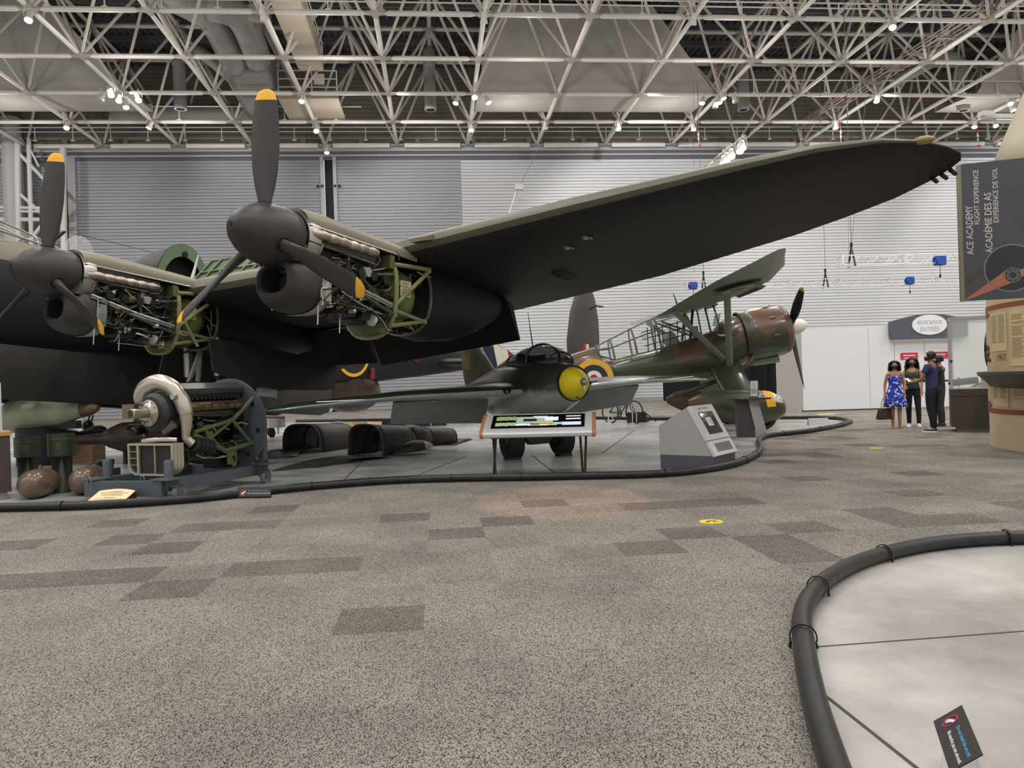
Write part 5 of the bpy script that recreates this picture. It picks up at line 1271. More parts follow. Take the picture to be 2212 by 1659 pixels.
# crates, tarp, drum, pale body, torpedo
wood = mat('crate_wood', (160, 126, 96), .7, nz=(6, .2), streak=(1, 1, 6))
def crate(p, lab, w=.46, d=.4, h=.5):
    e = frame_root('wooden_crate', lab, 'crate', p, (.97, -.24), 'wooden crates behind the bomb tails')
    q = MB(); q.box((0, d/2, h/2), (w, d, h)); q.build('crate_body', wood, e, sharp=30)
    q = MB()
    for x in (-w/2+.03, 0, w/2-.03): q.box((x, -.006, h/2), (.05, .012, h))
    for z in (.03, h-.03): q.box((0, -.008, z), (w, .012, .05))
    q.build('batten', wood, e, sharp=30)
    for x in (-.1, .1):
        q = MB(); q.box((x, -.012, h*.80), (.11, .02, .05)); q.build('hand_slot', darkin, e)
crate(G(180, 998), 'plain wooden crate under the dark bundle'); crate(G(163, 994), 'narrow wooden crate edge just left of the plain crate', .2, .35, .5)
q = MB(); p = G(165, 996); q.tube(cr([(p.x-.7, p.y+.1, .50), (p.x-.3, p.y+.15, .60), (p.x+.1, p.y+.15, .58), (p.x+.45, p.y+.2, .64), (p.x+.62, p.y+.2, .5)], 5), [.05+.06*abs(sin(k*.35)) for k in range(21)], 12); q.build('bundle', mat('bundle_black', (32, 29, 28), .4), None)
tag(bpy.data.objects['bundle'], 'dark soft bundle lying across the wooden crates', 'bundle')
pd = G(92, 1003); e = empty('drum', 'tall navy drum standing behind the left green bomb tail', 'drum', pd)
q = MB(); q.lathe([(0, .47), (.75, .47), (.76, .45), (.76, 0)], 32); q.build('shell', mat('drum_navy', (32, 32, 42), .6), e, sharp=30)
q = MB(); q.lathe([(.71, .47), (.71, .48), (.75, .48), (.75, .47)], 32); q.build('rim', mat('drum_rim', (26, 26, 34), .5), e)
e = empty('missile_body', 'pale green pointed missile body with red ribbon lying on the navy drum', 'missile', pd+Vector((-.42, .05, .75)), (0, 0, -.22))
gb = mat('missile_green', (160, 168, 138), .4, nz=(1.5, .08)); gd = mat('missile_dark', (84, 92, 62), .45)
q = MB(); q.lathe([(-1.3, .0), (-1.28, .26), (-.9, .34), (.2, .33), (.9, .27), (1.25, .19), (1.4, .16)], 24, 0, TR(0, 0, .27) @ rotm('Y', 86)); q.build('body', gb, e)
q = MB(); q.lathe([(1.4, .165), (1.6, .13), (1.75, .06), (1.76, 0)], 24, 0, TR(0, 0, .27) @ rotm('Y', 86)); q.build('nose', mat('nose_brown', (108, 86, 64), .4), e)
q = MB(); q.loft([[(-.9, -.1, .5), (1.0, -.06, .68), (1.0, .06, .68), (-.9, .1, .5)], [(-.7, -.1, .62), (.9, -.05, .78), (.9, .05, .78), (-.7, .1, .62)]]); q.build('spine', gd, e, sharp=30)
q = MB(); q.box((-.35, -.36, .25), (.1, .012, .66)); q.build('red_ribbon', mat('ribbon_red', (156, 34, 30), .7), e)
q = MB(); q.tube([(-1.0, -.32, -.05), (-.35, -.3, .42)], .035, 8); q.build('strap_strut', BLACK, e)
q = MB(); q.box((1.0, 0, .06), (.6, .16, .16)); q.build('nose_cradle', BLACK, e, sharp=30)
e = empty('torpedo', 'dark red-brown torpedo with a thin neck on a post behind the engine trolley', 'torpedo', G(272, 1003), (0, 0, -.12))
q = MB(); q.lathe([(-1.35, .03), (-1.3, .09), (-.8, .1), (-.45, .12), (-.3, .2), (-.05, .29), (.5, .3), (1.2, .26)], 24, 0, TR(0, 0, .55) @ rotm('Y', 88)); q.build('body', mat('torpedo_maroon', (42, 26, 24), .4, nz=(3, .3)), e)
q = MB(); q.tube([(0, 0, 0), (0, 0, .35)], .05, 10); q.build('post', BLACK, e)
q = MB()
for k in range(3): q.loft([[(.1, 0, .55+.2), (.9, 0, .55+.2), (.9, .02, .55+.2), (.1, .02, .55+.2)], [(.3, 0, .55+.5), (.75, 0, .55+.5), (.75, .02, .55+.5), (.3, .02, .55+.5)]], T=TR(0, 0, .55) @ rotm('X', -60+k*60) @ TR(0, 0, -.55))
q.build('fin', mat('torpedo_maroon', (42, 26, 24), .4, nz=(3, .3)), e, sharp=30)
e = empty('gun_mount', 'small black gun mount beside the nose of the pale green missile', 'gun mount', G(192, 990))
q = MB(); q.lathe([(0, .16), (.05, .14), (.08, .05), (.55, .05), (.56, .1), (.62, .1), (.62, 0)], 14); q.build('pedestal', BLACK, e, sharp=30)
q = MB(); q.ell((0, 0, .72), (.12, .14, .14)); q.tube([(0, 0, .8), (.1, -.1, .98), (.16, -.1, .95), (.1, -.05, .8)], .02, 6); q.build('cradle', mat('cradle_black', (34, 33, 33), .4), e)
# display case at the left edge
pc = G(26, 1079); e = frame_root('display_case', 'dark pedestal with wood rim and glass box at the left edge', 'display case', pc, (.875, .484))
q = MB(); q.box((-.6, .35, .5), (1.2, .7, .78)); q.build('pedestal', mat('case_brown', (66, 56, 52), .55), e, sharp=30)
q = MB(); q.box((-.62, .36, .055), (1.14, .64, .11)); q.build('plinth', mat('plinth_grey', (146, 144, 142), .5), e, sharp=30)
q = MB(); q.box((-.6, .35, .91), (1.23, .73, .05)); q.build('rim', mat('rim_oak', (196, 142, 80), .5), e, sharp=30)
q = MB(); q.box((-.64, .35, 1.27), (1.1, .6, .68)); q.build('glass_box', glass('case_glass', (150, 158, 164), .22), e, sharp=30)
q = MB()
for x, y in ((-.09, .05), (-.09, .65), (-1.19, .05)): q.tube([(x, y, .93), (x, y, 1.61)], .006, 4)
q.tube([(-.09, .05, 1.61), (-1.19, .05, 1.61)], .006, 4); q.tube([(-.09, .05, 1.61), (-.09, .65, 1.61)], .006, 4); q.build('glass_edge', mat('edge_bright', (226, 230, 232), .2), e)
# ================================================================ REMOVED COWLINGS ON THE FLOOR
cowlm = mat('cowl_dark', (52, 48, 47), .55, nz=(1.2, .12)); cowlin = mat('cowl_inside', (34, 38, 34), .7)
CG = 'removed cowlings laid out on the display floor'
def arch(px, py, yaw, w0, h0, w1, h1, L_, lab, hole=False, inner=cowlin):
    e = empty('cowling_shell', lab, 'cowling', G(px, py), yaw, CG)
    q = MB(); rr = []
    for k in range(7):
        t = k/6; w_ = w0+(w1-w0)*t; h_ = h0+(h1-h0)*t
        o = [(w_/2*(abs(cos(pi*j/22))**.6)*(1 if cos(pi*j/22) > 0 else -1), L_*t, h_*sin(pi*j/22)**.55) for j in range(23)]
        rr.append(o)
    q.loft(rr, closed=False, caps=(False, False)); s = q.build('shell', [cowlm], e, sharp=60, solid=.02)
    for r_, t_ in ((rr[0], .02), (rr[-1], .015)):
        q = MB(); q.tube(r_, t_, 6); q.build('edge_frame', mat('cowl_edge', (58, 64, 58), .5), e)
    q = MB()
    for i in (1, 3, 5): q.tube([Vector((p[0]*.96, p[1], p[2]*.96)) for p in rr[i]], .018, 4)
    q.build('inner_rib', cowlin, e)
    if hole:
        q = MB(); q.lathe([(0, .2), (.03, .24), (.03, .0)], 24, 0, TR(w1*.18, L_*1.0, h1*.45) @ rotm('X', -90)); q.build('round_opening', mat('opening_pale', (196, 194, 190), .5), e)
    return e
arch(652, 978, -.55, 1.05, .62, .9, .56, 1.3, 'dark arched cowling shell farthest left of the pair on the floor')
arch(790, 986, -.62, .90, .64, .85, .55, 1.05, 'dark arched cowling shell in front, right of the first arched one')
arch(915, 963, -1.0, .6, .42, .7, .36, .7, 'small low cowling shell at the right end of the row')
e = empty('intake_ring', 'pale-edged oval intake ring standing between the two arched cowlings', 'intake ring', G(730, 968), .25, CG)
q = MB(); q.lathe([(-.04, .22), (-.06, .3), (0, .34), (.1, .32), (.1, .26), (-.04, .22)], 30, 0, TR(0, 0, .31) @ rotm('X', 90) @ Matrix.Diagonal((1, .92, 1, 1))); q.build('ring', mat('opening_pale', (196, 194, 190), .5), e)
e = empty('chin_cowling', 'dark chin cowling with round pale-rimmed opening lying near the right arched shell', 'cowling', G(878, 975), -.35, CG)
q = MB(); rr = []
for b, hw, zc, hh in ((0, .2, .25, .2), (.02, .25, .26, .25), (.25, .33, .28, .27), (.6, .36, .24, .23)): rr.append([(x, b, y) for x, y in sup(hw, hh, (0, zc), 24, 2.3)])
q.loft(rr, caps=(False, False)); q.build('shell', cowlm, e, sharp=60, solid=.015)
q = MB(); q.tube(rr[0]+[rr[0][0]], .025, 6); q.build('rim', mat('rim_pale', (170, 166, 160), .5), e)
e = empty('intake_scoop', 'dark leaf-shaped intake scoop with pale lining on the floor by the chin cowling', 'intake scoop', G(893, 982), .5, CG)
q = MB(); rr = []
for t in range(9):
    s_ = sin(pi*(t+.3)/9.2); rr.append([(-.45+t*.11, .16*s_*cos(pi*j/12), .03+.2*s_*sin(pi*j/12)+.012*t) for j in range(13)])
q.loft(rr, closed=False, caps=(True, True), mf=lambda i, j: 1 if i > 5 else 0); q.build('shell', [cowlm, mat('lining_pale', (190, 186, 180), .5)], e, solid=.01)
def sheet(pts, lab, sag=.06, m_=cowlm, name='loose_cowling', cat='cowling', thick_=.012):
    P = [G(*p) for p in pts]; c = sum(P, Vector())/4
    e = empty(name, lab, cat, c, group=CG)
    q = MB(); rr = []
    for i in range(9):
        t = i/8; a, b = P[0].lerp(P[1], t), P[3].lerp(P[2], t)
        rr.append([a.lerp(b, s/8)-c+Vector((0, 0, .015+sag*sin(pi*s/8)*(1-.35*t)+.012*sin(t*9))) for s in range(9)])
    q.loft(rr, closed=False, caps=(False, False)); q.build('sheet', m_, e, solid=thick_, sharp=60)
    q = MB(); q.tube([Vector(p) for p in rr[0]], .012, 5); q.tube([r[0] for r in rr], .01, 5); q.build('flange', mat('cowl_edge', (58, 64, 58), .5), e); return e
sheet([(588, 1019), (690, 1010), (842, 990), (795, 987)], 'long curved dark cowling panel lying nearest the barrier', .09)
sheet([(560, 995), (640, 988), (668, 968), (600, 975)], 'dark curved cowling panel just right of the round trolley plate', .08)
sheet([(935, 962), (985, 962), (1020, 950), (950, 945)], 'flat dark panel lying left of the slanted information table', .03)
sheet([(915, 952), (955, 948), (955, 940), (925, 940)], 'small upturned dark panel behind the low cowling shell', .12)
must = mat('mustard', (176, 132, 72), .55)
sheet([(712, 926), (768, 924), (764, 914), (714, 914)], 'mustard coloured panel lying behind the two arched cowlings', .1, must)
sheet([(790, 926), (826, 924), (826, 914), (798, 916)], 'pale mustard panel lying behind the right arched cowling', .12, mat('mustard_pale', (196, 172, 116), .6))
e = frame_root('tail_trolley', 'grey pod with tube arm and one small black wheel behind the round plate', 'trolley', G(586, 945), (.97, -.24))
q = MB(); q.bbox((.18, 0, .42), (.36, .5, .26), .06); q.build('pod', mat('pod_grey', (178, 178, 174), .5), e)
q = MB(); q.tube([(-.5, 0, .62), (.42, 0, .58)], .05, 10); q.build('tube_arm', mat('arm_maroon', (116, 74, 64), .5), e)
q = MB(); q.tube([(-.5, 0, .5), (.05, 0, .36)], .03, 6); q.tube([(0, 0, .16), (0, 0, .42)], .03, 6); q.tube([(.27, -.1, .1), (.27, -.1, .35)], .025, 6); q.build('strut', mat('pod_grey', (178, 178, 174), .5), e)
q = MB(); q.lathe([(-.06, .08), (-.07, .13), (-.04, .16), (.04, .16), (.07, .13), (.06, .08), (.06, 0)], 22, 0, TR(0, 0, .16) @ rotm('Y', 75)); q.build('wheel', mat('tyre', (26, 25, 25), .8), e)
e = empty('wheel_block', 'dark block on the floor behind the flap of the green rocket aircraft', 'block', G(878, 922))
q = MB(); q.box((0, 0, .15), (1.6, .6, .3)); q.box((1.1, .1, .13), (.5, .5, .26)); q.build('block_body', mat('block_navy', (30, 30, 38), .6), e, sharp=30)
# ================================================================ PEOPLE
def skin_mesh(name, joints, edges, m, parent, levels=2, root=0):
    me = bpy.data.meshes.new(name); keys = list(joints)
    me.from_pydata([joints[k][0] for k in keys], [(keys.index(a), keys.index(b)) for a, b in edges], [])
    o = bpy.data.objects.new(name, me); COL.objects.link(o); o.parent = parent; me.materials.append(m)
    sm = o.modifiers.new('skin', 'SKIN'); sm.use_smooth_shade = True
    if not me.skin_vertices:
        bm = bmesh.new(); bm.from_mesh(me); bm.verts.layers.skin.verify(); bm.to_mesh(me); bm.free()
    for i, k in enumerate(keys):
        r = joints[k][1]; sv = me.skin_vertices[0].data[i]; sv.radius = r if isinstance(r, tuple) else (r, r); sv.use_root = (i == root)
    sb = o.modifiers.new('smooth', 'SUBSURF'); sb.levels = sb.render_levels = levels
    return o
def chain(*n): return [(n[i], n[i+1]) for i in range(len(n)-1)]
def lerp3(a, b, t): return tuple(a[i]+(b[i]-a[i])*t for i in range(3))
def person(label, p, th, H, skin, arms, legs=(.09, .09), lean=0, hair=None, head_turn=0, mask=True, fem=True):
    e = empty('person', label, 'person', p, th, 'visitors chatting near the entrance')
    s = H/1.75; sh = .165 if fem else .205; hp = .095
    J = {}
    def j(k, x, y, z, r): J[k] = ((x*s, y*s, z*s), (r[0]*s, r[1]*s) if isinstance(r, tuple) else r*s)
    j('pelvis', 0, 0, .95, (.15, .11)); j('waist', 0, 0, 1.1, (.125, .095)); j('chest', 0, .01, 1.28, (.155, .11)); j('upper', 0, 0, 1.40, (.13, .085)); j('neck', 0, .005, 1.485, .052); j('jaw', 0, .03, 1.56, (.062, .07)); j('skull', 0, .015, 1.64, (.078, .092)); j('crown', 0, .0, 1.70, (.06, .07))
    E = chain('pelvis', 'waist', 'chest', 'upper', 'neck', 'jaw', 'skull', 'crown')
    for sd, sg in (('r', 1), ('l', -1)):
        fx = legs[0 if sg > 0 else 1]; fy = legs[2 if sg > 0 else 3] if len(legs) > 2 else 0
        j('hip'+sd, sg*hp, 0, .86, .085); j('knee'+sd, sg*(hp*.4+fx*.6), .02+fy*.5, .49, .056); j('calf'+sd, sg*fx, -.01+fy*.8, .33, .052); j('ankle'+sd, sg*fx, -.02+fy, .085, .036); j('heel'+sd, sg*fx, -.03+fy, .04, .035); j('ball'+sd, sg*fx*1.12, .09+fy, .03, (.036, .026)); j('toe'+sd, sg*fx*1.15, .16+fy, .022, (.03, .018))
        E += chain('pelvis', 'hip'+sd, 'knee'+sd, 'calf'+sd, 'ankle'+sd, 'heel'+sd, 'ball'+sd, 'toe'+sd)
        el, wr = arms[0 if sg > 0 else 1]
        j('should'+sd, sg*sh, 0, 1.405, .052); J['elbow'+sd] = (tuple(v*s for v in el), .038*s); J['wrist'+sd] = (tuple(v*s for v in wr), .026*s)
        d = (Vector(wr)-Vector(el)).normalized(); J['palm'+sd] = (tuple((Vector(wr)+d*.07)*s), (.034*s, .018*s))
        E += chain('upper', 'should'+sd, 'elbow'+sd, 'wrist'+sd, 'palm'+sd)
        # five fingers
        side = d.cross(Vector((0, 1, 0) if abs(d.y) < .8 else (0, 0, 1))).normalized(); nrm = side.cross(d)
        for k in range(4):
            a_ = Vector(wr)+d*.085+side*(-.026+.017*k); b_ = a_+d*(.035+.006*(1.5-abs(k-1.5)))+nrm*.008; c_ = b_+d*.028+nrm*.018
            J['f%d%s' % (k, sd)] = (tuple(a_*s), .0085*s); J['g%d%s' % (k, sd)] = (tuple(b_*s), .008*s); J['h%d%s' % (k, sd)] = (tuple(c_*s), .007*s)
            E += chain('palm'+sd, 'f%d%s' % (k, sd), 'g%d%s' % (k, sd), 'h%d%s' % (k, sd))
        a_ = Vector(wr)+d*.035+side*-.034+nrm*.01; b_ = a_+d*.03+side*-.02+nrm*.012
        J['t'+sd] = (tuple(a_*s), .010*s); J['u'+sd] = (tuple(b_*s), .0085*s); E += chain('wrist'+sd, 't'+sd, 'u'+sd)
    skin_mesh('body', J, E, skin, e)
    def hj(k): return Vector(J[k][0])
    # head features turn with the head
    hd = sub('head_features', e, hj('skull')); hd.rotation_euler = (0, 0, head_turn)
    dark = mat('eye_dark', (24, 18, 16), .3)
    q = MB()
    for sg in (1, -1): q.ell((sg*.031*s, .092*s, .0), (.012*s, .008*s, .007*s))
    q.build('eyes', dark, hd)
    q = MB(); q.ell((0, .105*s, -.035*s), (.012*s, .02*s, .026*s)); q.build('nose', skin, hd)
    q = MB()
    for sg in (1, -1): q.ell((sg*.083*s, .0, -.02*s), (.012*s, .02*s, .03*s))
    q.build('ears', skin, hd)
    if mask:
        q = MB(); rr = []
        for k in range(6):
            z = -.105+.075*k/5; rr.append([((.075+.006*k/5)*sin(a)*s, (.012+(.092+.012*sin(pi*k/5))*cos(a))*s, z*s) for a in [-1.35+2.7*i/14 for i in range(15)]])
        q.loft(rr, closed=False, caps=(False, False)); q.build('face_mask', mat('mask_black', (16, 16, 17), .7), hd, solid=.006)
    else:
        q = MB(); q.ell((0, .096*s, -.07*s), (.022*s, .01*s, .006*s)); q.build('mouth', mat('lips', (126, 72, 66), .5), hd)
    return e, J, s, hd
brown = mat('skin_brown', (172, 122, 96), .5); brown2 = mat('skin_deep', (150, 104, 80), .5); hairm = mat('hair_black', (20, 16, 15), .45, nz=(60, .4), streak=(1, 1, .1))
def hair_long(hd, s, wide=1.0, length=.28):
    q = MB(); rr = []
    for k in range(10):
        t = k/9; z = .105-t*(length+.105)
        R = .098+.036*sin(min(1, t*1.4)*pi*.5)*wide if k else .03
        if k == 1: R = .085
        op = 0 if k < 2 else 1.05
        ring = []
        for i in range(22):
            a = pi/2+op+(2*pi-2*op)*i/21
            w_ = R*(1+.07*sin(i*2.3+k*1.7)+.05*sin(i*5.1-k*2.2))
            ring.append((w_*cos(a)*s*1.02, (-.012+w_*sin(a)*(1.0 if sin(a) > 0 else .95))*s, z*s))
        rr.append(ring)
    q.loft(rr, closed=False, caps=(True, False)); return q.build('hair', hairm, hd, solid=.02*s, sharp=180)
def tank(e, J, s, m, name, low='pelvis', grow=.018, straps=True):
    K = {}
    for k, z in (('pelvis', None), ('waist', None), ('chest', None)): K[k] = (J[k][0], tuple(r+grow*s for r in J[k][1]))
    K['top'] = (lerp3(J['chest'][0], J['upper'][0], .75), tuple(r*.92+grow*s for r in J['chest'][1])); K['pelvis'] = (lerp3(J['pelvis'][0], J['waist'][0], -.7), K['pelvis'][1])
    ed = chain('pelvis', 'waist', 'chest', 'top')
    o = skin_mesh(name, K, ed, m, e)
    q = MB()
    for sg in (1, -1): q.tube([Vector(K['top'][0])+Vector((sg*.09*s, .1*s, .02)), Vector(J['upper'][0])+Vector((sg*.09*s, .03*s, .09*s)), Vector(J['upper'][0])+Vector((sg*.09*s, -.09*s, .03*s))], .008*s, 6)
    q.build('strap', m, o)
    return o
def trousers(e, J, s, m, name='trousers', grow=.02, hem='ankle'):
    K = {'pelvis': (J['pelvis'][0], tuple(r+grow*s for r in J['pelvis'][1])), 'belt': (lerp3(J['pelvis'][0], J['waist'][0], .55), (.14*s, .105*s))}
    ed = [('pelvis', 'belt')]
    for sd in 'rl':
        K['hip'+sd] = (J['hip'+sd][0], J['hip'+sd][1]+grow*s*1.1); K['knee'+sd] = (J['knee'+sd][0], J['knee'+sd][1]+grow*s*1.2); K['calf'+sd] = (J['calf'+sd][0], J['calf'+sd][1]+grow*s); K['hem'+sd] = (lerp3(J['calf'+sd][0], J['ankle'+sd][0], 1.08), J['ankle'+sd][1]+grow*s*1.1)
        ed += chain('pelvis', 'hip'+sd, 'knee'+sd, 'calf'+sd, 'hem'+sd)
    return skin_mesh(name, K, ed, m, e)
def shoes(e, J, s, m, sole):
    for sd in 'rl':
        a, b, c = Vector(J['heel'+sd][0]), Vector(J['ball'+sd][0]), Vector(J['toe'+sd][0]); d = (c-a); d.z = 0; d.normalize(); n = Vector((d.y, -d.x, 0)); o = a-d*.05*s
        q = MB(); rr = []
        for t, w_, h in ((0, .03, .07), (.03, .042, .085), (.10, .044, .095), (.16, .046, .07), (.23, .048, .055), (.275, .035, .042), (.29, .015, .03)):
            P = o+d*t*s; rr.append([Vector((P.x, P.y, 0))+n*(w_*s*cos(pi*k/8))+Vector((0, 0, .022*s+(h-.022)*s*sin(pi*k/8))) for k in range(9)])
        q.loft(rr); sh = q.build('shoe', m, e, sharp=70)
        q = MB(); rr = [[Vector((P.x, P.y, .002+z))+n*(i*w_*1.08*s) for i, z in ((-1, 0), (1, 0), (1, .026*s), (-1, .026*s))] for P, w_ in ((o+d*t*s, w_) for t, w_ in ((-.005, .03), (.05, .044), (.16, .047), (.24, .048), (.3, .02)))]
        q.loft(rr); q.build('sole', sole, sh, sharp=30)
# woman in blue dress
def floral():
    M = bpy.data.materials.new('dress_floral'); M.use_nodes = True; nt = M.node_tree; p = nt.nodes['Principled BSDF']; p.inputs['Roughness'].default_value = .8
    tc = N(nt, 'ShaderNodeTexCoord'); v = N(nt, 'ShaderNodeTexNoise'); v.inputs['Scale'].default_value = 17; v.inputs['Detail'].default_value = 3
    nt.links.new(tc.outputs['Object'], v.inputs['Vector']); r = N(nt, 'ShaderNodeValToRGB'); r.color_ramp.elements[0].position = .56; r.color_ramp.elements[1].position = .6
    r.color_ramp.elements[0].color = lin((26, 52, 160)); r.color_ramp.elements[1].color = lin((216, 224, 236)); nt.links.new(v.outputs[0], r.inputs[0]); nt.links.new(r.outputs[0], p.inputs['Base Color']); return M
dressm = floral()
e, J, s, hd = person('woman in a short blue floral dress and black mask holding a brown handbag', G(1936, 925), 2.75, 1.63, brown, [((.235, -.02, 1.12), (.25, .03, .86)), ((-.22, -.04, 1.12), (-.2, .05, .88))], (.07, .08, 0, .06), head_turn=-.15)
hair_long(hd, s, 1.2, .17)
q = MB(); rr = []
for z, hx, hy in ((1.37, .12, .085), (1.30, .165, .125), (1.2, .15, .12), (1.1, .142, .11), (1.0, .18, .135), (.85, .225, .17), (.68, .265, .205), (.55, .285, .225)):
    w_ = .5*max(0, (1.1-z)); rr.append([((hx+.02*w_*sin(k*1.9))*cos(2*pi*k/36)*s, (hy+.02*w_*sin(k*2.3))*sin(2*pi*k/36)*s+.005, z*s+ (.02*sin(k*.9)*w_)) for k in range(36)])
q.loft(rr, caps=(False, False)); d = q.build('dress', dressm, e, sharp=180, solid=.008)
q = MB()
for sg in (1, -1): q.tube([(sg*.085*s, .1*s, 1.36*s), (sg*.085*s, .03*s, 1.5*s*.985), (sg*.085*s, -.07*s, 1.38*s)], .007, 6)
q.build('strap', dressm, d)
for sd in 'rl':
    q = MB(); a, c = Vector(J['heel'+sd][0]), Vector(J['toe'+sd][0]); dd_ = (c-a); dd_.z = 0; q.loft([[Vector((P.x, P.y, z))+Vector((i*.036, 0, 0)) for i, z in ((-1, .002), (1, .002), (1, .016), (-1, .016))] for P in (a-dd_*.2, a+dd_*1.12)]); q.build('sandal', mat('sandal_tan', (150, 116, 88), .6), e, sharp=30)
hw_ = e.matrix_world @ Vector((.25*s, .06*s, .80*s)) if False else None
bpy.context.view_layer.update()
hw_ = e.matrix_world @ (Vector(J['palmr'][0]))
bg = empty('handbag', 'dark brown trapezoid handbag hanging from the hand of the woman in the blue dress', 'handbag', Vector((hw_.x, hw_.y, hw_.z-.52)), 2.75+.5)
q = MB(); q.loft([[(i*.19, j*.07, 0) for i, j in ((-1, -1), (1, -1), (1, 1), (-1, 1))], [(i*.2, j*.075, .06) for i, j in ((-1, -1), (1, -1), (1, 1), (-1, 1))], [(i*.15, j*.05, .26) for i, j in ((-1, -1), (1, -1), (1, 1), (-1, 1))]]); q.build('bag_body', mat('bag_leather', (70, 54, 50), .4, nz=(20, .15)), bg, sharp=40)
q = MB()
for y in (-.045, .045): q.tube(cr([(-.08, y, .25), (-.07, y*.6, .42), (0, y*.2, .535), (.07, y*.6, .42), (.08, y, .25)], 5), .008, 6)
q.build('handle', mat('bag_handle', (150, 128, 104), .5), bg)
q = MB(); q.box((.07, .074, .13), (.03, .006, .06)).box((0, .07, .2), (.05, .006, .008)); q.build('bag_tag', mat('bag_plate', (130, 112, 96), .4, .4), bg)
# woman in dark top
e, J, s, hd = person('woman in a dark green tank top, black trousers, white trainers and black mask', G(1974, 922), 2.55, 1.70, brown, [((.24, .02, 1.14), (.16, .2, 1.02)), ((-.21, -.02, 1.13), (-.2, .08, .9))], (.10, .12, 0, .06), head_turn=.1)
hair_long(hd, s, 1.5, .22)
q = MB(); rr = []
for z, hx, hy in ((.93, .172, .13), (1.0, .158, .12), (1.1, .145, .112), (1.2, .155, .12), (1.29, .168, .13), (1.36, .135, .10)): rr.append([(hx*cos(2*pi*k/32)*s, hy*sin(2*pi*k/32)*s+.005, z*s+(.03*s*abs(cos(2*pi*k/32))**3 if z > 1.3 else 0)) for k in range(32)])
q.loft(rr, caps=(False, False)); tk_ = q.build('tank_top', mat('top_green', (30, 46, 42), .7), e, sharp=180, solid=.008)
q = MB()
for sg in (1, -1): q.tube([(sg*.085*s, .10*s, 1.36*s), (sg*.095*s, .04*s, 1.475*s), (sg*.09*s, -.08*s, 1.37*s)], .013*s, 6)
q.build('strap', mat('top_green', (30, 46, 42), .7), tk_)
trousers(e, J, s, mat('trousers_black', (17, 17, 18), .8), grow=.014); shoes(e, J, s, mat('trainer_white', (222, 220, 222), .5), mat('sole_white', (232, 232, 230), .5))
# man with his back turned
def shirt(e, J, s, m, sl=.55, grow=.03, name='shirt'):
    K = {'hem': (lerp3(J['pelvis'][0], J['waist'][0], -.25), (.175*s, .135*s)), 'waist': (J['waist'][0], (.16*s, .125*s)), 'chest': (J['chest'][0], (.185*s, .135*s)), 'upper': (J['upper'][0], (.16*s, .105*s)), 'collar': (lerp3(J['upper'][0], J['neck'][0], .6), (.07*s, .07*s))}
    ed = chain('hem', 'waist', 'chest', 'upper', 'collar')
    for sd in 'rl':
        K['should'+sd] = (J['should'+sd][0], J['should'+sd][1]+.026*s); K['sleeve'+sd] = (lerp3(J['should'+sd][0], J['elbow'+sd][0], min(sl, 1)), .07*s if sl < 1 else .055*s)
        ed += chain('upper', 'should'+sd, 'sleeve'+sd)
        if sl > 1:
            K['cuff'+sd] = (lerp3(J['elbow'+sd][0], J['wrist'+sd][0], .9), .042*s); ed += [('sleeve'+sd, 'cuff'+sd)]
    return skin_mesh(name, K, ed, m, e, root=1)
def short_hair(hd, s):
    q = MB(); rr = []
    for k in range(7):
        t = k/6; z = .10-t*.16; R = (.03, .07, .09, .096, .096, .094, .088)[k]; op = 0 if k < 3 else 1.0
        rr.append([(R*cos(a)*s*.93, (-.01+R*sin(a)*1.05)*s, z*s) for a in [pi/2+op+(2*pi-2*op)*i/19 for i in range(20)]])
    q.loft(rr, closed=False, caps=(True, False)); q.build('hair', hairm, hd, solid=.014*s, sharp=180)
e, J, s, hd = person('man in a navy blue t-shirt and black trousers seen from behind, facing the two women', G(2016, 933), .62, 1.80, brown2, [((.27, .12, 1.13), (.1, .34, 1.12)), ((-.27, .12, 1.12), (-.12, .36, 1.08))], (.09, .11, .04, -.04), head_turn=.35, fem=False)
short_hair(hd, s); shirt(e, J, s, mat('shirt_navy', (40, 52, 92), .8, nz=(3, .08))); trousers(e, J, s, mat('trousers_black', (17, 17, 18), .8), grow=.028); shoes(e, J, s, mat('trainer_black', (22, 22, 23), .5), mat('sole_white', (232, 232, 230), .5))
q = MB()
for sd in 'rl':
    a, c = Vector(J['heel'+sd][0]), Vector(J['toe'+sd][0]); d_ = (c-a).normalized(); n = Vector((d_.y, -d_.x, 0))
    for sg in (1, -1):
        b0 = a+d_*.0+n*sg*.052; 
        q.tube([b0+Vector((0, 0, .06)), b0+d_*.05+Vector((0, 0, .035)), b0+d_*.14+Vector((0, 0, .065))], [.003, .008, .002], 5)
q.build('shoe_mark', mat('sole_white', (232, 232, 230), .5), e)
q = MB()
for sg in (1, -1): q.tube([(sg*.075*s, .08*s, .01*s), (sg*.085*s, -.01*s, .0)], .004, 5)
q.tube([(-.07*s, .095*s, 0), (.07*s, .095*s, 0)], .004, 5); q.build('spectacles', BLACK, hd)
pw_ = bpy.context.view_layer.update()
hp_ = e.matrix_world @ ((Vector(J['palmr'][0])+Vector(J['palml'][0]))/2)
bk = empty('leaflet', 'white leaflet held in the hands of the man in the navy t-shirt', 'leaflet', hp_+Vector((-.03, .03, .02)), (radians(35), 0, .62))
q = MB(); q.box((0, .02, 0), (.22, .16, .004)); q.build('sheet', mat('paper_white', (228, 228, 226), .6), bk)
q = MB(); q.box((0, .06, .003), (.16, .012, .002)); q.build('print', mat('print_red', (190, 70, 70), .6), bk)
e, J, s, hd = person('dark-clothed person mostly hidden behind the man in the navy t-shirt', G(2033, 920), .75, 1.74, brown2, [((.27, .10, 1.13), (.12, .34, 1.16)), ((-.26, .1, 1.13), (-.16, .34, 1.2))], (.09, .10), head_turn=.3, fem=False)
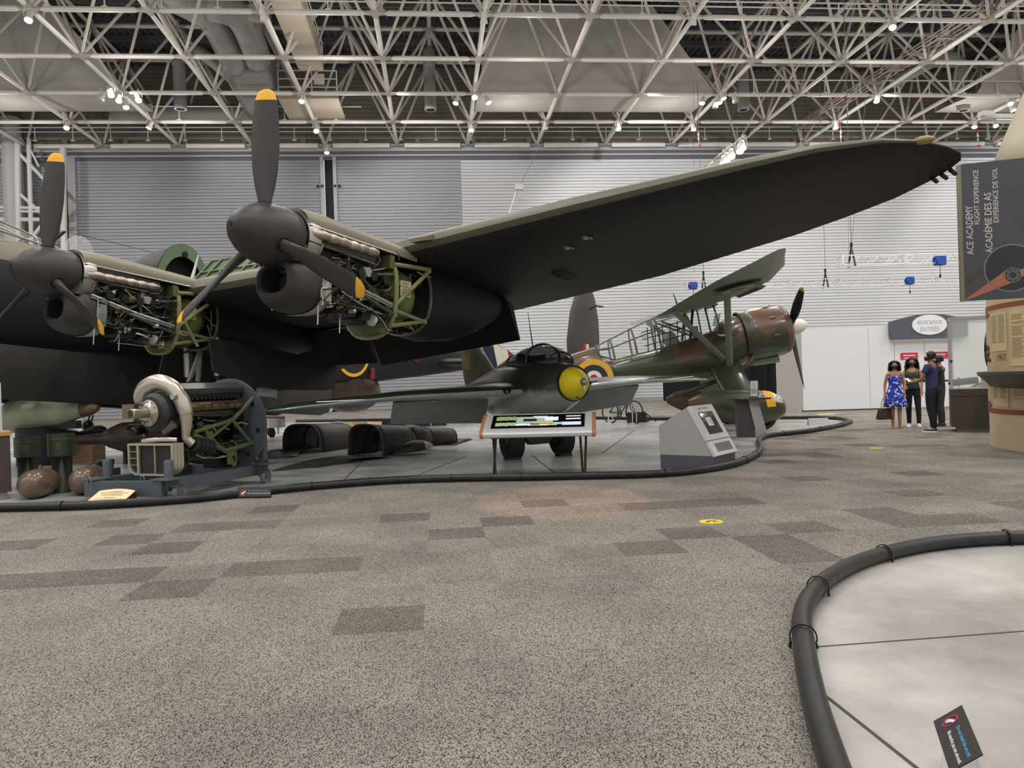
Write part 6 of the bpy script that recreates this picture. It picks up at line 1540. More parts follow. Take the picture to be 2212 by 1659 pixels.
short_hair(hd, s); shirt(e, J, s, mat('jacket_black', (24, 26, 32), .8), 1.1, name='jacket'); trousers(e, J, s, mat('trousers_dark_green', (34, 42, 42), .8), grow=.02); shoes(e, J, s, mat('trainer_black', (22, 22, 23), .5), mat('sole_black', (26, 26, 26), .6))
# ================================================================ RIGHT SIDE AND DISPLAYS
# --- barrier hoses and clips
hose = mat('hose_black', (34, 33, 33), .45, nz=(5, .35), bump=(9, .12))
def hose_obj(path, lab):
    P = [p+Vector((0, 0, .058)) for p in path]
    c = P[len(P)//2].copy(); c.z = 0
    o = empty('barrier_hose', lab, 'barrier hose', c, group='black barrier hoses round the display islands')
    q = MB(); q.tube([p-c for p in P], .054, 14); q.build('hose', hose, o, sharp=80)
    return o, P, c
def clips(o, P, c, spots, r=.062):
    for s_ in spots:
        g = G(*s_); i = min(range(1, len(P)-1), key=lambda k: (P[k]-g).length); t = (P[i+1]-P[i-1]).normalized(); n = Vector((-t.y, t.x, 0)); p = P[i]-c
        q = MB(); pts = [p+n*(r*cos(a))+Vector((0, 0, r*sin(a))) for a in [-.5+(pi+1.0)*k/14 for k in range(15)]]
        rr = [[b+t*.008+(b-p).normalized()*.0, b+(b-p).normalized()*.007+t*.008, b+(b-p).normalized()*.007-t*.008, b-t*.008] for b in pts]
        q.loft(rr); d_ = n if (n.y > 0) == (c.y > 6) else -n
        q.loft([[p+n*sg*(r+.004)+Vector((0, 0, z))+t*w_ for w_ in (-.012, .012)]+[p+n*sg*(r+.01)+Vector((0, 0, z))+t*w_ for w_ in (.012, -.012)] for z in (-.05, 0.0)]) if False else None
        for sg in (1, -1): q.tube([p+n*sg*r+Vector((0, 0, -.03)), p+n*sg*(r+.004)+Vector((0, 0, -.055))], .008, 5)
        q.build('clip', mat('clip_black', (20, 20, 21), .35), o, sharp=30)
full = c1[:-1]+[near1[-1]]+c1b[0:]
o, P, c = hose_obj(full, 'long curving black barrier hose along the edge of the main display floor')
clips(o, P, c, ((145, 1103), (670, 1059), (808, 1049), (965, 1042), (1120, 1039), (1282, 1036), (1437, 1031), (1606, 1000), (1632, 990), (1690, 942), (1770, 931), (1815, 922), (1805, 908)), .058)
o, P, c = hose_obj([Vector((c2[0].x+3.2, c2[0].y-1.2, 0)), Vector((c2[0].x+1.6, c2[0].y-.35, 0))]+c2, 'black barrier hose round the near display island at lower right')
clips(o, P, c, ((2168, 1179), (1905, 1214), (1768, 1285), (1736, 1405)))
q = MB(); a_, b_ = G(640, 912), G(850, 909); q.tube([a_+Vector((0, 0, .05)), b_+Vector((0, 0, .05))], .06, 8)
tag(q.build('barrier_rail', hose), 'far black barrier rail crossing the floor behind the fallen cowlings', 'barrier rail')
# --- slanted information table
TL, TRr = G(1068, 1031), G(1262, 1028); uu = (TRr-TL).normalized()
mid = TL.lerp(TRr, .5)
tb = frame_root('information_table', 'slanted information table with lit screen, wooden ends and black legs', 'table', mid, uu)
W = .80
prof = [(-.10, .585), (-.13, .60), (-.135, .64), (-.10, .69), (.10, .80), (.33, .905), (.40, .91), (.41, .89), (.36, .84), (.05, .65), (-.05, .59)]
q = MB(); q.loft([[(x, y, z) for y, z in prof] for x in (-W, W)]); q.build('panel_body', mat('table_silver', (200, 200, 200), .35, .2), tb, sharp=30)
wdm = mat('end_cherry', (172, 104, 66), .5, nz=(5, .15), streak=(1, 6, 1))
for s in (-1, 1):
    q = MB(); q.loft([[(s*x, -.02+(y+.02)*k*1.02, .74+(z-.74)*k*1.06) for y, z in prof] for x, k in ((W+.002, 1.0), (W+.035, 1.0), (W+.05, .93))]); q.build('wooden_end', wdm, tb, sharp=30)
a0, a1 = Vector((0, -.075, .708)), Vector((0, .315, .905)); dv = (a1-a0).normalized(); nv = Vector((0, -dv.z, dv.y))
TS_ = basis(Vector((1, 0, 0)), dv, nv, a0+nv*.004); Ls = (a1-a0).length
q = MB(); q.T = TS_; q.box((0, Ls/2, 0), (1.38, Ls*.86, .012)); sc = q.build('screen', mat('screen_black', (12, 13, 13), .15), tb, sharp=30)
def lit(n, c, s=1.0): return mat(n, c, .3, emit=s*.5)
patches = [(-.48, .30, .30, .13, (132, 150, 100)), (-.48, .13, .30, .11, (150, 168, 130)), (-.05, .24, .55, .2, (150, 168, 150)), (-.22, .11, .22, .06, (210, 220, 232)), (-.12, .24, .2, .08, (28, 30, 30)), (.2, .27, .2, .12, (216, 224, 236)), (.52, .335, .22, .035, (196, 206, 232)), (.52, .255, .22, .04, (214, 222, 240)), (.50, .12, .28, .09, (196, 206, 236)), (.16, .1, .26, .05, (202, 188, 70)), (.12, .15, .36, .03, (196, 184, 90)), (.14, .11, .05, .05, (206, 96, 170)), (.30, .13, .12, .07, (160, 178, 206))]
for i, (x, y, w_, h, c) in enumerate(patches):
    q = MB(); q.T = TS_; 
    if i in (2, 8): q.box((x, y, .0066+i*.0002), (w_, h, .0008))
    else:
        rnd = random.Random(i); pts = []
        for k in range(14):
            t = k/13; pts.append((x-w_/2+w_*t, y+h/2*(1-.25*rnd.random())))
        for k in range(14):
            t = 1-k/13; pts.append((x-w_/2+w_*t, y-h/2*(1-.25*rnd.random())))
        q.prism(pts, .0064+i*.0002, .0070+i*.0002)
    q.build('screen_picture', lit('screen_%d_%d_%d' % c, c, .75), sc, sharp=30)
q = MB(); q.T = TS_; 
for k in range(3): q.box((.03, Ls*.79-k*.022, .0095), (.22-.03*k, .009, .0006))
for k in range(4): q.box((.02, .11-k*.012, .0095), (.3, .003, .0006))
q.build('screen_text', lit('screen_text', (236, 240, 240), .9), sc)
q = MB()
for s in (-1, 1):
    for dx in (-.045, .045): q.tube([(s*(.66+dx*1.0)+(-.03 if dx > 0 else .03)*0, .14+dx*2.2, .72), (s*.66+dx*.35, .02, .006)], .018, 8)
    q.box((s*.66, .02, .012), (.12, .08, .012))
q.build('leg_pair', mat('leg_black', (20, 20, 22), .4), tb, sharp=40)
q = MB(); q.box((-.62, .18, .62), (.2, .14, .12)); q.build('cable_box', BLACK, tb)
# --- grey kiosk
KC = G(1543, 1018); sd_ = (KC-G(1432, 1013)).normalized(); wd_ = Vector((-sd_.y, sd_.x, 0))
kk = empty('kiosk', 'grey wedge-shaped touch-screen kiosk inside the barrier', 'kiosk'); kk.matrix_world = basis(wd_, -sd_, Vector((0, 0, 1)), KC)
# local: x along front width, y back from the front foot
q = MB(); q.box((.41, .43, .11), (.82, .86, .22)); q.build('plinth', mat('plinth_slate', (84, 86, 94), .5), kk, sharp=30)
kg = mat('kiosk_grey', (172, 170, 168), .5); kl = mat('kiosk_face', (206, 206, 206), .45)
pr_ = [(-.012, .22), (.0, .22), (.87, .22), (.87, .66), (.42, .93), (.38, .93)]
q = MB(); q.loft([[(x, y, z) for y, z in pr_] for x in (0, .82)]); q.build('cabinet', kg, kk, sharp=30)
f0, f1 = Vector((0, -.02, .21)), Vector((0, .385, .95)); dv = (f1-f0).normalized(); nv = Vector((0, -dv.z, dv.y))
TK = basis(Vector((1, 0, 0)), dv, nv, f0); LK = (f1-f0).length
q = MB(); q.T = TK; q.box((.41, LK*.65, .0), (.86, LK*.69, .05)); q.build('face_plate', kl, kk, sharp=30, bevel=.006)
q = MB(); q.T = TK; q.box((.41, LK*.145, .0), (.86, LK*.29, .05)); q.build('speaker_panel', kl, kk, sharp=30, bevel=.006)
q = MB(); q.T = TK; q.box((.43, LK*.15, .026), (.58, LK*.16, .006)); q.build('speaker_grille', mat('grille_grey', (112, 112, 110), .6), kk)
q = MB(); q.T = TK; q.box((.43, LK*.63, .024), (.52, LK*.44, .008)); q.box((.43, LK*.63, .028), (.46, LK*.39, .004), 1); q.build('touch_screen', [mat('screen_bezel', (30, 30, 30), .4), mat('screen_glass', (70, 74, 62), .05, spec=.9)], kk, sharp=30)
q = MB(); q.T = TK; q.bbox((.40, LK*.65, .032), (.2, .14, .003), .02); st = q.build('sticker', mat('sticker_white', (232, 230, 230), .5), kk)
q = MB(); q.T = TK
q.lathe([(0, .028), (.001, .028), (.001, .022), (0, .022)], 16, 0, TR(.345, LK*.65, .034)); q.build('sticker_symbol', sred, st)
q = MB(); q.T = TK
for k in range(4): q.box((.44, LK*.65+.04-k*.026, .034), (.085, .008, .001))
q.build('sticker_text', mat('print_dark', (90, 84, 84), .6), st)
mk = mat('kiosk_mark', (108, 108, 106), .5)
q = MB(); q.T = TK
for x in (.27, .31, .44, .52, .56): q.lathe([(0, .022), (.001, .022), (.001, .010), (0, .010)], 12, 0, TR(x, LK*.925, .026) @ Matrix.Diagonal((1, .75, 1, 1)))
q.prism([(.35, LK*.915), (.38, LK*.935), (.385, LK*.928), (.36, LK*.912)], .0255, .027); q.build('emblem', mk, kk)
# --- lectern with sign holder
lc = frame_root('lectern', 'dark lectern with a grey slanted front and round-edged top', 'lectern', G(1636, 949)+Vector((.02, .55, 0)), (.96, -.28))
q = MB(); q.loft([[(-.22, -.02, 0), (.16, -.02, 0), (.16, .4, 0), (-.22, .4, 0)], [(-.24, .02, .84), (.06, .02, .84), (.06, .4, .84), (-.24, .4, .84)]]); q.build('column', mat('lectern_dark', (62, 60, 60), .55), lc, sharp=30)
q = MB(); q.loft([[(.19, -.07, 0), (.44, .06, 0), (.44, .12, 0), (.19, -.02, 0)], [(.02, -.05, .84), (.24, .06, .84), (.24, .12, .84), (.02, .0, .84)]]); q.build('slanted_front', mat('lectern_grey', (150, 148, 148), .5), lc, sharp=30)
q = MB(); q.prism([(.46*cos(2*pi*k/40)+0.08, .3*sin(2*pi*k/40)+.16) for k in range(40)], .84, .875); q.build('top_board', mat('lectern_top', (62, 44, 44), .4), lc, sharp=30)
sh_ = frame_root('sign_holder', 'clear holder with a white printed sheet standing on the lectern', 'sign', G(1640, 950)+Vector((.18, .65, .877)), (.80, -.6))
q = MB(); q.box((0, 0, .004), (.2, .12, .008)); q.box((0, .02, .2), (.2, .012, .38), 0, rotm('X', -6)); q.build('holder', glass('holder_glass', (70, 74, 78), .55), sh_, sharp=30)
q = MB(); q.box((0, .01, .21), (.16, .004, .34), 0, rotm('X', -6)); pg_ = q.build('sheet', mat('paper_white', (228, 228, 226), .6), sh_)
q = MB(); T = rotm('X', -6)
for k in range(2): q.lathe([(0, .022), (.001, .022), (.001, .016), (0, .016)], 14, 0, T @ TR(0, .006, .31-k*.06) @ rotm('X', 90))
q.build('symbol', sred, pg_)
q = MB()
for k in range(6): q.box((0, .006, .2-k*.018), (.13, .002, .006), 0, T)
q.build('print', mat('print_dark', (90, 84, 84), .6), pg_)
e = empty('floor_sign', 'small pale grey wedge sign at the far tip of the display floor', 'sign', G(1770, 918), -.2)
q = MB(); q.loft([[(-.26, 0, .006), (.26, 0, .006), (.26, .25, .006), (-.26, .25, .006)], [(-.26, .1, .18), (.26, .1, .18), (.26, .12, .18), (-.26, .12, .18)]]); q.build('wedge', mat('wedge_grey', (178, 178, 178), .5), e, sharp=30)
# --- floor stickers
for px, py, lab in ((1536, 1127, 'yellow round floor sticker with a black mark on the near carpet'), (1893, 968, 'yellow round floor sticker farther away, in front of the four people')):
    e = empty('floor_sticker', lab, 'floor sticker', G(px, py), .35, 'yellow distancing stickers on the carpet')
    q = MB(); q.lathe([(0, .112), (.003, .112), (.003, 0)], 36); q.build('disc', mat('sticker_yellow', (232, 208, 30), .5), e, sharp=30)
    q = MB(); q.prism([(-.06, -.03), (-.02, .0), (.04, .01), (.07, .0), (.07, .03), (.0, .035), (-.06, .02)], .003, .0042); q.prism([(-.02, -.06), (.03, -.04), (.06, -.045), (.06, -.02), (.0, -.025)], .003, .0042); q.build('footprint_mark', BLACK, e)
q = MB(); p = G(1783, 897); q.box((0, 0, .02), (.55, .3, .04)); tag(q.build('floor_mat', mat('mat_cream', (206, 196, 150), .7)), 'small cream mat on the carpet by the foot of the white partition', 'mat').location = p
# --- bicycle
BL, BR = G(1319, 914), G(1371, 915.5); bd = (BR-BL).normalized()
bi = frame_root('bicycle', 'old black bicycle held upright in two white stands', 'bicycle', BL, bd); WB = (BR-BL).length; rw = .345
for x, nm in ((0, 'rear'), (WB, 'front')):
    q = MB(); q.tube([(x+rw*cos(2*pi*k/36), 0, rw+.01+rw*sin(2*pi*k/36)) for k in range(37)], .022, 8, caps=False); w_ = q.build('wheel', BLACK, bi)
    q = MB()
    for k in range(14): q.tube([(x, 0, rw+.01), (x+rw*cos(2*pi*k/14), 0, rw+.01+rw*sin(2*pi*k/14))], .0025, 4)
    q.tube([(x, -.05, rw+.01), (x, .05, rw+.01)], .02, 8); q.build('spokes', mat('spoke_steel', (130, 130, 128), .4, .6), w_)
hz = rw+.01; sx_, cx_ = WB*.36, WB*.44
q = MB()
for a, b in (((0, 0, hz), (cx_, 0, .3)), ((0, 0, hz), (sx_, 0, .82)), ((cx_, 0, .3), (sx_, 0, .86)), ((cx_, 0, .3), (WB*.8, 0, .74)), ((sx_, 0, .80), (WB*.79, 0, .82)), ((WB*.78, 0, .92), (WB*.82, 0, .68))): q.tube([a, b], .017, 8)
q.build('frame', BLACK, bi)
q = MB(); q.tube(cr([(WB*.82, .05, .68), (WB*.9, .05, .5), (WB, .05, hz)], 4), .013, 6); q.tube(cr([(WB*.82, -.05, .68), (WB*.9, -.05, .5), (WB, -.05, hz)], 4), .013, 6); q.build('fork', BLACK, bi)
q = MB(); q.tube(cr([(WB*.72, .28, .98), (WB*.8, .2, 1.0), (WB*.79, 0, .96), (WB*.8, -.2, 1.0), (WB*.72, -.28, .98)], 4), .014, 6); q.build('handlebar', BLACK, bi)
q = MB(); q.ell((sx_-.02, 0, .9), (.13, .08, .04)); q.build('saddle', BLACK, bi)
q = MB(); q.lathe([(-.01, .09), (.01, .09), (.01, .07), (-.01, .07)], 20, 0, TR(cx_, -.05, .3) @ rotm('X', 90)); q.tube([(cx_, -.07, .3), (cx_+.12, -.07, .2), (cx_+.12, -.14, .2)], .012, 6); q.tube([(cx_, .07, .3), (cx_-.12, .07, .4), (cx_-.12, .14, .4)], .012, 6); q.tube([(0, -.04, hz-.03), (cx_, -.05, .22)], .006, 4); q.tube([(0, -.04, hz+.03), (cx_, -.05, .38)], .006, 4); q.build('crankset', BLACK, bi)
for k, x in enumerate((0, WB)):
    e = frame_root('bicycle_stand', 'white wheel stand under the %s wheel of the black bicycle' % ('left' if k == 0 else 'right'), 'stand', BL+bd*x, bd, 'white stands holding the bicycle')
    q = MB()
    for y in (-.09, .09): q.tube([(0, y, .012), (0, y, .36)], .014, 6); q.tube([(-.1, y, .012), (.1, y, .012)], .012, 6)
    q.tube([(0, -.09, .012), (0, .09, .012)], .012, 6); q.build('post', mat('stand_white', (224, 224, 222), .4), e)
e = frame_root('black_bin', 'black slant-sided container on the floor behind the front wheel of the bicycle', 'bin', G(1376, 914)+Vector((.05, .25, 0)), (.98, -.2))
q = MB(); q.loft([[(-.28, 0, 0), (.3, 0, 0), (.42, .3, 0), (-.28, .3, 0)], [(-.32, 0, .32), (.26, 0, .33), (.3, .3, .33), (-.32, .3, .32)]]); q.build('bin_body', mat('bin_black', (26, 26, 28), .5), e, sharp=30)
q = MB(); q.tube([(.24, .1, .33), (.62, .15, .02)], .02, 6); q.build('bin_arm', BLACK, e)
# --- entrance sign
SC0, SC1 = PA.lerp(PB, .565), PA.lerp(PB, 1.06); sdv = (SC1-SC0).normalized(); snv = Vector((sdv.y, -sdv.x, 0)); SW = (SC1-SC0).length
es_ = empty('entrance_sign', 'dark grey arched entrance sign with white oval above the white doors', 'sign'); es_.matrix_world = basis(sdv, Vector((0, 0, 1)), snv, SC0+snv*.22+Vector((0, 0, 2.50)))
pts = [(.08, 0), (SW-.08, 0)]
for k in range(4): pts.append((SW-.08+.08*sin(pi/2*k/3), .08-.08*cos(pi/2*k/3)))
for k in range(11): t = k/10; pts.append((SW+.02-(SW+.04)*t, .62+.24*sin(pi*t)))
for k in range(4): pts.append((.08-.08*cos(pi/2*k/3), .08-.08*sin(pi/2*k/3)))
q = MB(); q.prism(pts, -.16, 0); q.build('board', mat('sign_slate', (84, 88, 96), .5), es_, sharp=30)
q = MB(); q.prism([(SW*.5+.62*cos(2*pi*k/40), .47+.36*sin(2*pi*k/40)) for k in range(40)], 0, .03); ov = q.build('oval', mat('oval_white', (236, 236, 240), .4), es_, sharp=30)
lg = mat('letter_grey', (176, 172, 176), .5)
text_obj('lettering', 'entrance', .26, lg, ov, (SW*.5, .50, .031), align='CENTER', sx=.95, ext=.004); text_obj('lettering', 'ENTRÉE', .23, lg, ov, (SW*.5, .24, .031), align='CENTER', sx=.85, ext=.004)
for k, (t0, t1) in enumerate(((.635, .742), (.885, .945))):
    a_, b_ = PA.lerp(PB, t0), PA.lerp(PB, t1); e = empty('red_notice', 'red rectangular notice on the %s white entrance door' % ('left' if k == 0 else 'right'), 'notice', group='red notices on the entrance doors')
    w_ = .62; e.matrix_world = basis(sdv, Vector((0, 0, 1)), snv, PA.lerp(PB, .64 if k == 0 else .835)+snv*.012+Vector((0, 0, 1.76)))
    q = MB(); q.prism([(0, 0), (w_, 0), (w_, .24), (0, .24)], 0, .006); q.build('plate', sred, e, sharp=30)
    q = MB()
    for y_, ww in ((.145, .44), (.05, .36)):
        for j in range(11): q.box((w_/2-ww/2+ww*(j+.5)/11, y_, .007), (ww/11*.72, .045, .002))
    q.build('print', swhite, e)
# --- belt barrier posts beside the doors
e = empty('belt_barrier', 'black belt barrier post beside the glass of the tall display case', 'barrier post', G(2073, 888)); 
q = MB(); q.lathe([(0, .17), (.02, .17), (.03, .04), (1.0, .035), (1.02, .05), (1.08, .05), (1.08, 0)], 16); q.build('post', BLACK, e)
q = MB(); q.box((-.75, 0, 1.0), (1.5, .01, .06)); q.build('belt', BLACK, e)
# --- tall glass case with gun
gc = frame_root('display_case', 'dark brown plinth with tall glass box and a gun inside, beside the drum', 'display case', G(2059, 934), (.84, -.54))
q = MB(); q.box((.62, .5, .53), (1.3, 1.0, .82)); q.box((.62, -.004, .78), (1.3, .006, .008), 1); q.build('plinth', [mat('case_umber', (62, 54, 50), .5), darkin], gc, sharp=30)
q = MB(); q.box((.66, .52, .06), (1.16, .86, .12)); q.build('base', mat('plinth_grey2', (120, 120, 122), .5), gc, sharp=30)
q = MB(); q.box((.62, .5, .955), (1.3, 1.0, .03)); q.build('deck', mat('deck_pale', (196, 192, 190), .5), gc, sharp=30)
q = MB(); q.box((.62, .5, 1.73), (1.26, .96, 1.5)); q.build('glass_box', glass('tall_glass', (214, 224, 222), .3), gc, sharp=30)
q = MB()
for x, y in ((.0, .02), (.0, .98), (.72, .02), (1.24, .02), (1.24, .98)): q.box((x, y, 1.73), (.05, .05, 1.54))
for y in (.02, .98): q.box((.62, y, 2.48), (1.26, .05, .05))
for x in (0, 1.24): q.box((x, .5, 2.48), (.05, .96, .05))
q.build('glass_frame', mat('frame_alu', (170, 168, 170), .4, .5), gc, sharp=30)
q = MB(); q.box((-.0, -.01, 1.55), (.06, .03, .04)); q.build('lock', BLACK, gc)
gn = frame_root('machine_gun', 'dark green gun on a low mount inside the tall glass case', 'gun', G(2060, 934)+Vector((.72, .02, .972)), (.82, -.57))
q = MB(); q.lathe([(-.62, .06), (-.6, .075), (-.1, .075), (-.08, .05)], 18, 0, TR(0, -.1, .16) @ rotm('Y', 84)); q.lathe([(-.66, .03), (-.6, .03)], 12, 0, TR(0, -.1, .16) @ rotm('Y', 84)); q.build('barrel_jacket', BLACK, gn)
q = MB(); q.box((.22, -.1, .2), (.5, .1, .14)); q.box((.4, -.1, .32), (.08, .06, .14)); q.box((.48, -.1, .46), (.05, .05, .22)); q.build('receiver', mat('gun_green', (84, 88, 70), .45), gn, sharp=30)
q = MB(); q.loft([[(-.1, -.3, .0), (.2, -.3, .0), (.2, -.28, .0), (-.1, -.28, .0)], [(.08, -.2, .24), (.36, -.2, .24), (.36, -.18, .24), (.08, -.18, .24)]]); q.tube([(.1, -.1, .14), (.4, .2, .0)], .03, 6); q.tube([(.1, -.1, .14), (.45, -.34, .0)], .03, 6); q.tube([(.1, -.1, .14), (-.2, .15, .0)], .03, 6); q.build('mount', mat('gun_mount_green', (112, 112, 84), .5), gn, sharp=30)
q = MB(); q.box((.16, -.22, .36), (.14, .02, .04)); q.tube([(.16, -.2, .36), (.3, -.14, .3)], .01, 5); q.build('sight', mat('sight_white', (226, 226, 222), .4), gn)
# --- curved exhibit drum
dc_ = Vector((12.03, 11.8, 0)); RD = 2.6
dr = empty('exhibit_drum', 'tan curved exhibit drum with printed panels and dark shelf at the right edge', 'exhibit drum', dc_)
tan = mat('drum_tan', (196, 178, 146), .6, nz=(.8, .05)); tan2 = mat('panel_tan', (190, 168, 130), .6, nz=(2, .1)); rbr = mat('band_red_brown', (136, 74, 54), .6); pcream = mat('panel_cream', (204, 186, 144), .6)
q = MB(); q.lathe([(0, RD), (3.02, RD), (3.02, 0)], 120); q.build('drum_wall', tan, dr, sharp=30)
def cyl_patch(name, m, a0, a1, z0, z1, r, par, zf0=None, zf1=None):
    q = MB(); n = 16; rr = []
    for k in range(n+1):
        a = a0+(a1-a0)*k/n; b0 = z0 if zf0 is None else zf0(k/n); b1 = z1 if zf1 is None else zf1(k/n)
        rr.append([(r*cos(a), r*sin(a), b0), (r*cos(a), r*sin(a), b1), ((r-.004)*cos(a), (r-.004)*sin(a), b1), ((r-.004)*cos(a), (r-.004)*sin(a), b0)])
    q.loft(rr); return q.build(name, m, par, sharp=40)
A0, A1 = radians(146), radians(200)
cyl_patch('print_panel', tan2, A0-.5, A1, .64, 2.42, RD+.008, dr)
cyl_patch('top_band', rbr, A0-.5, A1, 2.38, 2.46, RD+.012, dr)
cyl_patch('bottom_band', rbr, A0-.5, A1, .60, .68, RD+.012, dr)
txt = mat('print_dim', (140, 122, 92), .7)
for k, (a0, a1, z0, z1) in enumerate(((A0+.20, A0+.43, 1.66, 2.32), (A0+.47, A0+.75, 1.4, 2.32), (A0+.20, A0+.43, .72, 1.16), (A0+.47, A0+.75, .72, 1.16))):
    c_ = cyl_patch('text_panel', pcream, a0, a1, z0, z1, RD+.014, dr)
    q = MB(); rnd = random.Random(k); z = z1-.06
    while z > z0+.12:
        if rnd.random() > .14:
            for h in (0, 1):
                b0 = a0+(a1-a0)*(.06+.48*h); b1 = b0+(a1-a0)*rnd.uniform(.3, .41); r = RD+.0155
                q.loft([[(r*cos(a), r*sin(a), z), (r*cos(a), r*sin(a), z+.012), ((r-.001)*cos(a), (r-.001)*sin(a), z+.012), ((r-.001)*cos(a), (r-.001)*sin(a), z)] for a in (b0, (b0+b1)/2, b1)])
        z -= .024
    q.build('print_lines', txt, c_)
def cyl_text(s, size, a, z, m, par):
    r = RD+.02; o = text_obj('lettering', s, size, m, par, mtx=basis(Vector((-sin(a), cos(a), 0)), Vector((0, 0, 1)), Vector((cos(a), sin(a), 0)), (r*cos(a), r*sin(a), z)), align='CENTER'); return o
cyl_text('1917', .17, A0+.36, 1.50, mat('ink_brown', (84, 64, 48), .7), dr)
for z in (2.26, .68): cyl_patch('oval_label', rbr, A0-.0, A0+.15, z, z+.12, RD+.018, dr, lambda t, z=z: z+.04-.04*sin(t*pi), lambda t, z=z: z+.06+.06*sin(t*pi))
q = MB(); rnd = random.Random(9)
for k in range(12):
    a = A0+.04+rnd.random()*.13; z = 1.5+rnd.random()*.3; r = RD+.01; q.ell((r*cos(a), r*sin(a), z), (.012, .03+rnd.random()*.03, .02+rnd.random()*.03))
q.build('sketch_figures', mat('ink_brown', (84, 64, 48), .7), dr)
q = MB(); rr = []
for k in range(25):
    a = A0-.03+1.4*k/24; w_ = .02+.62*min(1, k/12)**.9; rr.append([((RD-.02)*cos(a), (RD-.02)*sin(a), 1.30), ((RD+w_)*cos(a), (RD+w_)*sin(a), 1.32), ((RD+w_)*cos(a), (RD+w_)*sin(a), 1.27), ((RD-.02)*cos(a), (RD-.02)*sin(a), 1.02)])
q.loft(rr); q.build('counter_shelf', mat('shelf_slate', (82, 82, 84), .5), dr, sharp=30)
q = MB(); q.lathe([(-.03, .36), (.03, .38), (.03, .28), (-.03, .28)], 30, 0, TR((RD+.0)*cos(radians(132)), (RD+.0)*sin(radians(132)), 1.72) @ rotm('Z', 42) @ rotm('X', 90)); q.build('black_ring', BLACK, dr)
# --- hanging banner
BO = 11.0
def AB(px, py, d): return Vector((0, 0, HC))+ray(px, py)*d
bl, br_, tl_, tr_ = AB(2077, 650, 11.15), AB(2300, 640, 10.75), AB(2068, 356, 11.15), AB(2290, 340, 10.75)
bx = (br_-bl); bx.z = 0; bw = bx.length; bx.normalize(); bn = Vector((bx.y, -bx.x, 0)); bh = (tl_-bl).z
bz = Vector((0, 0, 1)); bo = Vector((bl.x, bl.y, bl.z))
bn_e = empty('hanging_banner', 'dark slate hanging banner with upright lettering and a propeller picture above the drum', 'banner'); bn_e.matrix_world = basis(bx, bz, bn, bo)
q = MB(); q.box((bw/2, bh/2, -.06), (bw, bh, .1)); q.build('backing', mat('banner_edge', (128, 122, 98), .6), bn_e, sharp=30)
q = MB(); q.prism([(.05, 0), (bw, 0), (bw, bh), (.05, bh)], -.01, .0); q.build('face', mat('banner_slate', (66, 68, 74), .4, nz=(1.2, .1)), bn_e, sharp=30)
bcr = mat('banner_lettering', (206, 198, 190), .5)
R90 = Matrix.Rotation(pi/2, 4, 'Z')
for s_, x_, y_, sz, w_ in (('ACE ACADEMY', .15, .645, .125, .69), ('FLIGHT EXPERIENCE', .235, 1.06, .092, .77), ('ACADÉMIE DES AS', .385, .65, .125, .845), ('EXPÉRIENCE DE VOL', .47, 1.065, .092, .765)):
    o = text_obj('lettering', s_, sz, bcr, bn_e, mtx=Matrix.Identity(4), ext=.0005)
    o.matrix_local = TR(x_+.02, y_, .001) @ R90 @ Matrix.Diagonal((w_/max(v.co.x for v in o.data.vertices), 1, 1, 1))
px0 = .62
q = MB(); q.prism([(.05, .02), (px0-.05, .40), (px0+.1, .30), (px0+.02, .22), (.05, -.0)], .0005, .002); q.prism([(px0+.05, .36), (bw, .62), (bw, .50), (px0+.08, .27)], .0005, .002); q.build('printed_blade', mat('print_wood', (168, 100, 78), .5), bn_e, sharp=30)
q = MB(); q.lathe([(0, .33), (.001, .33), (.001, .318), (0, .318)], 48, 0, TR(px0, .42, .001)); q.lathe([(0, .105), (.0006, .105), (.0006, .098), (0, .098)], 30, 0, TR(px0+.02, .32, .003)); 
for k in range(8): q.lathe([(0, .02), (.0006, .02), (.0006, .012), (0, .012)], 10, 0, TR(px0+.02+.065*cos(k*pi/4), .32+.065*sin(k*pi/4), .0035))
q.build('printed_ring', mat('print_silver', (130, 130, 132), .5), bn_e, sharp=30)
q = MB(); q.lathe([(0, .315), (.0008, .315), (.0008, 0)], 48, 0, TR(px0, .42, .0002)); q.lathe([(0, .098), (.0008, .098), (.0008, 0)], 30, 0, TR(px0+.02, .32, .0024)); q.build('printed_hub', mat('print_black', (40, 40, 44), .5), bn_e, sharp=30)
q = MB(); q.prism([(.05, .30), (px0-.3, .50), (px0-.3, .40), (.05, .18)], .0004, .0012); q.build('printed_wing', mat('print_grey', (110, 104, 100), .5), bn_e, sharp=30); q = MB(); q.prism([(px0+.3, .66), (bw, .95), (bw, .8), (px0+.32, .5)], .0004, .0012); q.build('printed_wing', mat('print_grey', (110, 104, 100), .5), bn_e, sharp=30)
# --- tan fabric cone above the banner
cn = Vector((11.15, 12.25, 0))
cp = [AB(2146, 350, 12.0), AB(2168, 300, 12.3), AB(2192, 245, 12.6), AB(2212, 200, 12.9), AB(2250, 110, 13.4)]
q = MB(); rr = []
for k, p in enumerate(cp):
    rr.append([p+Vector((t*2.6, -.9*sin(t*pi*.55)-.0, .0))+Vector((0, 0, -.1*t)) for t in [j/14 for j in range(15)]])
q.loft(rr, closed=False, caps=(False, False)); cf = q.build('fabric_cone', mat('cone_fabric', (160, 152, 130), .8, bump=(1, .2)), solid=.02); tag(cf, 'tan fabric cone rising above the hanging banner at the right edge', 'fabric cone')
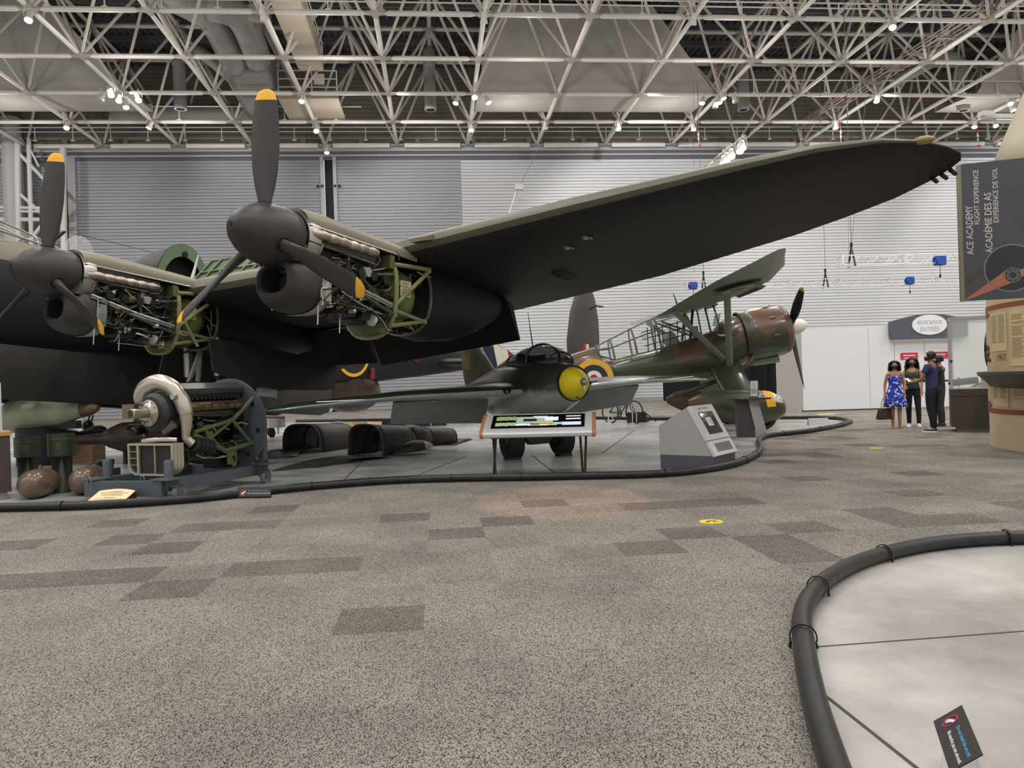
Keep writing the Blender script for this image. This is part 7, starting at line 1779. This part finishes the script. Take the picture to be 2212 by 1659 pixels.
# --- hung lighting trusses
tw = mat('truss_white', (226, 226, 226), .4); blu = mat('hoist_blue', (40, 80, 168), .5)
def box_truss(a, b, h, lab, hang):
    d = (b-a); Lh = d.length; u = d.normalized()
    e = empty('lighting_truss', lab, 'truss', group='white trusses hung by the back wall'); nv = Vector((-u.y, u.x, 0)).normalized(); e.matrix_world = basis(u, nv, u.cross(nv), a)
    q = MB()
    for y in (-h/2, h/2):
        for z in (-h/2, h/2): q.tube([(0, y, z), (Lh, y, z)], .024, 6)
    n = int(Lh/h/1.0)
    q.build('chords', tw, e)
    q = MB()
    for k in range(n):
        x0, x1 = Lh*k/n, Lh*(k+1)/n
        for y in (-h/2, h/2): q.tube([(x0, y, -h/2 if k % 2 else h/2), (x1, y, h/2 if k % 2 else -h/2)], .012, 5)
    k = 0.0
    while k <= Lh: 
        for y in (-h/2, h/2): q.box((k+.02, y, 0), (.07, .05, h))
        q.box((k+.02, 0, h/2), (.05, h, .04))
        k += h*7
    q.build('lacing', tw, e)
    for x in hang:
        q = MB(); q.tube([(x, -h*.7, -h*.6), (x, 0, h*1.5), (x, h*.7, -h*.6)], .035, 6); q.tube([(x, 0, h*1.5), (x, 0, h*1.9)], .05, 6); q.build('sling', BLACK, e)
        q = MB(); q.tube([(x, 0, h*1.9), (x, 0, ZB-a.z)], .012, 4); q.build('hoist_cable', mat('steel_wire', (120, 118, 116), .4, .6), e)
    return e
t1a, t1b = AY(1480, 618, 36), AY(2240, 604, 36)
t1b.z = t1a.z
ta = box_truss(t1a, t1b, .36, 'lower and longer white lighting truss hung behind the high-wing aircraft', (.9, 6.9))
t2a, t2b = AY(1814, 564, 27), AY(2300, 558, 27); t2b.z = t2a.z
tb_ = box_truss(t2a, t2b, .34, 'upper white lighting truss hung left of the dark banner', (.45,))
for (px, py, y, lab) in ((1497, 617, 35.8, 'blue hoist motor at the left end of the long lower truss'), (1965, 606, 35.8, 'blue hoist motor in the middle of the long lower truss'), (2030, 563, 26.8, 'blue hoist motor in the upper truss left of the banner')):
    e = empty('hoist_motor', lab, 'hoist', AY(px, py, y), group='blue chain hoists in the trusses'); q = MB(); q.box((0, 0, 0), (.34, .28, .34)); q.lathe([(-.2, .12), (.2, .12), (.22, 0)], 12, 0, rotm('Y', 90)); q.build('motor', blu, e, bevel=.03)
    q = MB(); q.tube([(0, 0, -.16), (0, 0, -.5)], .012, 4); q.ell((0, 0, -.55), (.035, .035, .08)); q.build('hook', BLACK, e)
WORLD, HALL, EXPO, UPL = .55, 900, .5, 100
EXH = [((gx(i), gy(2.6), ZB-.3), (gx(i)+3, WALLY, 7), P, 95) for i, P in ((-1, 900), (2, 900), (5, 1200), (8, 1800), (11, 2000), (14, 2000))]
EXH += [((14, 20, ZB-.3), (16, 27, 1.5), 900, 50), ((5, 4, ZB-.3), (10, 12.3, 1.5), 900, 34)]  # the second spot is a fill added to brighten the exhibit drum
# ================================================================ LAMPS
lampw = mat('lamp_white', (224, 222, 218), .4); bulb = mat('bulb_lit', (255, 246, 232), .4, emit=120); bulbw = mat('bulb_warm', (255, 214, 160), .4, emit=60); bulbo = mat('bulb_off', (150, 148, 144), .2, .4)
GL = 'spotlights hung from the roof frame'
proto = {}
def spot(px, py, lab, dn=(0, -.4, -1), kind='on', z=None, y=None, sc=1.0):
    p = G(px, py, ZB-.42 if z is None else z) if y is None else AY(px, py, y)
    d = Vector(dn).normalized(); M = Vector((0, 0, -1)).rotation_difference(d).to_matrix().to_4x4()
    e = empty('spotlight', lab, 'spotlight', p, group=GL)
    q = MB(); q.lathe([(.30, .0), (.30, .08), (.26, .1), (.06, .11), (.0, .14), (-.1, .145), (-.1, .13), (.0, .12)], 16, 0, Matrix.Diagonal((sc, sc, sc, 1)) @ M if sc != 1 else M); q.build('housing', lampw, e, sharp=50)
    q = MB(); q.lathe([(-.07, .125), (-.085, .08), (-.09, 0)], 16, 0, M); q.build('lens', {'on': bulb, 'warm': bulbw, 'off': bulbo}[kind], e)
    q = MB(); q.tube(cr([(-.16, 0, .1), (-.15, 0, .3), (0, 0, .36), (.15, 0, .3), (.16, 0, .1)], 3), .014, 5); q.tube([(0, 0, .36), (0, 0, .46)], .025, 6); q.build('yoke', lampw, e)
    return e
SP = [(62, 40, 'lit spotlight at the upper left corner of the roof', (.1, -.5, -1), 'on'), (570, 38, 'unlit-looking pale spotlight above the tall upright blade', (.2, .6, -1), 'off'), (1045, 45, 'clear spotlight straight above the brightest lamp', (0, .6, -1), 'off'),
      (1497, 48, 'clear spotlight at the right corner of the middle fabric sail', (0, .6, -1), 'off'), (1928, 56, 'lit spotlight at the upper right of the roof', (-.3, -.5, -1), 'on'), (652, 216, 'lit spotlight just right of the yellow blade tip', (-.1, -.5, -1), 'on'),
      (683, 281, 'glaring spotlight below and right of the yellow blade tip', (.1, -.7, -1), 'on'), (706, 327, 'lit spotlight hung against the top of the hangar door seam', (0, -.3, -1), 'on'), (144, 274, 'lit spotlight above the left upright blade', (.1, -.6, -1), 'on'), (323, 274, 'pale cylinder spotlight right of the one above the left blade', (-.5, -.2, -1), 'on'),
      (219, 213, 'leftmost spotlight of the cluster at upper left', (-.4, -.1, -1), 'off'), (240, 203, 'topmost lit spotlight of the cluster at upper left', (.2, -.4, -1), 'on'), (257, 215, 'brightest spotlight in the middle of the cluster at upper left', (.1, -.6, -1), 'on'), (272, 229, 'lowest spotlight of the cluster at upper left', (.2, -.4, -1), 'on'), (299, 214, 'rightmost spotlight of the cluster at upper left', (.3, -.4, -1), 'on'),
      (985, 220, 'small lit spotlight left of the brightest lamp', (-.3, -.3, -1), 'on'), (1025, 208, 'brightest spotlight of all, over the middle of the hall', (0, -.7, -1), 'on'), (1054, 219, 'small lit spotlight right of the brightest lamp', (.4, -.3, -1), 'on'),
      (1018, 279, 'lit spotlight below the brightest lamp', (0, -.4, -1), 'on'), (1178, 276, 'dim cylinder spotlight under the middle fabric sail', (.1, .3, -1), 'off'), (1336, 276, 'lit spotlight under the right part of the middle fabric sail', (0, -.3, -1), 'on'), (1498, 277, 'lit spotlight with a red tag below the right end of the middle sail', (0, -.3, -1), 'on'),
      (1517, 220, 'leftmost lit spotlight of the row right of the middle sail', (-.3, -.3, -1), 'on'), (1545, 229, 'unlit cylinder in the row right of the middle sail', (0, 0, -1), 'off'), (1554, 219, 'lower lit spotlight at the corner of the middle sail', (0, -.3, -1), 'on'), (1562, 210, 'upper lit spotlight at the corner of the middle sail', (.2, -.3, -1), 'on'), (1588, 217, 'white unlit spotlight tilted beside the grey air duct', (.3, -.1, -1), 'off'),
      (1893, 216, 'lit spotlight over the outer half of the long wing', (-.1, -.4, -1), 'on'), (1805, 274, 'small round lit spotlight over the outer half of the long wing', (0, -.1, -1), 'on'), (1730, 322, 'lit spotlight touching the top edge of the long wing', (0, -.1, -1), 'on'),
      (2105, 272, 'warm lit spotlight just above the rounded wing tip', (-.3, -.3, -1), 'warm'), (2150, 270, 'warm spotlight under the white ceiling track at the far right', (-.1, -.6, -1), 'warm'), (2182, 222, 'bright warm spotlight above the fabric cone', (-.2, -.6, -1), 'on'), (2188, 236, 'small spotlight just under the bright warm one above the cone', (.3, -.2, -1), 'on')]
for px, py, lab, dn, k in SP:
    if py > 318: spot(px, py, lab, dn, k, y=gy(5)-.5)
    else: spot(px, py, lab, dn, k)
# slanted light rail with lamps behind the wing
a_, b_ = AY(1500, 378, 28), AY(1612, 291, 30)
e = empty('lighting_rail', 'long grey lighting rail slanting up behind the long wing', 'lighting rail', a_)
q = MB(); q.tube([(0, 0, 0), b_-a_], .045, 8); q.tube([(0, .12, .02), b_-a_+Vector((0, .12, .02))], .03, 8); q.build('rail', mat('rail_grey', (150, 144, 136), .4, .5), e)
q = MB(); q.tube([b_-a_, b_-a_+Vector((.1, 0, .15))], .1, 10); q.build('end_ring', BLACK, e)
for px, py, k in ((1604, 317, 'topmost'), (1598, 324, 'second from the top'), (1580, 335, 'third from the top'), (1570, 343, 'fourth from the top'), (1562, 350, 'lowest')):
    spot(px, py, '%s warm lamp on the slanted lighting rail behind the long wing' % k, (-.2, -.6, -1), 'warm', y=28.8)
e = empty('pole_lamp', 'white lamp head on a slanted pole rising behind the long wing', 'pole lamp', AY(1100, 462, 22))
q = MB(); q.tube([(0, 0, 0), AY(1116, 412, 22)-AY(1100, 462, 22)], .03, 8); q.build('pole', lampw, e)
q = MB(); q.box(AY(1121, 405, 22)-AY(1100, 462, 22), (.22, .2, .14)); q.lathe([(0, .06), (.2, .06), (.2, 0)], 12, 0, TR(*(AY(1123, 430, 22)-AY(1100, 462, 22))) @ rotm('X', 20)); q.build('lamp_head', lampw, e, sharp=30)
q = MB(); q.tube([AY(1124, 400, 22)-AY(1100, 462, 22), AY(1165, 316, 22)-AY(1100, 462, 22)], .006, 4); q.build('wire', mat('steel_wire', (120, 118, 116), .4, .6), e)
e = empty('lighting_rail', 'white ceiling track housing at the far right above the wing tip', 'lighting rail', AY(2140, 252, 30))
q = MB(); q.box((.9, 0, 0), (2.4, .3, .16)); q.box((-.2, 0, .1), (.5, .34, .2)); q.tube([(.1, -.2, -.2), (2, -.2, -.2)], .03, 6); q.build('track', lampw, e, sharp=30)
for k, (px, py, y) in enumerate(((1830, 225, gy(3)), (1509, 290, gy(4)), (1816, 285, gy(4)), (2112, 292, gy(4)))):
    e = empty('rigging_point', ('red-tagged rigging hook beside the upper outer wing lamps', 'red-tagged rigging hook left of the slanted lighting rail', 'red-tagged rigging hook above the outer wing', 'red-tagged rigging hook by the wing tip')[k], 'rigging hook', AY(px, py, y), group='red-tagged rigging hooks')
    q = MB(); q.tube([(0, 0, .9), (0, 0, -.55)], .014, 5); q.ell((0, 0, 0), (.06, .06, .14)); q.ell((0, 0, -.25), (.05, .05, .1)); q.build('hook_chain', mat('chain_pale', (196, 194, 190), .4, .4), e)
    q = MB(); q.box((-.06, 0, .3), (.14, .03, .16)); q.box((.06, 0, -.6), (.16, .02, .1)); q.build('red_tag', redp, e)
q = MB()
for a_, b_, y in (((1165, 316), (1185, 255), 36), ((1630, 60), (1570, 300), 36), ((1870, 210), (1838, 545), 27), ((1832, 460), (1834, 560), 36), ((1498, 180), (1500, 590), 36)): q.tube([AY(*a_, y), AY(*b_, y)], .009, 4)
tag(q.build('hanging_wires', mat('steel_wire', (120, 118, 116), .4, .6)), 'thin steel wires hanging from the roof above the long wing', 'wire')['kind'] = 'stuff'
# ================================================================ LIGHT
W_ = bpy.data.worlds.new('world'); SC.world = W_; W_.use_nodes = True
W_.node_tree.nodes['Background'].inputs[0].default_value = (1, .97, .94, 1); W_.node_tree.nodes['Background'].inputs[1].default_value = WORLD
def area(name, loc, rot, sx, sy, P, col=(1, .96, .9)):
    l = bpy.data.lights.new(name, 'AREA'); l.shape = 'RECTANGLE'; l.size = sx; l.size_y = sy; l.energy = P; l.color = col
    o = bpy.data.objects.new(name, l); COL.objects.link(o); o.location = loc; o.rotation_euler = rot; return o
def spotl(loc, tgt, P, ang=60, r=.15, col=(1, .962, .92), blend=.5):
    l = bpy.data.lights.new('hall_and_fill_spot', 'SPOT'); l.energy = P; l.spot_size = radians(ang); l.spot_blend = blend; l.shadow_soft_size = r; l.color = col
    o = bpy.data.objects.new('hall_and_fill_spot', l); COL.objects.link(o); o.location = loc
    o.rotation_euler = (Vector(tgt)-Vector(loc)).to_track_quat('-Z', 'Y').to_euler(); return o
def point(loc, P, r=.3, col=(1, .962, .92)):
    l = bpy.data.lights.new('truss_fill', 'POINT'); l.energy = P; l.shadow_soft_size = r; l.color = col
    o = bpy.data.objects.new('truss_fill', l); COL.objects.link(o); o.location = loc; return o
# rows of hall lamps on the roof frame, also behind the visitor
for i in range(-1, 16, 2):
    for r in (-5, -3, -1, 1, 3):
        spotl((gx(i), gy(r), ZB-.3), (gx(i)+.01, gy(r), 0), HALL, 130, .35)
for i in range(0, 15, 2):
    for r in (-.5, 1.5, 3.5): point((gx(i+.5), gy(r), ZB-1.6), UPL, .25)  # omni fills added below the frame to brighten the truss
spotl((1.2, -3.0, ZB-.3), G(1212, 1082), 5200, 6.5, .02, (1, .45, .24), .3)
# spots aimed at the exhibits and walls
for loc, tgt, P, ang in EXH:
    spotl(loc, tgt, P, ang)
SC.view_settings.view_transform = 'Standard'; SC.view_settings.look = 'None'; SC.view_settings.gamma = 1; SC.view_settings.exposure = EXPO
SC.view_settings.use_curve_mapping = False
SC.cycles.use_denoising = True
SC.cycles.max_bounces = 6; SC.cycles.transparent_max_bounces = 12; SC.cycles.sample_clamp_indirect = 6
